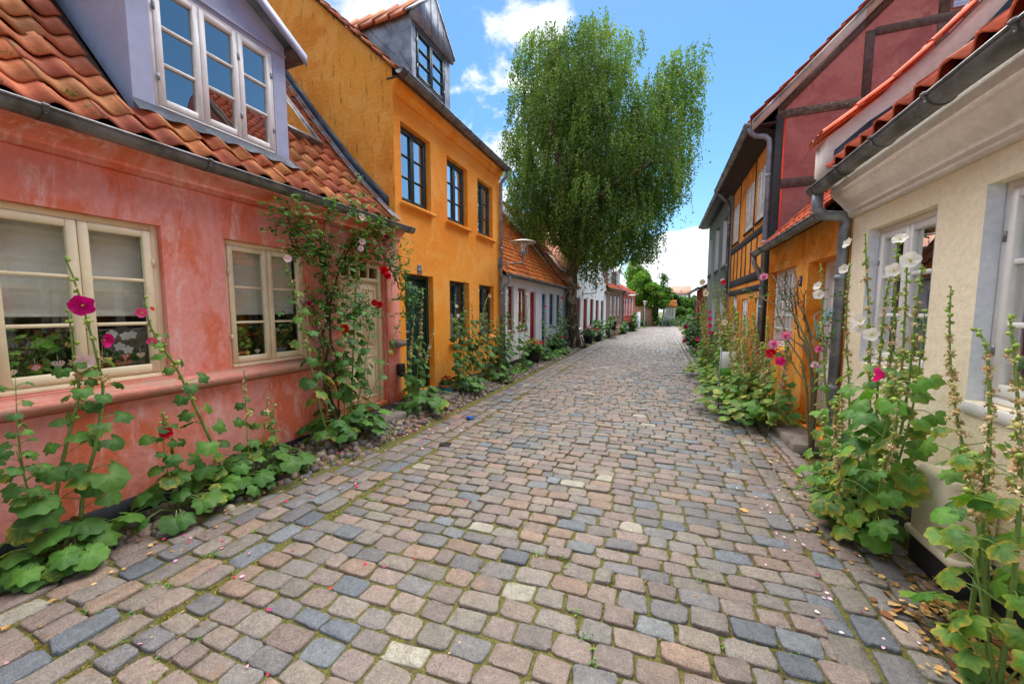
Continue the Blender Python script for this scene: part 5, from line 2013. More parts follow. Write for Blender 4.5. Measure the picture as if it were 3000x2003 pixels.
hollyhock('pair of thin faded hollyhock stalks with dark seed tips below the small cream window', (-3.58, 2.36, .03),
          [dict(path=[(-3.58, 2.32, .03), (-3.56, 2.29, .5), (-3.56, 2.30, 1.09)], r=.006, leaf=(8, .2, .8, .085, .04), bud=(.62, 1, 13, .45)),
           dict(path=[(-3.58, 2.40, .03), (-3.56, 2.45, .45), (-3.56, 2.52, .82)], r=.005, leaf=(7, .2, .85, .075, .04), bud=(.6, 1, 11, .45)),
           dict(path=[(-3.58, 2.42, .03), (-3.55, 2.5, .4), (-3.55, 2.56, .70)], r=.004, leaf=(5, .3, .9, .06, .04), bud=(.6, 1, 9, .5))],
          [], (40, .44, .105), 7, worn=.1, group=LG)
hollyhock('arching hollyhock right of the small cream window with pale faded flower at its tip', (-3.6, 3.3, .10),
          [dict(path=[(-3.6, 3.3, .10), (-3.56, 3.15, .36), (-3.54, 2.98, 1.13), (-3.53, 2.89, 1.53), (-3.52, 2.80, 1.92), (-3.52, 2.71, 2.26)], r=.014,
                leaf=(16, .2, .80, .12, .05), bud=(.5, 1, 28, .5))],
          [((-3.48, 2.73, 2.16), (.8, -.4, .1), .036, *PALE)], (16, .34, .11), 8, worn=.15, group=LG)
hollyhock('tall upright hollyhock in front of the cream door with pale pink flowers near the gutter', (-3.62, 3.58, .12),
          [dict(path=[(-3.62, 3.55, .12), (-3.58, 3.58, .4), (-3.57, 3.64, 1.09), (-3.57, 3.71, 1.8), (-3.57, 3.77, 2.49), (-3.57, 3.77, 2.86)], r=.014,
                leaf=(34, .14, .80, .115, .05), bud=(.55, 1, 34, .25)),
           dict(path=[(-3.6, 3.6, .12), (-3.52, 3.75, .8), (-3.5, 3.9, 1.5), (-3.5, 4.1, 1.75)], r=.007, leaf=(22, .2, .9, .09, .045), bud=(.7, 1, 9, .2)),
           dict(path=[(-3.62, 3.5, .12), (-3.52, 3.45, 1.0), (-3.48, 3.36, 1.85)], r=.007, leaf=(18, .3, .9, .08, .04), bud=(.6, 1, 16, .3)),
           dict(path=[(-3.6, 3.62, .12), (-3.45, 3.9, .7), (-3.45, 4.3, 1.3), (-3.45, 4.5, 1.65)], r=.006, leaf=(12, .3, .98, .06, .04), bud=(.7, 1, 7, .1))],
          [((-3.50, 3.79, 2.80), (.8, -.3, .2), .045, *PALE), ((-3.50, 3.78, 2.50), (.8, -.4, .1), .042, *PALE), ((-3.49, 3.745, 2.41), (.7, -.6, 0), .036, *PALE)],
          (46, .52, .115), 9, worn=.06, group=LG)
hollyhock('dried hollyhock with tan seed heads in front of the dark green door', (-3.5, 4.95, .1),
          [dict(path=[(-3.52, 4.88, .1), (-3.55, 4.95, .7), (-3.56, 5.05, 1.09), (-3.56, 5.16, 1.98)], r=.010, leaf=(15, .15, .62, .10, .06), bud=(.46, 1, 46, .92), bs=1.15),
           dict(path=[(-3.52, 4.80, .1), (-3.55, 4.78, .8), (-3.55, 4.90, 1.56)], r=.008, leaf=(9, .2, .65, .09, .06), bud=(.55, 1, 26, .95), bs=1.1),
           dict(path=[(-3.5, 5.0, .1), (-3.5, 5.1, .75), (-3.5, 5.37, 1.3)], r=.007, leaf=(9, .2, .65, .09, .06), bud=(.5, 1, 24, .95), bs=1.1)],
          [], (34, .46, .115), 10, pal_=G_FRESH, worn=.08, group=LG)
hollyhock('leafy hollyhock clump before the nearer ground floor window of the orange house', (-3.5, 6.4, .1),
          [dict(path=[(-3.5, 6.35, .1), (-3.48, 6.36, 1.1), (-3.47, 6.38, 2.22)], r=.010, leaf=(26, .2, .72, .11, .06), bud=(.5, 1, 34, .4)),
           dict(path=[(-3.5, 6.25, .1), (-3.46, 6.05, 1.1), (-3.45, 5.98, 1.92)], r=.009, leaf=(22, .2, .75, .10, .06), bud=(.55, 1, 24, .3)),
           dict(path=[(-3.5, 6.55, .1), (-3.42, 6.6, .9), (-3.4, 6.55, 1.78)], r=.008, leaf=(24, .2, .8, .11, .06), bud=(.6, 1, 18, .4)),
           dict(path=[(-3.5, 6.7, .1), (-3.4, 6.85, 1.0), (-3.4, 7.1, 1.7), (-3.4, 7.36, 1.98)], r=.009, leaf=(26, .2, .75, .11, .06), bud=(.6, 1, 24, .3)),
           dict(path=[(-3.45, 6.3, .1), (-3.25, 6.0, .7), (-3.2, 5.72, 1.1)], r=.006, leaf=(10, .3, .9, .08, .05))],
          [((-3.42, 5.98, 1.72), (.7, -.6, .2), .03, *WHITE), ((-3.4, 7.36, 1.95), (.7, -.5, .2), .035, *PALE), ((-3.42, 6.03, 1.55), (.7, -.6, .2), .03, *WHITE)],
          (40, .42, .11), 11, pal_=G_FRESH + G_DARK, worn=.16, group=LG)
hollyhock('dense hollyhock bush against the orange house downpipe', (-3.45, 7.75, .06),
          [dict(path=[(-3.5, 7.4, .06), (-3.45, 7.37, .9), (-3.45, 7.32, 1.6)], r=.008, leaf=(26, .15, .9, .11, .06), bud=(.75, 1, 12, .2)),
           dict(path=[(-3.5, 7.7, .06), (-3.4, 7.7, .9), (-3.4, 7.75, 1.5)], r=.008, leaf=(28, .15, .9, .11, .06), bud=(.75, 1, 12, .2)),
           dict(path=[(-3.5, 8.0, .06), (-3.4, 8.05, 1.0), (-3.4, 8.5, 1.95)], r=.009, leaf=(26, .15, .8, .11, .06), bud=(.6, 1, 26, .4)),
           dict(path=[(-3.45, 8.1, .06), (-3.3, 8.3, .9), (-3.3, 8.5, 1.5)], r=.008, leaf=(24, .15, .9, .10, .06), bud=(.7, 1, 14, .3)),
           dict(path=[(-3.4, 7.8, .06), (-3.2, 7.9, .7), (-3.2, 7.9, 1.2)], r=.008, leaf=(24, .15, .95, .11, .07))],
          [((-3.28, 8.52, 1.42), (.7, -.6, .2), .03, *WHITE)], (40, .40, .11), 12, pal_=G_DARK + G_FRESH, worn=.16, group=LG)
# ---- along the white cottage
hollyhock('slender hollyhock between the red windows of the white cottage', (-3.6, 9.95, .02),
          [dict(path=[(-3.6, 9.95, .02), (-3.58, 10.2, 1.1), (-3.56, 10.5, 1.98)], r=.008, leaf=(18, .12, .75, .12, .06), bud=(.5, 1, 22, .4)),
           dict(path=[(-3.6, 9.8, .02), (-3.5, 9.5, 1.0), (-3.5, 9.9, 2.18)], r=.008, leaf=(14, .12, .7, .11, .06), bud=(.5, 1, 22, .3))],
          [((-3.45, 9.93, 2.1), (.7, -.6, .2), .045, *PALE), ((-3.45, 9.4, 1.3), (.7, -.6, .2), .035, *PALE)], (16, .35, .12), 13, worn=.1, lo=True, group=LG)
hollyhock('hollyhock in front of the blue door of the white cottage', (-3.5, 11.75, .02),
          [dict(path=[(-3.5, 11.8, .02), (-3.48, 11.75, 1.0), (-3.47, 11.6, 1.86)], r=.008, leaf=(20, .12, .75, .12, .06), bud=(.5, 1, 22, .3)),
           dict(path=[(-3.5, 11.9, .02), (-3.4, 12.1, .6), (-3.4, 12.3, 1.0)], r=.008, leaf=(16, .12, .95, .12, .07))],
          [((-3.42, 11.62, 1.75), (.7, -.6, .2), .04, *HOT)], (20, .4, .12), 14, worn=.1, lo=True, group=LG)
hollyhock('leafy hollyhock beneath the blue windows of the white cottage', (-3.5, 13.4, .02),
          [dict(path=[(-3.5, 13.2, .02), (-3.48, 13.5, 1.2), (-3.46, 13.85, 2.15)], r=.008, leaf=(26, .12, .8, .12, .06), bud=(.55, 1, 20, .3)),
           dict(path=[(-3.45, 13.5, .02), (-3.4, 13.6, .9), (-3.4, 13.6, 1.5)], r=.008, leaf=(22, .12, .95, .12, .07), bud=(.8, 1, 8, .3))],
          [((-3.42, 13.86, 2.1), (.7, -.6, .2), .05, *RED)], (24, .4, .12), 15, worn=.1, lo=True, group=LG)
hollyhock('hollyhock with bright yellow green tips beside the birch trunk', (-3.55, 14.7, .02),
          [dict(path=[(-3.55, 14.5, .02), (-3.48, 14.6, .9), (-3.46, 15.2, 1.5)], r=.008, leaf=(22, .12, .8, .11, .06), bud=(.6, 1, 20, .2)),
           dict(path=[(-3.55, 14.4, .02), (-3.48, 14.4, .9), (-3.46, 14.5, 1.75)], r=.008, leaf=(20, .12, .8, .11, .06), bud=(.6, 1, 20, .2))],
          [], (16, .35, .11), 16, pal_=G_LIGHT, worn=.1, lo=True, group=LG)
def bush(name, label, cat, base, ext, n, size, pal_, seed, group=None, stems=6, flowers=(), worn=.1, lo=True, buds=0):
    """leafy shrub: leaves all through a rounded volume of half sizes ext standing on base"""
    rng = random.Random(seed)
    root = tag(empty(name, base), label, cat, group)
    b = np.array(base, float)
    lf, st, pd = MB(), MB(), MB()
    for k in range(stems):
        t = np.array((rng.uniform(-.6, .6) * ext[0], rng.uniform(-.7, .7) * ext[1], ext[2] * rng.uniform(1.2, 1.9)))
        st.tube(smooth_path([b + t * (.15, .15, 0), b + t * (.6, .6, .5), b + t], 8), list(np.linspace(.012, .004, 8)), 6, s(104, 126, 62))
        if buds:
            for i in range(buds):
                p = b + t * (.8 + .2 * i / buds, .8 + .2 * i / buds, .75 + .4 * i / buds)
                az = i * 2.4
                pod(pd, p + np.array((math.cos(az), math.sin(az), .3)) * .02, (math.cos(az), math.sin(az), .4), .018, rng, rng.random() > .5)
    for i in range(n):
        while True:
            v = np.array([rng.uniform(-1, 1) for _ in range(3)])
            r_ = np.linalg.norm(v)
            if r_ <= 1 and r_ > rng.random() * .8:
                break
        w = 1 + .22 * math.sin(v[1] * 5 + seed) + .15 * math.sin(v[0] * 7 + v[2] * 6)
        p = b + v * np.array(ext) * w + np.array((0, 0, ext[2]))
        if p[2] < b[2] + .03:
            p[2] = b[2] + rng.uniform(.03, .12)
        ax = (v[0] + rng.gauss(0, .5), v[1] + rng.gauss(0, .5), rng.uniform(-.8, .1))
        add_leaf(lf, p, ax, (v[0] * .8 + rng.gauss(0, .3), v[1] * .8 + rng.gauss(0, .3), 1), size * rng.uniform(.6, 1.25), rng, pal_, worn, lo)
    st.build('stem', M['stem'], root, True, b)
    lf.build('foliage', M['leaf'], root, True, b)
    if pd.nv:
        pd.build('seed_heads', M['pod'], root, True, b)
    for k, f in enumerate(flowers):
        flower_mesh(f[0], f[1], f[2], *f[3:6], seed=seed * 17 + k, depth=.35).build('flower', M['petal'], root, True, b)
    return root
def pot_plant(label, base, r, hgt, mat, spread, n, size, pal_, seed, fl, flc, group='flower pots along the left houses', prof=None):
    root = tag(empty('flower_pot', base), label, 'potted plant', group)
    b = np.array(base, float)
    mb = MB()
    prof = prof or [(0, 0), (.72, 0), (.80, .3), (.95, .85), (1.04, .88), (1.06, 1.0), (.94, 1.0), (.9, .9), (0, .88)]
    mb.lathe([(p[0] * r, p[1] * hgt) for p in prof], 22, base)
    mb.build('pot', M[mat], root, True, b)
    rng = random.Random(seed)
    lf, st = MB(), MB()
    for i in range(n):
        az = rng.uniform(0, 2 * PI)
        q = rng.random() ** .5
        p = b + np.array((math.cos(az) * spread * q, math.sin(az) * spread * q, hgt + spread * (1.15 - q * .8) * rng.uniform(.3, 1.2)))
        st.tube([b + np.array((0, 0, hgt * .9)), p], [.003, .002], 4, s(104, 130, 64), False)
        add_leaf(lf, p, (math.cos(az), math.sin(az), rng.uniform(-.5, .2)), (math.cos(az) * .5, math.sin(az) * .5, 1), size * rng.uniform(.6, 1.2), rng, pal_, .08, True)
    st.build('stem', M['stem'], root, True, b)
    lf.build('foliage', M['leaf'], root, True, b)
    for k in range(fl):
        az = rng.uniform(0, 2 * PI)
        q = rng.random() ** .5
        p = b + np.array((math.cos(az) * spread * q, math.sin(az) * spread * q, hgt + spread * (1.25 - q * .5)))
        m_ = MB()
        c = np.array(rng.choice(flc))
        for j in range(9):
            o_ = np.array((rng.gauss(0, 1), rng.gauss(0, 1), rng.gauss(0, .7)))
            o_ = o_ / np.linalg.norm(o_)
            V = place(np.array([(0, 0, 0), (.6, .5, .1), (1, 0, 0), (.6, -.5, .1)]), p, o_, (o_[1], -o_[0], 1), size * .62)
            m_.add(V, [(0, 1, 2, 3)], c * rng.uniform(.8, 1.15))
        m_.build('flower_head', M['petal'], root, False, b)
    return root
bowl = [(0, 0), (.62, 0), (.82, .22), (.92, .5), (.86, .76), (.84, .82), (1.0, .86), (1.02, 1.0), (.9, 1.0), (.86, .9), (0, .86)]
teal = pot_plant('glazed teal pot with terracotta rim and small red flowers beside the green door', (-3.66, 6.0, .06), .135, .21, 'teal_glaze', .13, 70, .045, G_DARK, 20, 9, [s(206, 40, 30), s(190, 30, 40)], prof=bowl)
mb = MB()
mb.lathe([(.118, .17), (.140, .178), (.142, .212), (.122, .212)], 22, (-3.66, 6.0, .06))
mb.build('rim', M['terracotta'], teal, True, (-3.66, 6.0, .06))
pot_plant('dark pot of yellow and red flowers under the red door of the white cottage', (-3.62, 11.1, 0), .22, .36, 'pot_black', .34, 130, .08, G_LIGHT, 21, 22, [s(222, 60, 34), s(226, 190, 40), s(214, 30, 40), s(230, 206, 60)])
pot_plant('long dark planter of red geraniums under the blue windows', (-3.6, 13.75, 0), .26, .3, 'pot_black', .40, 150, .085, G_FRESH, 22, 14, [s(226, 44, 30), s(216, 30, 36)])
pot_plant('black tub of green leaves just past the birch trunk', (-3.25, 18.7, 0), .26, .36, 'pot_black', .42, 150, .10, G_FRESH, 23, 8, [s(226, 130, 130), s(214, 80, 90)])
pot_plant('small dark pot farther along the white gabled house', (-2.95, 20.2, 0), .15, .38, 'pot_black', .24, 70, .09, G_FRESH, 24, 4, [s(226, 110, 120)])
for k, (bx_, by_, ex, ey, ez, lab) in enumerate([(-3.1, 20.9, .36, .6, .55, 'low green bush by the white gabled house left of the crouching person'), (-2.75, 23.6, .35, .9, .62, 'tall leafy bush along the end of the white gabled house'),
                                                 (-2.35, 27.2, .3, 1.4, .42, 'low leafy bush under the brick house windows'), (-1.85, 31.2, .3, 1.3, .70, 'upright bush at the black plinth of the terracotta house')]):
    bush('hollyhock_bush', lab, 'bush', (bx_, by_, 0), (ex, ey, ez), 330, .12, G_FRESH + G_DARK, 30 + k, 'bushes at the bend of the left row')
bush('ground_cover', 'low green plants in the pebbles below the blue windows', 'plant', (-3.35, 13.2, 0), (.28, .8, .12), 200, .07, G_LIGHT, 38, None)
bush('ground_cover', 'low green plants in the pebbles beyond the orange house downpipe', 'plant', (-3.4, 9.2, 0), (.2, .5, .08), 110, .06, G_LIGHT, 39, None)

# ---- climbing rose round the cream door
def rose_leaf(mb, p, d, rng, size=.034, pal_=G_FRESH):
    d = Vector(d).normalized()
    sd2 = d.cross(Vector((rng.gauss(0, .3), rng.gauss(0, .3), 1))).normalized()
    for q, w in ((0.0, 0), (.5, 1), (.5, -1), (1.0, 1), (1.0, -1), (1.5, 0)):
        if q == 0:
            continue
        o_ = Vector(p) + d * q * size * 1.5
        ax = (d * .8 + sd2 * w * .9) if w else d
        nr = (rng.gauss(.5, .35), rng.gauss(-.1, .35), 1)
        T = np.array([(0, 0, 0), (.35, .32, .05), (.75, .26, .03), (1, 0, -.06), (.75, -.26, .03), (.35, -.32, .05)])
        V = place(T, o_, ax, nr, size * rng.uniform(.85, 1.25))
        mb.add(V, [(0, 1, 2, 3), (0, 3, 4, 5)], np.array(rng.choice(pal_)) * rng.uniform(.75, 1.25))
def rose_bloom(pos, face, R_, c, seed):
    rng = random.Random(seed)
    mb = MB()
    z = Vector(face).normalized()
    x = z.orthogonal().normalized()
    y = z.cross(x)
    A = np.array([x, y, z])
    for ring, (rr, tilt, n) in enumerate(((.2, 1.2, 3), (.45, .95, 5), (.75, .6, 6), (1.0, .25, 7))):
        for k in range(n):
            a = 2 * PI * k / n + ring * .7 + rng.gauss(0, .15)
            V = []
            for i, (u, w) in enumerate(((0, .12), (.5, .42), (.85, .38), (1, .12), (1, -.12), (.85, -.38), (.5, -.42), (0, -.12))):
                rad = R_ * (.08 + u * rr * math.cos(tilt))
                hgt = R_ * u * math.sin(tilt) * (.5 + .5 * rr) + (R_ * .08 if i in (3, 4) else 0) * (ring - 1)
                V.append((rad * math.cos(a) - w * R_ * .9 * math.sin(a), rad * math.sin(a) + w * R_ * .9 * math.cos(a), hgt))
            mb.add(np.array(V) @ A + np.array(pos), [tuple(range(8))], np.array(c) * rng.uniform(.75, 1.2))
    return mb
rng = random.Random(77)
rb_ = (-3.72, 3.5, .12)
rroot = tag(empty('climbing_rose', rb_), 'climbing rose with red blooms spreading over the wall around the cream door', 'climbing rose')
st, lf = MB(), MB()
stems = [[(-3.72, 3.5, .12), (-3.76, 3.36, .67), (-3.76, 3.62, .88), (-3.76, 3.48, 1.22), (-3.75, 3.5, 1.79), (-3.73, 3.68, 2.25), (-3.70, 3.9, 2.55), (-3.70, 4.3, 2.66), (-3.70, 4.62, 2.5)],
         [(-3.72, 3.52, .12), (-3.78, 3.42, .9), (-3.77, 3.42, 1.5), (-3.75, 3.44, 2.0), (-3.73, 3.24, 2.4), (-3.70, 3.0, 2.58), (-3.68, 2.76, 2.5)],
         [(-3.72, 3.5, .12), (-3.76, 3.55, .8), (-3.77, 3.40, 1.1), (-3.74, 3.2, 1.6), (-3.72, 3.05, 1.75)],
         [(-3.74, 3.48, 1.79), (-3.72, 3.35, 2.3), (-3.66, 3.4, 2.7), (-3.5, 3.52, 2.86), (-3.42, 3.68, 3.06)],
         [(-3.74, 3.6, 2.1), (-3.68, 4.0, 2.4), (-3.64, 4.4, 2.35), (-3.62, 4.68, 2.2), (-3.6, 4.8, 2.12)],
         [(-3.75, 3.45, 1.5), (-3.66, 3.7, 1.6), (-3.6, 4.0, 1.7)],
         [(-3.73, 3.3, 2.3), (-3.68, 3.0, 2.3), (-3.66, 2.85, 2.72)],
         [(-3.72, 3.5, .12), (-3.74, 3.3, .5), (-3.77, 3.38, 1.0), (-3.76, 3.3, 1.4), (-3.74, 3.15, 2.0)],
         [(-3.70, 4.3, 2.62), (-3.6, 4.62, 1.95), (-3.58, 4.72, 1.7)],
         [(-3.74, 3.6, 2.2), (-3.66, 4.1, 2.78), (-3.62, 4.5, 2.7)]]
for k, P in enumerate(stems):
    Q = smooth_path(P, 22)
    Q[1:-1] += np.array([[rng.gauss(0, .012), rng.gauss(0, .02), rng.gauss(0, .014)] for _ in range(20)])
    r0 = .022 if k < 2 else .011
    st.tube(Q, list(np.linspace(r0, .004, 22)), 7, s(92, 76, 58) if k < 3 else s(96, 92, 54))
    for i in range(170 if k in (0, 1) else 60 if k in (2, 7, 5) else 95):
        t = rng.uniform(.48 if k in (0, 1) else .25, 1.0)
        p, tg = interp(Q, t)
        sp = .04 + .105 * t
        p = p + np.array((abs(rng.gauss(0, .07)), rng.gauss(0, sp), rng.gauss(0, sp * .7)))
        if p[0] < -3.85:
            p[0] = -3.82
        if p[2] > 2.86 and p[0] < -3.55:
            p[2] = 2.8
        rose_leaf(lf, p, (rng.uniform(.1, .8), rng.gauss(0, .8), rng.gauss(-.2, .5)), rng, .042, G_FRESH + G_LIGHT + [G_DARK[0]])
    for i in range(16):
        p, tg = interp(Q, rng.uniform(.3, .98))
        e = p + np.array((rng.uniform(.02, .16), rng.gauss(0, .14), rng.gauss(.04, .12)))
        st.tube([p, (p + e) / 2 + np.array((.02, 0, .02)), e], [.004, .003, .002], 5, s(104, 108, 56), False)
st.build('stem', M['rose_bark'], rroot, True, rb_)
lf.build('foliage', M['leaf'], rroot, False, rb_)
for k, (p, R_, c) in enumerate([((-3.5, 4.17, 2.18), .062, s(214, 8, 24)), ((-3.5, 4.24, 2.11), .05, s(206, 10, 30)), ((-3.5, 4.05, 1.72), .05, s(196, 10, 26)), ((-3.5, 3.97, 1.74), .045, s(204, 14, 24)),
                                ((-3.55, 3.49, 1.43), .05, s(200, 12, 24)), ((-3.56, 3.52, 1.38), .045, s(190, 10, 22)), ((-3.6, 2.85, 2.68), .03, s(190, 30, 110)), ((-3.56, 4.32, 2.66), .034, s(190, 30, 90)), ((-3.6, 3.06, 1.72), .03, s(176, 20, 90))]):
    rose_bloom(p, (.8, -.55, .25), R_, c, 50 + k).build('flower', M['petal'], rroot, False, rb_)
# ================================================================== right plants
LEAF_K[0] = .62
RO = (-1, -.15)
P_R = [s(90, 140, 50), s(78, 128, 46), s(102, 150, 54), s(66, 112, 44), s(84, 126, 50)]
hollyhock('tall white hollyhock by the white door of the low orange house', (1.5, 4.1, .03),
          [dict(path=[(1.5, 4.1, .03), (1.46, 4.2, .7), (1.45, 4.39, 1.47), (1.45, 4.55, 2.09)], r=.011, leaf=(13, .12, .55, .13, .08), bud=(.44, 1, 46, .55), bs=.85)],
          [((1.37, 4.30, 1.79), (-.35, -.9, .15), .043, *WHITE), ((1.38, 4.34, 1.87), (-.7, -.3, .3), .042, *WHITE)], (12, .30, .13), 41, P_R, .35, RG, RO)
hollyhock('white hollyhock in front of the zinc downpipe between the orange and cream houses', (1.55, 3.9, .03),
          [dict(path=[(1.55, 3.9, .03), (1.52, 3.95, .9), (1.5, 4.05, 1.49), (1.5, 4.09, 2.05)], r=.010, leaf=(10, .15, .5, .13, .08), bud=(.45, 1, 44, .55), bs=.85),
           dict(path=[(1.55, 3.95, .03), (1.42, 3.75, .6), (1.34, 3.62, 1.05)], r=.006, leaf=(9, .2, .9, .11, .07), bud=(.5, 1, 20, .7))],
          [((1.44, 3.99, 1.99), (-.8, -.5, .2), .04, *WHITE)], (12, .30, .13), 42, P_R, .4, RG, RO)
hollyhock('tallest hollyhock with papery white flowers at the left edge of the cream house window', (1.5, 3.42, .03),
          [dict(path=[(1.5, 3.42, .03), (1.46, 3.47, .9), (1.45, 3.55, 1.51), (1.45, 3.66, 1.97), (1.45, 3.72, 2.23)], r=.011, leaf=(14, .14, .60, .15, .09), bud=(.50, 1, 46, .5), bs=.9)],
          [((1.37, 3.76, 2.17), (-.75, -.2, .3), .04, *WHITE), ((1.38, 3.51, 1.57), (-.8, -.5, .2), .046, *WHITE), ((1.38, 3.5, 1.525), (-.7, -.6, -.3), .04, *WHITE), ((1.38, 3.34, 1.48), (-.5, -.85, .1), .045, *WHITE)],
          (14, .32, .14), 43, P_R, .4, RG, RO)
hollyhock('hollyhock clump with several seed spires and large white flowers across the cream house window', (1.46, 3.42, .03),
          [dict(path=[(1.48, 3.25, .03), (1.46, 3.27, .95), (1.45, 3.24, 1.53), (1.45, 3.27, 1.98), (1.45, 3.26, 2.12)], r=.011, leaf=(13, .2, .62, .16, .09), bud=(.52, 1, 46, .5), bs=.9),
           dict(path=[(1.47, 3.35, .03), (1.46, 3.14, .9), (1.45, 3.13, 1.63), (1.45, 3.16, 1.97)], r=.010, leaf=(12, .2, .66, .16, .09), bud=(.55, 1, 40, .5), bs=.9),
           dict(path=[(1.48, 3.3, .03), (1.46, 3.38, .9), (1.45, 3.37, 1.63), (1.45, 3.33, 1.88)], r=.010, leaf=(12, .2, .66, .15, .09), bud=(.58, 1, 34, .55), bs=.9),
           dict(path=[(1.47, 3.33, .03), (1.46, 3.08, .9), (1.45, 3.02, 1.63), (1.45, 3.0, 1.92)], r=.010, leaf=(12, .2, .66, .16, .09), bud=(.58, 1, 36, .55), bs=.9),
           dict(path=[(1.47, 3.3, .03), (1.46, 3.0, 1.0), (1.45, 2.94, 1.65)], r=.008, leaf=(9, .25, .75, .15, .09), bud=(.68, 1, 22, .5), bs=.9),
           dict(path=[(1.42, 3.3, .03), (1.37, 3.1, .7), (1.35, 2.98, 1.02), (1.35, 2.95, 1.36)], r=.010, c=s(122, 160, 70), leaf=(10, .3, .9, .14, .09), bud=(.72, 1, 20, .4), bs=.9),
           dict(path=[(1.42, 3.2, .03), (1.30, 2.9, .6), (1.27, 2.75, .9), (1.27, 2.72, 1.24)], r=.007, leaf=(6, .2, .6, .13, .09), bud=(.5, 1, 26, .75), bs=1.1)],
          [((1.37, 3.07, 2.08), (-.5, -.6, .6), .038, *WHITE), ((1.37, 3.11, 1.90), (-.55, -.8, .1), .04, *WHITE), ((1.36, 2.93, 1.94), (-.5, -.85, .12), .046, *WHITE, .3), ((1.29, 2.92, 1.255), (-.75, .5, .05), .05, *HOT, .9)],
          (28, .32, .135), 44, P_R, .45, RG, RO)
hollyhock('low hollyhock with tan seed heads leaning over the kerb before the granite step', (1.36, 3.5, .05),
          [dict(path=[(1.36, 3.45, .05), (1.27, 3.4, .5), (1.25, 3.40, .73), (1.25, 3.47, 1.0)], r=.006, leaf=(12, .12, .7, .12, .08), bud=(.4, 1, 32, .8), bs=1.1),
           dict(path=[(1.36, 3.6, .05), (1.3, 3.7, .5), (1.28, 3.78, .82)], r=.006, leaf=(12, .12, .7, .12, .08), bud=(.4, 1, 28, .8), bs=1.1),
           dict(path=[(1.36, 3.3, .05), (1.22, 3.2, .4), (1.2, 3.22, .72)], r=.005, leaf=(10, .12, .8, .12, .08), bud=(.5, 1, 22, .8), bs=1.1)],
          [], (14, .30, .11), 45, P_R, .6, RG, RO)
hollyhock('straw coloured hollyhock spire before the plain cream wall between the two windows', (1.56, 2.5, .03),
          [dict(path=[(1.56, 2.50, .03), (1.56, 2.55, .5), (1.52, 2.66, .9), (1.5, 2.75, 1.22), (1.5, 2.82, 1.55), (1.5, 2.84, 1.78)], r=.009, leaf=(8, .36, .56, .13, .09), bud=(.36, 1, 66, .95), bs=.95),
           dict(path=[(1.56, 2.45, .03), (1.5, 2.42, .5), (1.46, 2.46, .95)], r=.007, leaf=(7, .4, .8, .12, .08), bud=(.6, 1, 26, .9), bs=1.0)],
          [], None, 46, P_R, .65, RG, RO)
hollyhock('bent seedy hollyhock at the white window jamb on the far right with yellowing leaves', (1.45, 2.38, .03),
          [dict(path=[(1.45, 2.4, .03), (1.45, 2.38, .6), (1.45, 2.40, 1.07), (1.45, 2.44, 1.35), (1.45, 2.48, 1.49), (1.45, 2.54, 1.55)], r=.011, leaf=(9, .15, .62, .12, .08), bud=(.48, 1, 44, .95), bs=.95)],
          [], (7, .26, .12), 47, P_R, .75, RG, RO)
hollyhock('nearest hollyhock at the right edge with thick stem, scorched leaves and tan seed heads', (1.38, 2.12, .03),
          [dict(path=[(1.38, 2.1, .03), (1.40, 2.12, .6), (1.40, 2.16, 1.07), (1.40, 2.22, 1.38), (1.40, 2.28, 1.62)], r=.010, leaf=(12, .14, .66, .125, .085), bud=(.48, 1, 50, .9), bs=1.0),
           dict(path=[(1.38, 2.15, .03), (1.40, 2.25, .4), (1.40, 2.36, .75), (1.40, 2.46, .98)], r=.008, leaf=(8, .2, .9, .11, .08), bud=(.7, 1, 20, .9), bs=.9),
           dict(path=[(1.38, 2.1, .03), (1.34, 2.15, .35), (1.32, 2.2, .6)], r=.008, leaf=(5, .2, .95, .11, .08)),
           dict(path=[(1.38, 2.05, .03), (1.45, 1.98, .5), (1.5, 1.95, 1.0), (1.5, 1.95, 1.3)], r=.012, leaf=(12, .15, .8, .13, .085), bud=(.7, 1, 26, .9), bs=1.0)],
          [], (8, .26, .12), 48, P_R, .85, RG, RO)
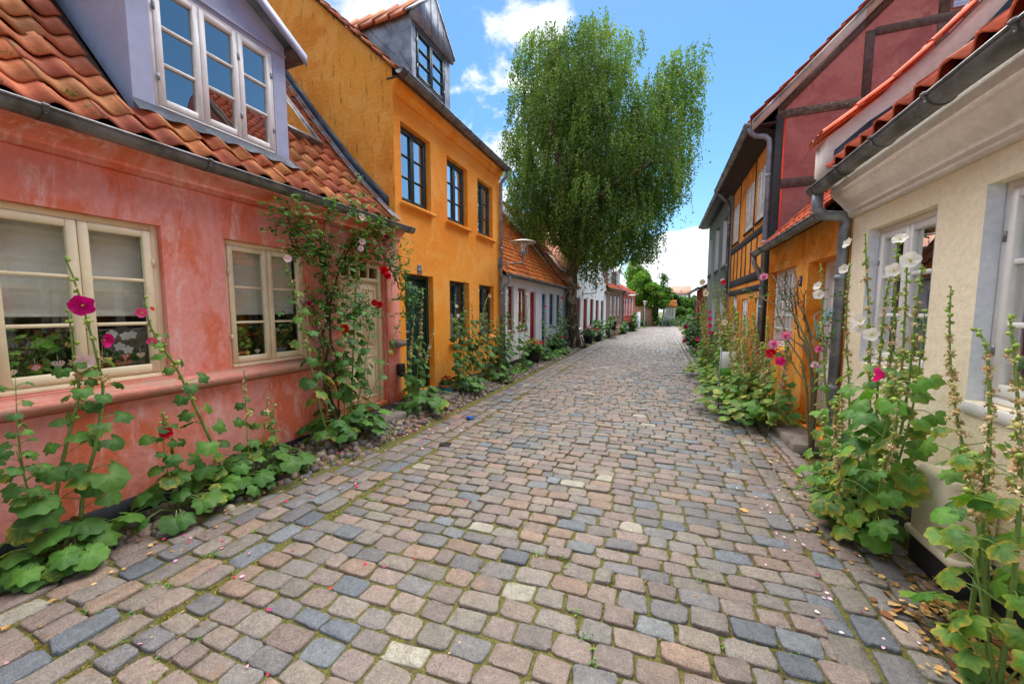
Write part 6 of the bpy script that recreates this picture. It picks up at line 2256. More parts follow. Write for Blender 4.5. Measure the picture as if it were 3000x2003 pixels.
# mass of seeding hollyhocks before the low orange and half-timbered houses
masses = [('seeding hollyhock with tan spires beside the white and green board on its post', (1.2, 6.8, .03), 11, 6.9, (1.0, 1.35), (1.1, 1.75), 61, []),
          ('tall seeding hollyhock topped with crimson flower near the orange timber front', (1.35, 8.3, .03), 13, 8.5, (1.0, 1.35), (1.4, 2.25), 62,
           [((1.24, 9.0, 2.22), (-.4, -.9, .2), .05, *RED), ((1.22, 9.04, 2.27), (-.4, -.9, .3), .04, s(236, 220, 226), s(240, 230, 232), s(230, 140, 170))]),
          ('seeding hollyhock mass before the white lattice window with red and pink flowers', (1.42, 6.2, .03), 12, 6.2, (1.2, 1.5), (1.0, 1.6), 63,
           [((1.30, 5.42, 1.12), (-.5, -.8, .2), .06, *RED), ((1.30, 5.05, 1.07), (-.3, -.9, .1), .05, *HOT, .8)]),
          ('far seeding hollyhock with cream flowers leaning out toward the grey house', (1.2, 10.2, .03), 11, 10.4, (.95, 1.3), (1.4, 2.1), 64,
           [((1.02, 10.9, 2.36), (-.4, -.9, .1), .075, *CREAM), ((1.05, 10.3, 2.05), (-.4, -.9, .1), .072, *CREAM), ((1.06, 10.45, 2.12), (-.8, -.4, .1), .06, *CREAM),
            ((1.06, 9.4, 1.45), (-.4, -.9, .1), .045, *HOT), ((1.06, 9.35, 1.30), (-.4, -.9, .1), .045, *HOT), ((1.06, 9.3, 1.15), (-.4, -.9, .1), .042, *HOT), ((1.06, 9.45, 1.6), (-.4, -.9, .1), .035, *HOT)]),
          ('yellowing hollyhock thicket in front of the half-timbered house door', (1.42, 9.2, .03), 11, 9.3, (1.2, 1.5), (1.2, 1.9), 65, [((1.15, 8.0, 1.42), (-.4, -.9, .1), .055, *CREAM)])]
for lab, base, ns, yc, xr, zr, sd_, fl in masses:
    r_ = random.Random(sd_)
    st_ = []
    for k in range(ns):
        tx, ty, tz = r_.uniform(*xr), yc + r_.uniform(-.8, .8), r_.uniform(*zr)
        if k == 0 and sd_ == 62:
            tx, ty, tz = 1.25, 9.05, 2.28
        if k == 0 and sd_ == 64:
            tx, ty, tz = 1.0, 11.0, 2.42
        bx0, by0 = base[0] + r_.uniform(-.08, .08), base[1] + (ty - base[1]) * .55
        st_.append(dict(path=[(bx0, by0, .03), ((bx0 + tx) / 2 + .03, (by0 + ty) / 2, tz * .55), (tx, ty, tz)], r=.006, c=s(150, 150, 80), leaf=(20, .1, .62, .14, .07), bud=(.34, 1, 66, .85), bs=1.25))
    hollyhock(lab, base, st_, fl, (85, .62, .14), sd_, P_R + [s(150, 160, 70)], .5, RG, RO, lo=True)
hollyhock('pink flowered low hollyhock at the foot of the grey house', (1.5, 12.8, .03),
          [dict(path=[(1.5, 12.8, .03), (1.3, 12.8, .5), (1.2, 12.9, .9)], r=.008, leaf=(14, .1, .9, .14, .08), bud=(.7, 1, 12, .3)), dict(path=[(1.5, 12.4, .03), (1.3, 12.3, .4), (1.2, 12.2, .6)], r=.008, leaf=(14, .1, .9, .14, .08))],
          [((1.15, 12.9, .75), (-.5, -.8, .2), .07, *HOT), ((1.12, 12.3, .45), (-.5, -.8, .2), .06, *HOT), ((1.2, 12.0, .25), (-.5, -.8, .2), .06, *HOT)], (40, .5, .14), 66, G_FRESH + G_DARK, .1, RG, RO, lo=True)
bush('hollyhock_bush', 'big dark green hollyhock bush with brownish pink tops in front of the purple door', 'bush', (1.42, 17.2, 0), (.48, 1.3, .68), 620, .13, G_DARK + G_FRESH, 71, RG, 14,
     [((.98, 16.0, 1.0), (-.5, -.8, .2), .09, s(150, 30, 60), s(170, 50, 80), s(120, 20, 40)), ((1.0, 16.9, .4), (-.6, -.7, .2), .08, *HOT)], .1, True, 18)
bush('hollyhock_bush', 'leafy bush at the far right where the street bends, behind the big hollyhock bush', 'bush', (1.5, 20.6, 0), (.45, 1.6, .7), 420, .13, G_FRESH, 72, RG, 10, [], .1, True, 14)
bush('ground_cover', 'low green nasturtium like leaves at the kerb below the big hollyhock bush', 'plant', (1.25, 15.0, 0), (.25, .6, .15), 120, .09, G_FRESH, 73)

# bare rose at the white door
rng = random.Random(91)
rb_ = (1.55, 4.75, .12)
rroot = tag(empty('bare_rose', rb_), 'nearly bare rose bush with olive canes and pink blooms at the low orange house', 'rose bush')
st, lf = MB(), MB()
canes = [[(1.55, 4.75, .12), (1.5, 4.62, 1.0), (1.48, 4.85, 1.42), (1.45, 5.1, 1.72), (1.42, 5.5, 1.85), (1.40, 6.05, 2.12)],
         [(1.55, 4.8, .12), (1.5, 4.75, .9), (1.47, 4.9, 1.35), (1.44, 5.3, 1.62), (1.42, 5.6, 1.66), (1.38, 6.3, 1.8), (1.35, 7.05, 1.95)],
         [(1.55, 4.75, .12), (1.52, 4.7, .8), (1.5, 4.95, 1.2), (1.48, 5.2, 1.45), (1.46, 5.28, 1.78), (1.45, 5.6, 1.98)],
         [(1.5, 4.62, 1.0), (1.48, 4.5, 1.35), (1.47, 4.2, 1.27)],
         [(1.48, 4.85, 1.42), (1.46, 4.95, 1.6), (1.45, 4.93, 1.86)],
         [(1.45, 5.1, 1.72), (1.44, 5.15, 1.85), (1.44, 5.12, 1.98)],
         [(1.42, 5.5, 1.85), (1.42, 5.55, 2.0), (1.42, 5.5, 2.14)],
         [(1.44, 5.3, 1.62), (1.42, 5.6, 1.80), (1.41, 5.78, 1.96)],
         [(1.5, 4.95, 1.2), (1.46, 5.3, 1.3), (1.40, 5.6, 1.28), (1.36, 5.9, 1.2)],
         [(1.52, 4.7, .8), (1.45, 4.9, .95), (1.38, 5.2, 1.15), (1.34, 5.5, 1.18)],
         [(1.48, 5.2, 1.45), (1.45, 5.35, 1.7), (1.44, 5.36, 1.9)],
         [(1.55, 4.78, .12), (1.53, 4.9, .7), (1.5, 5.1, 1.05), (1.46, 5.6, 1.4), (1.44, 6.0, 1.7)]]
for k, P in enumerate(canes):
    Q = smooth_path(P, 16)
    Q[1:-1] += np.array([[rng.gauss(0, .006), rng.gauss(0, .01), rng.gauss(0, .008)] for _ in range(14)])
    st.tube(Q, list(np.linspace(.016 if k < 3 or k == 11 else .009, .005, 16)), 7, s(96, 92, 52) if k % 2 else s(88, 76, 54))
    for i in range(9):
        p, tg = interp(Q, rng.uniform(.35, .98))
        e = p + np.array((rng.gauss(-.02, .04), rng.gauss(0, .09), rng.gauss(.05, .07)))
        st.tube([p, e], [.0035, .0018], 5, s(104, 78, 52), False)
        if rng.random() < .4:
            rose_leaf(lf, e, (rng.gauss(-.4, .5), rng.gauss(0, .6), rng.gauss(-.1, .4)), rng, .026, G_DARK)
for p in ((1.35, 7.0, 1.95), (1.36, 6.7, 1.9), (1.34, 5.5, 1.16), (1.33, 5.2, 1.14), (1.5, 4.45, 1.62), (1.5, 4.4, 1.5), (1.5, 4.42, 1.75), (1.5, 4.5, 1.35), (1.38, 6.0, 1.9)):
    for j in range(5):
        rose_leaf(lf, np.array(p) + np.array([rng.gauss(0, .05) for _ in range(3)]), (rng.gauss(-.4, .5), rng.gauss(0, .6), rng.gauss(-.1, .4)), rng, .032, G_DARK + G_FRESH)
st.build('stem', M['rose_bark'], rroot, True, rb_)
lf.build('foliage', M['leaf'], rroot, False, rb_)
for k, (p, R_, c) in enumerate([((1.33, 5.02, 1.36), .055, s(238, 150, 186)), ((1.32, 5.42, 1.23), .062, s(240, 160, 194)), ((1.34, 6.18, 2.10), .055, s(240, 168, 196)), ((1.42, 4.35, 1.28), .035, s(236, 130, 170)), ((1.42, 4.42, 1.12), .035, s(240, 210, 220))]):
    rose_bloom(p, (-.5, -.75, .4), R_, c, 80 + k).build('flower', M['petal'], rroot, False, rb_)
# teal twine tied to the downpipe
mb = MB()
for k in range(9):
    a = np.array((1.66 + rng.gauss(0, .02), 4.86 + rng.gauss(0, .02), 1.66 + rng.gauss(0, .03)))
    b = np.array((1.5, 4.72 + rng.gauss(0, .06), 1.34 + rng.gauss(0, .08)))
    mid = (a + b) / 2 + np.array((rng.gauss(-.03, .02), rng.gauss(0, .04), rng.gauss(-.02, .04)))
    mb.tube(smooth_path([a, mid, b], 10), .0028, 5)
tag(mb.build('twine', flat('teal_twine', s(40, 160, 170), .6), None, True), 'frayed teal twine tying the bare rose to the zinc downpipe', 'twine')

# ---- board on a post
sg_ = tag(empty('sign_post', (.96, 6.95, 0), R(8)), 'white and green board on a thin grey post half hidden by hollyhocks', 'sign')
mb = MB()
mb.tube([(0, 0, -.05), (0, 0, 1.04)], .011, 10)
mb.build('post', M['zinc'], sg_, True)
mb = MB()
mb.box(.016, .21, -.006, .006, .70, .97, .002)
mb.build('board', M['white'], sg_)
mb = MB()
mb.box(.016, .21, -.0075, .0075, .58, .699, .002)
mb.build('green_panel', flat('sign_green', s(92, 160, 56), .5), sg_)

# ================================================================== wall lamps
def wall_lamp(label, loc, rz, arm, group='wall lamps along the left row', glass=True):
    """x: out from the wall"""
    r_ = tag(empty('wall_lamp', loc, rz), label, 'street lamp', group)
    mb = MB()
    mb.box(0, .03, -.04, .04, -.13, .17, .006)
    mb.build('bracket', M['zinc'], r_)
    mb = MB()
    mb.tube([(.02, 0, 0), (arm - .03, 0, .02), (arm, 0, .03), (arm, 0, .06), (arm, 0, .2)], .022, 12)
    mb.build('arm', M['zinc'], r_, True)
    mb = MB()
    mb.lathe([(0, .18), (.035, .18), (.035, .235), (.105, .245), (.11, .25), (.11, .275), (.10, .28), (0, .28)], 24, (arm, 0, 0))
    mb.build('base', M['zinc_light'], r_, True)
    mb = MB()
    mb.lathe([(.118, .275), (.118, .52)], 28, (arm, 0, 0))
    mb.build('lamp_glass', M['glass_weak'], r_, True)
    mb = MB()
    mb.lathe([(.04, .28), (.055, .33), (.05, .37), (.02, .40)], 16, (arm, 0, 0))
    mb.lathe([(.085, .40), (.085, .50), (.06, .52)], 16, (arm, 0, 0))
    mb.build('lamp_core', M['white'], r_, True)
    mb = MB()
    for k in range(4):
        a = k * PI / 2 + .4
        mb.tube([(arm + .116 * math.cos(a), .116 * math.sin(a), .27), (arm + .116 * math.cos(a), .116 * math.sin(a), .525)], .007, 6)
    mb.build('cage', M['zinc_light'], r_, True)
    mb = MB()
    mb.lathe([(.03, .60), (.12, .585), (.24, .555), (.325, .525), (.335, .515), (.325, .51), (.2, .525), (.1, .53), (0, .53)], 32, (arm, 0, 0))
    mb.build('lamp_shade', metal('lamp_shade_metal', s(196, 186, 178), .45, .2, s(160, 150, 140)), r_, True)
    return r_
wall_lamp('grey wall lamp with wide flat shade on the orange house corner', (XL, 8.95, 2.80), 0, .67)
def at_obl(P0, P1, u, d=0):
    a = np.array(P0); b = np.array(P1)
    t = (b - a) / np.linalg.norm(b - a)
    n_ = np.array((t[1], -t[0]))
    p = a + t * u + n_ * d
    return float(p[0]), float(p[1]), math.atan2(n_[1], n_[0])
x_, y_, a__ = at_obl(G0, G1, 2.85)
wall_lamp('grey wall lamp on the white gabled house, its shade up in the birch leaves', (x_, y_, 2.46), a__, .67)
x_, y_, a__ = at_obl(B1, R1, .05)
wall_lamp('grey wall lamp on the terracotta house, the farthest along the left row', (x_, y_, 2.2), a__, .6)

# ================================================================== weeping birch
rng = np.random.default_rng(21)
BR = np.array([-3.45, 16.52, 0.0])
yaw = R(21.37)
AR = np.array([math.cos(yaw), math.sin(yaw), 0])       # across the street, roughly
AD = np.array([-math.sin(yaw), math.cos(yaw), 0])
crown = np.array([(-2.97, 5.17), (-3.16, 6.77), (-3.42, 8.35), (-3.09, 9.59), (-2.96, 10.82), (-2.83, 11.91), (-2.39, 12.81), (-1.69, 12.99), (-0.43, 13.28), (0.2, 13.4), (0.58, 13.82), (0.83, 13.96), (1.02, 13.52), (1.16, 13.05), (1.67, 12.93), (2.37, 12.87), (2.54, 12.33), (2.47, 11.67), (2.17, 11.06), (2.49, 10.82), (2.74, 11.24), (3.17, 11.73), (4.04, 12.27), (5.25, 12.39), (5.33, 11.97), (5.18, 11.06), (5.02, 10.21), (5.13, 9.1), (4.9, 8.35), (4.87, 7.59), (4.53, 6.13), (3.89, 5.68), (3.84, 5.17), (3.59, 4.36), (3.14, 3.61), (2.18, 3.66), (1.62, 3.56), (1.05, 3.28), (1.21, 2.43), (0.78, 2.67), (0.15, 3.09), (-0.0, 3.66), (-0.96, 4.31), (-1.63, 4.68), (-1.96, 4.36), (-2.43, 4.96), (-3.09, 5.75)])
def inside(pts, poly):
    x, y = pts[:, 0], pts[:, 1]
    c = np.zeros(len(pts), bool)
    j = len(poly) - 1
    for i in range(len(poly)):
        xi, yi = poly[i]
        xj, yj = poly[j]
        m_ = ((yi > y) != (yj > y)) & (x < (xj - xi) * (y - yi) / (yj - yi + 1e-12) + xi)
        c ^= m_
        j = i
    return c
def edge_dist(pts, poly):
    d = np.full(len(pts), 1e9)
    for i in range(len(poly)):
        a, b = poly[i - 1], poly[i]
        ab = b - a
        t = np.clip(((pts - a) @ ab) / (ab @ ab + 1e-9), 0, 1)
        d = np.minimum(d, np.linalg.norm(pts - a - t[:, None] * ab, axis=1))
    return d
broot = tag(empty('weeping_birch', tuple(BR)), 'tall weeping birch with drooping green branches standing at the left kerb', 'tree')
tk = MB()
def P3(r, z, d=0.0):
    return tuple(BR + AR * r + AD * d + np.array((0, 0, z)))
trunk = [P3(.02, -.1), P3(0, .25), P3(-.08, .8), P3(-.16, 1.7), P3(-.20, 3.0), P3(-.15, 4.1), P3(-.05, 5.5), P3(.1, 7.2), P3(.2, 9), P3(.4, 11), P3(.7, 13.2)]
Q = smooth_path(trunk, 40)
rads = np.interp(np.linspace(0, 1, 40), [0, .02, .06, .14, .3, .5, .7, 1], [.42, .36, .29, .255, .235, .19, .12, .02])
tk.tube(Q, list(rads * (1 + rng.normal(0, .03, 40))), 22)
for k in range(7):       # root flare
    a = k * 2 * PI / 7 + .3
    o_ = np.array((math.cos(a), math.sin(a), 0))
    tk.tube([BR + o_ * .2 + np.array((0, 0, .45)), BR + o_ * .36 + np.array((0, 0, .1)), BR + o_ * .58 + np.array((0, 0, -.06))], [.11, .10, .05], 8)
limbs = [[(-.18, 4.0, 0), (-.9, 5.6, .3), (-1.9, 8.2, .5), (-2.2, 10.8, .4)], [(-.1, 5.0, 0), (.7, 6.2, -.3), (2.3, 8.6, -.3), (3.6, 10.6, 0), (4.7, 12.0, .1)], [(0, 6.2, 0), (.9, 8.5, .5), (1.7, 11.2, .4), (2.1, 12.5, .3)],
         [(-.15, 4.4, 0), (-.6, 6, -1.0), (-1.2, 8.5, -1.6), (-1.5, 11, -1.2)], [(0, 5.8, 0), (.3, 8.5, 1.2), (.2, 11.5, 1.5)], [(.1, 7.4, 0), (-.4, 10, -.6), (-.6, 12.6, -.4)], [(-.1, 4.6, 0), (1.2, 6.0, 1.0), (2.8, 7.4, 1.5), (4.0, 8.2, 1.2)],
         [(0, 5.3, 0), (1.0, 6.4, -1.2), (2.4, 7.2, -1.8), (3.6, 7.4, -1.4)], [(-.2, 3.6, 0), (-1.2, 5.2, .2), (-2.4, 6.8, .2), (-2.9, 7.6, 0)]]
for l in limbs:
    Ql = smooth_path([P3(a, b, c) for a, b, c in l], 16)
    Ql[1:-1] += rng.normal(0, .05, (14, 3))
    tk.tube(Ql, list(np.linspace(.12, .025, 16)), 9)
tk.build('trunk', M['bark'], broot, True, BR)
# leaf masses: drooping domes of hanging twigs gathered round the branch ends
crown[:, 0] *= .99
tw = MB()
cl_c = np.array([s(104, 140, 62), s(120, 154, 70), s(88, 124, 56), s(136, 166, 78), s(108, 142, 62), s(146, 166, 84)])
LP, LC = [], []
pts = rng.uniform((-3.4, 2.6), (5.3, 14.0), (12000, 2))
pts = pts[inside(pts, crown)]
pts = pts[edge_dist(pts, crown) > .12]
cent = []
for p in pts:            # spread the masses with a minimum spacing
    if all((p[0] - q[0]) ** 2 + ((p[1] - q[1]) * .75) ** 2 > .37 ** 2 for q in cent):
        cent.append(p)
cent = np.array(cent)
ced = edge_dist(cent, crown)
for c0, e_ in zip(cent, ced):
    for layer in range(1 + int(e_ > .30) + int(e_ > .8) + int(e_ > 1.4)):
        dmax = min(2.3, .35 + 1.15 * e_)
        dd_ = rng.uniform(.35, 1) * dmax * (-1 if layer == 0 else 1 if layer == 1 else rng.uniform(-.5, .5))
        rad = rng.uniform(.34, .62)
        shade = rng.uniform(.6, 1.25)
        hang = rng.uniform(.55, 1.25)
        tone = cl_c[rng.integers(0, 6)] * .5 + cl_c[rng.integers(0, 6)] * .5
        for q in range(rng.integers(13, 20)):
            a = rng.uniform(0, 2 * PI)
            rr = rad * math.sqrt(rng.random())
            o_r, o_d = rr * math.cos(a), rr * math.sin(a)
            z0_ = c0[1] + .30 * (1 - (rr / rad) ** 2) + rng.normal(0, .07)
            L_ = hang * rng.uniform(.6, 1.15)
            n_ = int(L_ / .042)
            t = np.linspace(0, 1, n_)
            z = z0_ - t ** 1.2 * L_
            r_ = c0[0] + o_r * (1 + .35 * np.sqrt(t))
            d_ = dd_ + o_d * (1 + .35 * np.sqrt(t))
            ok = inside(np.stack([r_, z], 1), crown) | (rng.random(n_) < .12)
            pos = (BR[None] + r_[:, None] * AR + d_[:, None] * AD + np.stack([0 * z, 0 * z, z], 1))[ok]
            if len(pos) < 3:
                continue
            if q < 2:
                tw.tube(pos[:: max(1, len(pos) // 5)], .006, 3, s(70, 56, 40), False)
            pos = pos + rng.normal(0, .035, pos.shape)
            LP.append(pos)
            LC.append((tone * shade)[None] * rng.uniform(.75, 1.25, (len(pos), 1)))
LP, LC = np.concatenate(LP), np.concatenate(LC)
def leaf_quads(P, C, size, rng, droop=.7):
    n = len(P)
    ax = rng.normal(0, 1, (n, 3))
    ax[:, 2] = -np.abs(ax[:, 2]) * .8 - droop
    ax /= np.linalg.norm(ax, axis=1)[:, None]
    nr = rng.normal(0, 1, (n, 3))
    sd2 = np.cross(ax, nr)
    sd2 /= np.linalg.norm(sd2, axis=1)[:, None] + 1e-9
    sz = size * rng.uniform(.65, 1.25, (n, 1))
    V = np.stack([P, P + ax * sz * .45 + sd2 * sz * .36, P + ax * sz, P + ax * sz * .45 - sd2 * sz * .36], 1).reshape(-1, 3)
    F = np.arange(n * 4).reshape(n, 4)
    return V, F, np.repeat(C, 4, 0)
mb = MB()
mb.add(*leaf_quads(LP, LC, .095, rng))
mb.build('crown', M['leaf_tree'], broot, False, BR)
tw.build('twigs', M['rose_bark'], broot, False, BR)

def leafy_tree(label, base, crown_c, ext, n, size, pal_, seed, trunks=1, name='broadleaf_tree', group='trees at the end of the street', clumps=26, th=.09):
    rng = np.random.default_rng(seed)
    root = tag(empty(name, base), label, 'tree', group)
    b = np.array(base, float)
    cc = np.array(crown_c, float)
    ext = np.array(ext, float)
    t_ = MB()
    for k in range(trunks):
        o_ = np.array((rng.uniform(-.3, .3), rng.uniform(-.3, .3), 0)) * (trunks > 1) * 2
        t_.tube(smooth_path([b + o_, (b + o_ + cc) / 2 + rng.normal(0, .12, 3), cc + np.array((0, 0, ext[2] * .4)) + o_], 10), list(np.linspace(th, th * .25, 10)), 9)
    P, C = [], []
    for k in range(clumps):
        v = rng.normal(0, 1, 3)
        v /= np.linalg.norm(v)
        c0 = cc + v * ext * rng.uniform(.35, .95)
        t_.tube([cc, (cc + c0) / 2 + rng.normal(0, .1, 3), c0], [th * .35, th * .2, .01], 5)
        m_ = int(n / clumps)
        w = rng.normal(0, 1, (m_, 3))
        w = w / np.linalg.norm(w, axis=1)[:, None] * rng.uniform(.2, 1, (m_, 1)) ** .5
        P.append(c0 + w * ext * rng.uniform(.28, .46))
        C.append(np.array(pal_)[rng.integers(0, len(pal_), m_)] * rng.uniform(.7, 1.25) * rng.uniform(.75, 1.25, (m_, 1)))
    t_.build('trunk', M['bark'], root, True, b)
    m_ = MB()
    P = np.concatenate(P)
    P[:, 2] = np.maximum(P[:, 2], b[2] + .3)
    m_.add(*leaf_quads(P, np.concatenate(C), size, rng, .2))
    m_.build('crown', M['leaf_tree'], root, False, b)
    return root
GT = [s(96, 140, 40), s(112, 156, 46), s(78, 122, 38), s(128, 166, 56)]
GD = [s(58, 98, 38), s(70, 112, 42), s(50, 84, 36)]
leafy_tree('bright green broadleaf tree over the beige garden wall', (-1.5, 41.5, 0), (-1.75, 42.2, 3.7), (1.7, 2.0, 1.75), 16000, .2, GT, 1, 2)
leafy_tree('taller yellow green tree behind the terracotta house', (-2.6, 45, 0), (-2.3, 45, 4.9), (1.6, 1.6, 1.9), 14000, .2, GT + [s(140, 170, 60)], 2)
leafy_tree('round mid green tree at the right end of the beige wall', (-.2, 42.5, 0), (.1, 42.4, 3.0), (1.2, 1.6, 1.15), 11000, .19, GT + GD, 3, 2)
leafy_tree('sparse open branched sapling rising above the round green tree', (.2, 43.4, 0), (.3, 43.6, 4.8), (.65, .6, 1.15), 500, .2, GD + GT, 4, 1, clumps=14, th=.05)
leafy_tree('dark green tree farther off behind the maroon house roof', (1.6, 47, 0), (1.55, 48, 2.7), (1.0, 1.4, 1.05), 8000, .2, GD, 5)
leafy_tree('ivy covered dark tree at the edge of the beige garden wall', (-.35, 41.6, 0), (-.35, 41.6, 1.3), (.35, .4, 1.25), 2600, .13, GD, 6)
leafy_tree('yellow green shrub by the white house far down the street', (1.35, 44.6, 0), (1.35, 44.8, 1.9), (.4, .6, .75), 1600, .14, [s(176, 178, 60), s(150, 164, 50)], 7)
leafy_tree('broad dark green tree filling the gap beyond the maroon house', (3.4, 52, 0), (3.4, 52, 2.1), (1.9, 1.6, 1.5), 12000, .22, GD + GT, 8)
leafy_tree('mid green hedge like tree right of the small white house', (2.3, 45.5, 0), (2.3, 45.5, 1.2), (.95, 1.0, .95), 7000, .18, GD + GT, 9)
for k, (p, e, lab) in enumerate([((1.7, 42.6, 0), (.9, .5, .5), 'low hedge of bushes at the far end of the setts'), ((.15, 40.6, 0), (.5, .5, .45), 'low bushes below the ivy covered tree'), ((1.0, 41.3, 0), (.6, .6, .42), 'flowering bush before the white house far down the street'), ((-1.55, 40.4, 0), (.35, .3, .3), 'small bush at the foot of the beige wall')]):
    bush('bush', lab, 'bush', p, e, 220, .15, G_FRESH + G_DARK, 120 + k, 'bushes at the end of the street')

# ================================================================== far end of the street
gw = tag(empty('garden_wall', (-1.3, 42, 0)), 'beige plastered garden wall under the bright green tree', 'wall')
mb = MB()
mb.box(-1.2, .85, -.1, .1, -.05, 1.98, .01)
mb.build('wall', M['beige'], gw)
mb = MB()
mb.box(-1.22, .87, -.13, .13, 1.981, 2.05, .01)
mb.build('coping', M['terracotta'], gw)
gt = tag(empty('white_gate', (-1.85, 35.0, 0), math.atan2(2.0, .16)), 'rough whitewashed gate wall beside the terracotta house', 'gate')
mb = MB()
mb.box(0, 2.0, -.06, .06, 0, 1.5, .015)
mb.build('leaf', M['white_stucco'], gt)
mb = MB()
mb.box(-.05, 2.05, -.09, .09, 1.501, 1.6, .015)
mb.build('coping', M['terracotta'], gt)
lp = tag(empty('lamp_post', (-1.29, 37.2, 0)), 'slim grey lamp post in front of the beige garden wall', 'street lamp')
mb = MB()
mb.tube([(0, 0, 0), (0, 0, .5), (0, 0, .52), (0, 0, 2.1)], [.05, .05, .035, .03], 10)
mb.build('post', M['zinc'], lp, True)
mb = MB()
mb.lathe([(.03, 2.1), (.09, 2.14), (.09, 2.4), (.05, 2.44)], 16)
mb.build('lamp_glass', M['white'], lp, True)
mb = MB()
mb.lathe([(.02, 2.5), (.24, 2.45), (.25, 2.43), (.0, 2.43)], 20)
mb.build('lamp_shade', M['zinc_light'], lp, True)
wh = tag(empty('white_house', (.35, 44, 0)), 'small white house with orange roof and blue tinted windows closing the street', 'house')
mb = MB()
fo = [(.15 + k * .24, .33 + k * .24, 1.05, 1.9, .05) for k in range(4)]
facade(mb, 0, 1.25, 0, 2.05, fo)
mb.poly([(0, 0, 0), (0, 0, 2.05), (0, 3, 2.05), (0, 3, 0)])
mb.poly([(1.25, 0, 0), (1.25, 3, 0), (1.25, 3, 2.05), (1.25, 0, 2.05)])
mb.build('wall', M['white_stucco'], wh)
for o in fo:
    window(wh, *o[:4], .02, 'frame_white', 1, 1, 0, .03, .03, .03)
mb = MB()
pantiles(mb, [(-.15, 2.02), (.9, 2.75)], -.1, 1.35, .24, .3, 4, .03, TC_OR)
mb.build('roof', M['tile'], wh, True)
ab = tag(empty('apartment_house', (1.7, 92, 0)), 'distant pale apartment house with brown red roof above the trees', 'building')
mb = MB()
fo = [(.5 + k * .8, .9 + k * .8, 3.7, 4.9, .1) for k in range(5)] + [(.5 + k * .8, .9 + k * .8, 1.6, 2.8, .1) for k in range(5)]
facade(mb, 0, 4.6, 0, 5.2, fo)
mb.poly([(0, 0, 0), (0, 0, 5.2), (0, 8, 5.2), (0, 8, 0)])
mb.build('wall', stucco('pale_blue_wall', s(206, 210, 218), bmp=.1), ab)
for o in fo:
    window(ab, *o[:4], .05, 'frame_white', 1, 1, 0, .06, .06, .05)
mb = MB()
mb.prism([(-.2, -.3, 5.15), (4.8, -.3, 5.15), (4.8, 2.6, 6.9), (-.2, 2.6, 6.9)], (0, .05, .12), s(176, 120, 96))
rf = mb.build('roof', M['tile_clean'], ab)
mb = MB()
mb.box(2.5, 2.9, .6, 1.0, 5.6, 6.4, .02)
mb.build('chimney', M['white_stucco'], rf)

bk = tag(empty('bicycle', (.62, 40.2, 0), R(70)), 'dark bicycle leaning in the bushes at the far end', 'bicycle')
for k, xx in enumerate((-.5, .5)):
    mb = MB()
    ring = [(xx + .32 * math.cos(a), 0, .33 + .32 * math.sin(a)) for a in np.linspace(0, 2 * PI, 25)]
    mb.tube(ring, .018, 6, (1, 1, 1), False)
    for a in np.linspace(0, PI, 7)[:-1]:
        mb.tube([(xx + .31 * math.cos(a), 0, .33 + .31 * math.sin(a)), (xx - .31 * math.cos(a), 0, .33 - .31 * math.sin(a))], .003, 4)
    mb.build('wheel', M['iron'], bk, True)
mb = MB()
for a, b in (((-.5, .33), (-.08, .33)), ((-.08, .33), (-.18, .78)), ((-.18, .78), (-.5, .33)), ((-.08, .33), (.36, .80)), ((-.16, .70), (.34, .74)), ((.36, .86), (.5, .33))):
    mb.tube([(a[0], 0, a[1]), (b[0], 0, b[1])], .016, 8)
mb.build('frame', flat('bicycle_blue', s(60, 84, 120), .4), bk, True)
mb = MB()
mb.tube([(.36, 0, .84), (.36, 0, .98)], .012, 8)
mb.tube([(.3, -.26, 1.0), (.37, -.1, .98), (.37, .1, .98), (.3, .26, 1.0)], .013, 8)
mb.build('handlebar', M['steel'], bk, True)
mb = MB()
mb.prism([(-.3, -.08, .86), (-.06, -.02, .88), (-.06, .02, .88), (-.3, .08, .86)], (0, 0, .045))
mb.tube([(-.18, 0, .76), (-.18, 0, .87)], .013, 8)
mb.build('saddle', M['iron'], bk)

# ================================================================== crouching photographer
def skinned(name, joints, edges, mat, parent, root=0, sub=2):
    me = bpy.data.meshes.new(name)
    me.from_pydata([j[:3] for j in joints], edges, [])
    o = link(bpy.data.objects.new(name, me))
    m_ = o.modifiers.new('skin', 'SKIN')
    sv = me.skin_vertices[0].data if me.skin_vertices else None
    if sv is None:
        me.skin_vertices  # layer is created with the modifier
        sv = me.skin_vertices[0].data
    for k, j in enumerate(joints):
        r = j[3]
        sv[k].radius = (r, r) if not hasattr(r, '__len__') else r
        sv[k].use_root = k == root
    m_.use_smooth_shade = True
    sb = o.modifiers.new('subdivision', 'SUBSURF')
    sb.levels = sb.render_levels = sub
    me.materials.append(mat)
    o.parent = parent
    return o
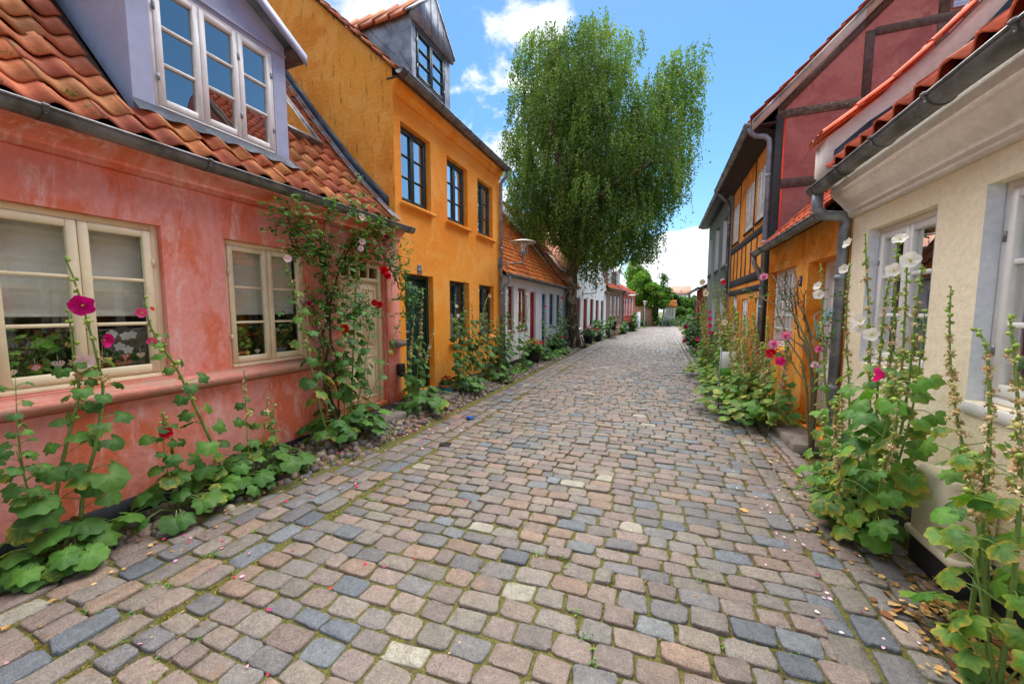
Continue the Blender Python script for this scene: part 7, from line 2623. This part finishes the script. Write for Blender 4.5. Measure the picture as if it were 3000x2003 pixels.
# local: x faces forward (to the right in the picture), y to the person's left, z up
pp = tag(empty('person', (-2.38, 22.45, .0), R(18)), 'crouching person in black top, grey shorts and white shoes holding a camera', 'person')
J, E_ = [], []
def j(x, y, z, r, par=None):
    J.append((x, y, z, r))
    if par is not None:
        E_.append((par, len(J) - 1))
    return len(J) - 1
pel = j(-.16, 0, .33, .12)
sp1 = j(-.13, 0, .46, .115, pel)
sp2 = j(-.06, 0, .60, .125, sp1)
chest = j(-.01, 0, .70, .12, sp2)
nk = j(.04, 0, .80, .055, chest)
hd0 = j(.075, 0, .86, .07, nk)
hd1 = j(.085, 0, .92, .088, hd0)
hd2 = j(.07, 0, .985, .075, hd1)
nose = j(.175, 0, .905, .016, hd1)
def hand(w, dirx, side, par):
    pm = j(w[0] + .035 * dirx[0], w[1] + .035 * dirx[1], w[2] + .035 * dirx[2], (.036, .02), par)
    for q, ln in zip((-.027, -.009, .009, .027), (.062, .072, .068, .052)):
        a = j(w[0] + .075 * dirx[0], w[1] + .06 * dirx[1] + q * .3, w[2] + .06 * dirx[2] + q, .010, pm)
        b_ = j(w[0] + .075 * dirx[0] + ln * .55, w[1] + .06 * dirx[1] - side * .015, w[2] + .06 * dirx[2] + q, .009, a)
        j(w[0] + .075 * dirx[0] + ln * .85, w[1] + .06 * dirx[1] - side * ln * .7, w[2] + .06 * dirx[2] + q, .008, b_)
    t_ = j(w[0] + .02, w[1] - side * .035, w[2] - .02, .012, pm)
    j(w[0] + .05, w[1] - side * .055, w[2] - .015, .010, t_)
for sd_ in (-1, 1):
    sh = j(.0, sd_ * .155, .715, .062, chest)
    el_ = j(.16, sd_ * .22, .56 + (.03 if sd_ > 0 else 0), .042, sh)
    w = (.225, sd_ * .085, .83)
    wr = j(*w, .028, el_)
    hand(w, (.15, -sd_ * .1, .9), sd_, wr)
    hip = j(-.12, sd_ * .09, .32, .095, pel)
    kn = j(.25 - (.0 if sd_ < 0 else .08), sd_ * .13, .47 - (.0 if sd_ < 0 else .20), .062, hip)
    an_ = j(.0 if sd_ < 0 else -.18, sd_ * .11, .10 if sd_ < 0 else .11, .036, kn)
    he = j(-.03 if sd_ < 0 else -.20, sd_ * .11, .055, .034, an_)
    j(.14 if sd_ < 0 else -.03, sd_ * .12, .035 if sd_ < 0 else .03, .032, he)
skinned('body', J, E_, M['skin'], pp)
skinned('top', [(-.135, 0, .42, .135), (-.065, 0, .60, .145), (-.01, 0, .71, .137), (.0, -.165, .72, .075), (.03, -.19, .67, .066), (.0, .165, .72, .075), (.03, .19, .67, .066), (.035, 0, .785, .07)],
        [(0, 1), (1, 2), (2, 3), (3, 4), (2, 5), (5, 6), (2, 7)], flat('black_cloth', s(30, 28, 34), .85), pp)
skinned('shorts', [(-.165, 0, .35, .15), (-.11, -.095, .335, .112), (.08, -.12, .41, .092), (-.11, .095, .33, .112), (.03, .115, .30, .09)], [(0, 1), (1, 2), (0, 3), (3, 4)], flat('grey_cloth', s(168, 162, 156), .85), pp)
skinned('hair', [(.03, 0, .90, .088), (.05, 0, .975, .10), (.10, 0, 1.02, .075), (.0, 0, .86, .06)], [(0, 1), (1, 2), (0, 3)], flat('dark_hair', s(34, 26, 24), .6), pp)
for sd_, ox in ((-1, .0), (1, -.17)):
    skinned('shoe', [(ox - .06, sd_ * .11, .06, .046), (ox + .05, sd_ * .115, .045, .044), (ox + .17, sd_ * .12, .035, .036)], [(0, 1), (1, 2)], M['white'], pp)
for sd_ in (-1, 1):
    mb = MB()
    blob(mb, (.155, sd_ * .034, .935), .012, s(40, 30, 28), random.Random(1), 1)
    mb.build('eye', M['pod'], pp, True)
    mb = MB()
    blob(mb, (.075, sd_ * .088, .915), .022, s(206, 150, 124), random.Random(1), 1.4)
    mb.build('ear', M['pod'], pp, True)
mb = MB()
mb.box(.162, .175, -.024, .024, .868, .878, .003, None, s(170, 90, 84))
mb.build('mouth', M['pod'], pp)
cm_ = tag(empty('camera_body', (-2.38 + .24 * math.cos(R(18)), 22.45 + .24 * math.sin(R(18)), .90), R(18)), 'small black camera held up by the crouching person', 'camera')
mb = MB()
mb.box(-.03, .03, -.065, .065, -.04, .045, .008)
mb.box(-.03, .025, -.02, .02, .046, .065, .006)
mb.build('body', M['iron'], cm_)
mb = MB()
MM = Matrix.Translation((.03, 0, 0)) @ Matrix.Rotation(PI / 2, 4, 'Y')
mb.lathe([(.034, 0), (.034, .06), (.028, .062), (.0, .055)], 18, (0, 0, 0), MM)
mb.build('lens', M['iron'], cm_, True)

# ================================================================== things in the cream window
def win_plant(name, label, base, pot, r, hgt, n, spread, size, pal_, seed, cat='potted plant', hgt2=.3):
    root = tag(empty(name, base), label, cat)
    rng = random.Random(seed)
    b = np.array(base, float)
    mb = MB()
    mb.lathe([(0, 0), (r * .75, 0), (r * .95, hgt * .78), (r * 1.06, hgt * .8), (r * 1.08, hgt), (r * .95, hgt), (r * .9, hgt * .9), (0, hgt * .9)], 24, base)
    mb.build('pot', M[pot] if isinstance(pot, str) else pot, root, True, b)
    lf, st = MB(), MB()
    for i in range(n):
        p = b + np.array((rng.uniform(-.09, .10), rng.uniform(-spread, spread), hgt + rng.uniform(.02, hgt2)))
        st.tube([b + np.array((0, 0, hgt * .85)), p], [.003, .002], 4, s(96, 130, 60), False)
        add_leaf(lf, p, (rng.uniform(.1, 1), rng.gauss(0, .8), rng.uniform(-.5, .2)), (.9, rng.gauss(0, .3), .7), size * rng.uniform(.6, 1.2), rng, pal_, .05)
    if n:
        st.build('stem', M['stem'], root, True, b)
        lf.build('foliage', M['leaf'], root, True, b)
    return root
G_WIN = [s(120, 180, 60), s(104, 164, 54), s(140, 196, 72)]
pale_pot = flat('pale_green_ceramic', s(176, 196, 176), .35)
win_plant('window_planter', 'pale green bowl of leafy geranium behind the left casement of the large cream window', (-4.10, 1.14, 1.088), pale_pot, .115, .10, 70, .20, .06, G_WIN, 201, hgt2=.34)
oc_ = win_plant('orchid_pot', 'terracotta pot with white orchid blooms behind the right casement of the large cream window', (-4.10, 1.63, 1.088), 'terracotta', .10, .15, 8, .06, .06, G_DARK, 202, hgt2=.1)
b = np.array((-4.10, 1.63, 1.088))
st = MB()
st.tube(smooth_path([b + np.array((0, -.06, .1)), b + np.array((.01, -.05, .25)), b + np.array((.03, .0, .36)), b + np.array((.05, .06, .34))], 10), .003, 5, s(120, 130, 70))
st.tube([b + np.array((.02, -.08, .1)), b + np.array((.0, -.05, .33))], .004, 5, s(190, 150, 90))
st.build('stem', M['stem'], oc_, True, b)
for k, (dy, dz) in enumerate(((-.02, .37), (.06, .35), (.02, .27), (.07, .24), (.1, .36))):
    m_ = MB()
    p = b + np.array((.06, dy, dz))
    for a in range(5):
        t = a * 2 * PI / 5 + .3
        V = place(np.array([(0, 0, 0), (.5, .45, .05), (1, .2, 0), (1, -.2, 0), (.5, -.45, .05)]), p, (.15, math.cos(t), math.sin(t)), (1, 0, .1), .036)
        m_.add(V, [(0, 1, 2, 3, 4)], s(236, 240, 240))
    m_.build('flower', M['petal'], oc_, False, b)
win_plant('window_pot', 'terracotta pot with bushy green plant behind the small cream window', (-4.10, 2.58, 1.080), 'terracotta', .105, .14, 60, .14, .05, G_WIN + G_DARK, 203, hgt2=.28)
win_plant('window_pot', 'bluish pot of green leaves behind the right casement of the small cream window', (-4.10, 3.02, 1.080), flat('blue_pot', s(120, 140, 160), .4), .10, .14, 55, .14, .05, G_WIN + G_DARK, 204, hgt2=.28)
# felt hearts hanging behind the panes
def heart(loc, sz, c, dots, label, check=False):
    r_ = tag(empty('heart_ornament', loc, R(90)), label, 'ornament', 'felt hearts hung behind the cream windows')
    t = np.linspace(0, 2 * PI, 36, endpoint=False)
    hx = 16 * np.sin(t) ** 3 / 17
    hz = (13 * np.cos(t) - 5 * np.cos(2 * t) - 2 * np.cos(3 * t) - np.cos(4 * t)) / 17
    mb = MB()
    mb.prism([(a * sz, -.008, z_ * sz) for a, z_ in zip(hx, hz)], (0, .014, 0))
    bd = mb.build('heart', flat('heart_felt', c, .9), r_)
    dm_ = MB()
    rr = random.Random(int(abs(loc[1]) * 1000))
    if check:
        for a in range(-2, 3):
            for q in range(-2, 3):
                if (a + q) % 2 == 0 and abs(a) + abs(q) < 4:
                    dm_.box(a * sz * .26 - sz * .12, a * sz * .26 + sz * .12, -.0095, -.008, q * sz * .26 - sz * .12, q * sz * .26 + sz * .12)
    else:
        for a, q in ((0, 0), (-.4, .25), (.4, .25), (-.2, -.35), (.2, -.35), (-.5, .5), (.5, .5), (0, .35), (0, -.65)):
            blob(dm_, (a * sz, -.009, q * sz), sz * .12, (1, 1, 1), rr, .4, (0, 1, 0))
    dm_.build('dots', flat('heart_dots', dots, .8), bd)
    e_ = MB()
    for a, z_ in zip(hx[::1], hz[::1]):
        blob(e_, (a * sz * 1.06, -.001, z_ * sz * 1.06), sz * .055, (1, 1, 1), rr)
    e_.build('bead_edge', flat('bead', s(224, 196, 120), .5), bd)
    th_ = MB()
    th_.tube([(0, 0, sz * .4), (0, .002, sz * 2.0)], .0009, 4)
    th_.build('thread', M['white'], bd)
    return r_
YH, RH, CH, WD = s(222, 180, 60), s(180, 40, 44), s(226, 204, 180), s(240, 232, 220)
heart((-3.975, 1.075, 1.235), .030, CH, s(210, 160, 60), 'cream heart with yellow dots, leftmost in the large cream window')
heart((-3.975, 1.185, 1.255), .030, s(196, 48, 56), WD, 'red and white checked heart in the left casement of the large cream window', True)
heart((-3.975, 1.29, 1.265), .034, s(214, 196, 180), RH, 'pale heart with red dots, rightmost in the left casement of the large cream window')
heart((-3.975, 1.55, 1.265), .028, YH, WD, 'yellow heart with white dots in front of the orchid pot')
heart((-3.975, 1.65, 1.275), .030, RH, WD, 'red heart in the middle of the right casement of the large cream window')
heart((-3.975, 1.75, 1.28), .027, s(220, 190, 170), s(180, 110, 100), 'pale beige heart at the right edge of the large cream window')
heart((-3.975, 2.505, 1.20), .027, YH, s(190, 140, 40), 'yellow heart, left one in the small cream window')
heart((-3.975, 2.61, 1.205), .027, s(212, 172, 50), s(240, 220, 150), 'golden heart, middle one in the small cream window')
heart((-3.975, 2.715, 1.215), .027, s(226, 196, 184), RH, 'pale heart with red dots in the small cream window')

# ================================================================== small things on the ground
def ground_leafs(name, label, items, kind='stuff'):
    mb = MB()
    rng = random.Random(len(items))
    for (x, y, sz, c) in items:
        z = float(gz(x, y)) + .012
        a = rng.uniform(0, 6.28)
        T = np.array([(0, 0, 0), (.35, .30, .12), (.75, .28, .10), (1, 0, .02), (.75, -.28, .14), (.35, -.30, .05), (.5, 0, .02)])
        V = place(T, (x, y, z), (math.cos(a), math.sin(a), 0), (rng.gauss(0, .25), rng.gauss(0, .25), 1), sz)
        mb.add(V, [(0, 1, 6), (1, 2, 6), (2, 3, 6), (3, 4, 6), (4, 5, 6), (5, 0, 6)], np.array(c) * rng.uniform(.75, 1.2))
    return tag(mb.build(name, M['pod'], None, False), label, 'litter' if kind != 'stuff' else None, None, kind)
rng = random.Random(303)
it = []
for i in range(260):       # pink rose and hollyhock petals along the left
    y = rng.gauss(4.5, .9)
    it.append((rng.gauss(-3.05, .28), y, rng.uniform(.018, .036), rng.choice([s(226, 30, 110), s(214, 20, 90), s(236, 120, 160), s(206, 20, 50), s(240, 190, 200)])))
for i in range(50):
    it.append((rng.uniform(-3.4, -1.2), rng.uniform(.3, 3.0), rng.uniform(.018, .03), rng.choice([s(226, 30, 110), s(236, 150, 180), s(200, 20, 60)])))
for i in range(60):
    it.append((rng.gauss(1.0, .15), rng.uniform(2.2, 5), rng.uniform(.015, .028), rng.choice([s(240, 190, 210), s(236, 220, 220), s(150, 30, 90)])))
it = [q for q in it if -3.8 < q[0]]
ground_leafs('fallen_petals', None, it)
it = []
DRY = [s(178, 130, 72), s(150, 98, 50), s(196, 156, 92), s(124, 78, 44), s(206, 170, 110)]
for i in range(900):
    x = min(1.72, max(.85, rng.gauss(1.42, .17)))
    it.append((x, 1.3 + rng.random() ** 1.2 * 8, rng.uniform(.015, .05), rng.choice(DRY)))
for i in range(300):
    it.append((min(1.72, max(1.1, rng.gauss(1.5, .12))), rng.uniform(1.4, 2.7), rng.uniform(.03, .085), rng.choice(DRY)))
for i in range(260):
    it.append((rng.uniform(-3.8, -2.9), rng.uniform(.4, 9), rng.uniform(.015, .045), rng.choice(DRY)))
for i in range(120):
    it.append((rng.uniform(-2.8, 1.2), rng.uniform(.8, 9), rng.uniform(.012, .025), rng.choice(DRY)))
ground_leafs('dry_leaf_litter', None, it)
bigl = MB()
add_leaf(bigl, (.70, 3.46, .02), (.5, -.8, .05), (.1, .1, 1), .06, random.Random(5), [s(206, 156, 92)], 0)
tag(bigl.build('fallen_leaf', M['pod'], None, True), 'single curled tan leaf lying on the setts right of centre', 'leaf')
# moss cushions, weeds and blades in the joints
rgm = np.random.default_rng(55)
n = 26000
mx, my = rgm.uniform(-2.9, 1.4, n), .4 + rgm.random(n) ** 1.6 * 9
# snap them into the joints: keep those outside every sett
from mathutils.kdtree import KDTree
kd = KDTree(len(cx))
for i in range(len(cx)):
    kd.insert((cx[i], cy[i], 0), i)
kd.balance()
keep = []
for i in range(n):
    okj = True
    for (co, k, d_) in kd.find_n((mx[i], my[i], 0), 4):
        if abs(mx[i] - cx[k]) < a_[k] * .495 and abs(my[i] - cy[k]) < b_[k] * .495:
            okj = False
            break
    keep.append(okj)
keep = np.array(keep)
mx, my = mx[keep], my[keep]
pn = np.sin(mx * 2.3 + 1.7 * np.sin(my * 1.1)) + np.sin(my * 2.9 + mx * 1.3 + 2) + .8 * np.sin(mx * 7 + my * 5) + rgm.normal(0, .5, len(mx))
on = pn > .1
mx, my = mx[on], my[on]
N = len(mx)
P = []
C = []
mc = np.array([s(146, 142, 44), s(120, 124, 34), s(172, 150, 66), s(104, 116, 34), s(186, 160, 84)])
for rep in range(4):
    P.append(np.stack([mx + rgm.normal(0, .006, N), my + rgm.normal(0, .006, N), np.full(N, -.012)], 1))
    C.append(mc[rgm.integers(0, 5, N)] * rgm.uniform(.7, 1.2, (N, 1)))
P, C = np.concatenate(P), np.concatenate(C)
n = len(P)
ax = rgm.normal(0, .8, (n, 3)); ax[:, 2] = np.abs(ax[:, 2]) * .6 + .55
ax /= np.linalg.norm(ax, axis=1)[:, None]
sd2 = np.cross(ax, rgm.normal(0, 1, (n, 3))); sd2 /= np.linalg.norm(sd2, axis=1)[:, None]
sz = rgm.uniform(.010, .022, (n, 1))
V = np.stack([P - sd2 * sz * .28, P + sd2 * sz * .28, P + ax * sz], 1).reshape(-1, 3)
mb = MB()
mb.add(V, np.arange(n * 3).reshape(n, 3), np.repeat(C, 3, 0))
tag(mb.build('joint_moss', M['leaf'], None, False), kind='stuff')
mb = MB()
rng = random.Random(606)
cand = [i for i in range(N) if pn[on][i] > .8]
rng.shuffle(cand)
for i in cand[:150]:
    g_ = rng.choice([[s(92, 150, 46)], [s(78, 132, 44)], [s(110, 160, 56)]])
    for k in range(rng.randint(5, 13)):
        a = rng.uniform(0, 6.28)
        q = rng.uniform(.005, .035)
        add_leaf(mb, (mx[i] + math.cos(a) * q, my[i] + math.sin(a) * q, rng.uniform(.0, .018)), (math.cos(a), math.sin(a), rng.uniform(-.1, .6)), (0, 0, 1), rng.uniform(.006, .014), rng, g_, 0, True)
tag(mb.build('joint_weeds', M['leaf'], None, True), kind='stuff')
# drain cover and blue coil
dr0 = tag(empty('drain_cover', (-2.41, 3.90, -.004)), 'small round iron drain cover in the left gutter setts', 'drain cover')
mb = MB()
for r_ in (.075, .055, .035):
    mb.lathe([(r_, 0), (r_, .007), (r_ - .011, .007), (r_ - .011, 0)], 28)
mb.lathe([(0, .004), (.07, .004)], 28)
mb.build('cover', M['iron'], dr0, True)
bc = tag(empty('blue_ring', (-2.63, 4.98, .012)), 'flat blue plastic ring lying on the left gutter setts', 'lid')
mb = MB()
mb.tube([(.065 * math.cos(a), .05 * math.sin(a), .010 + .004 * math.sin(3 * a)) for a in np.linspace(0, 2 * PI, 30)], .010, 8, (1, 1, 1), False)
mb.lathe([(0, .002), (.058, .002), (.058, .008), (0, .006)], 24)
mb.build('ring', flat('blue_plastic', s(30, 84, 160), .35), bc, True)
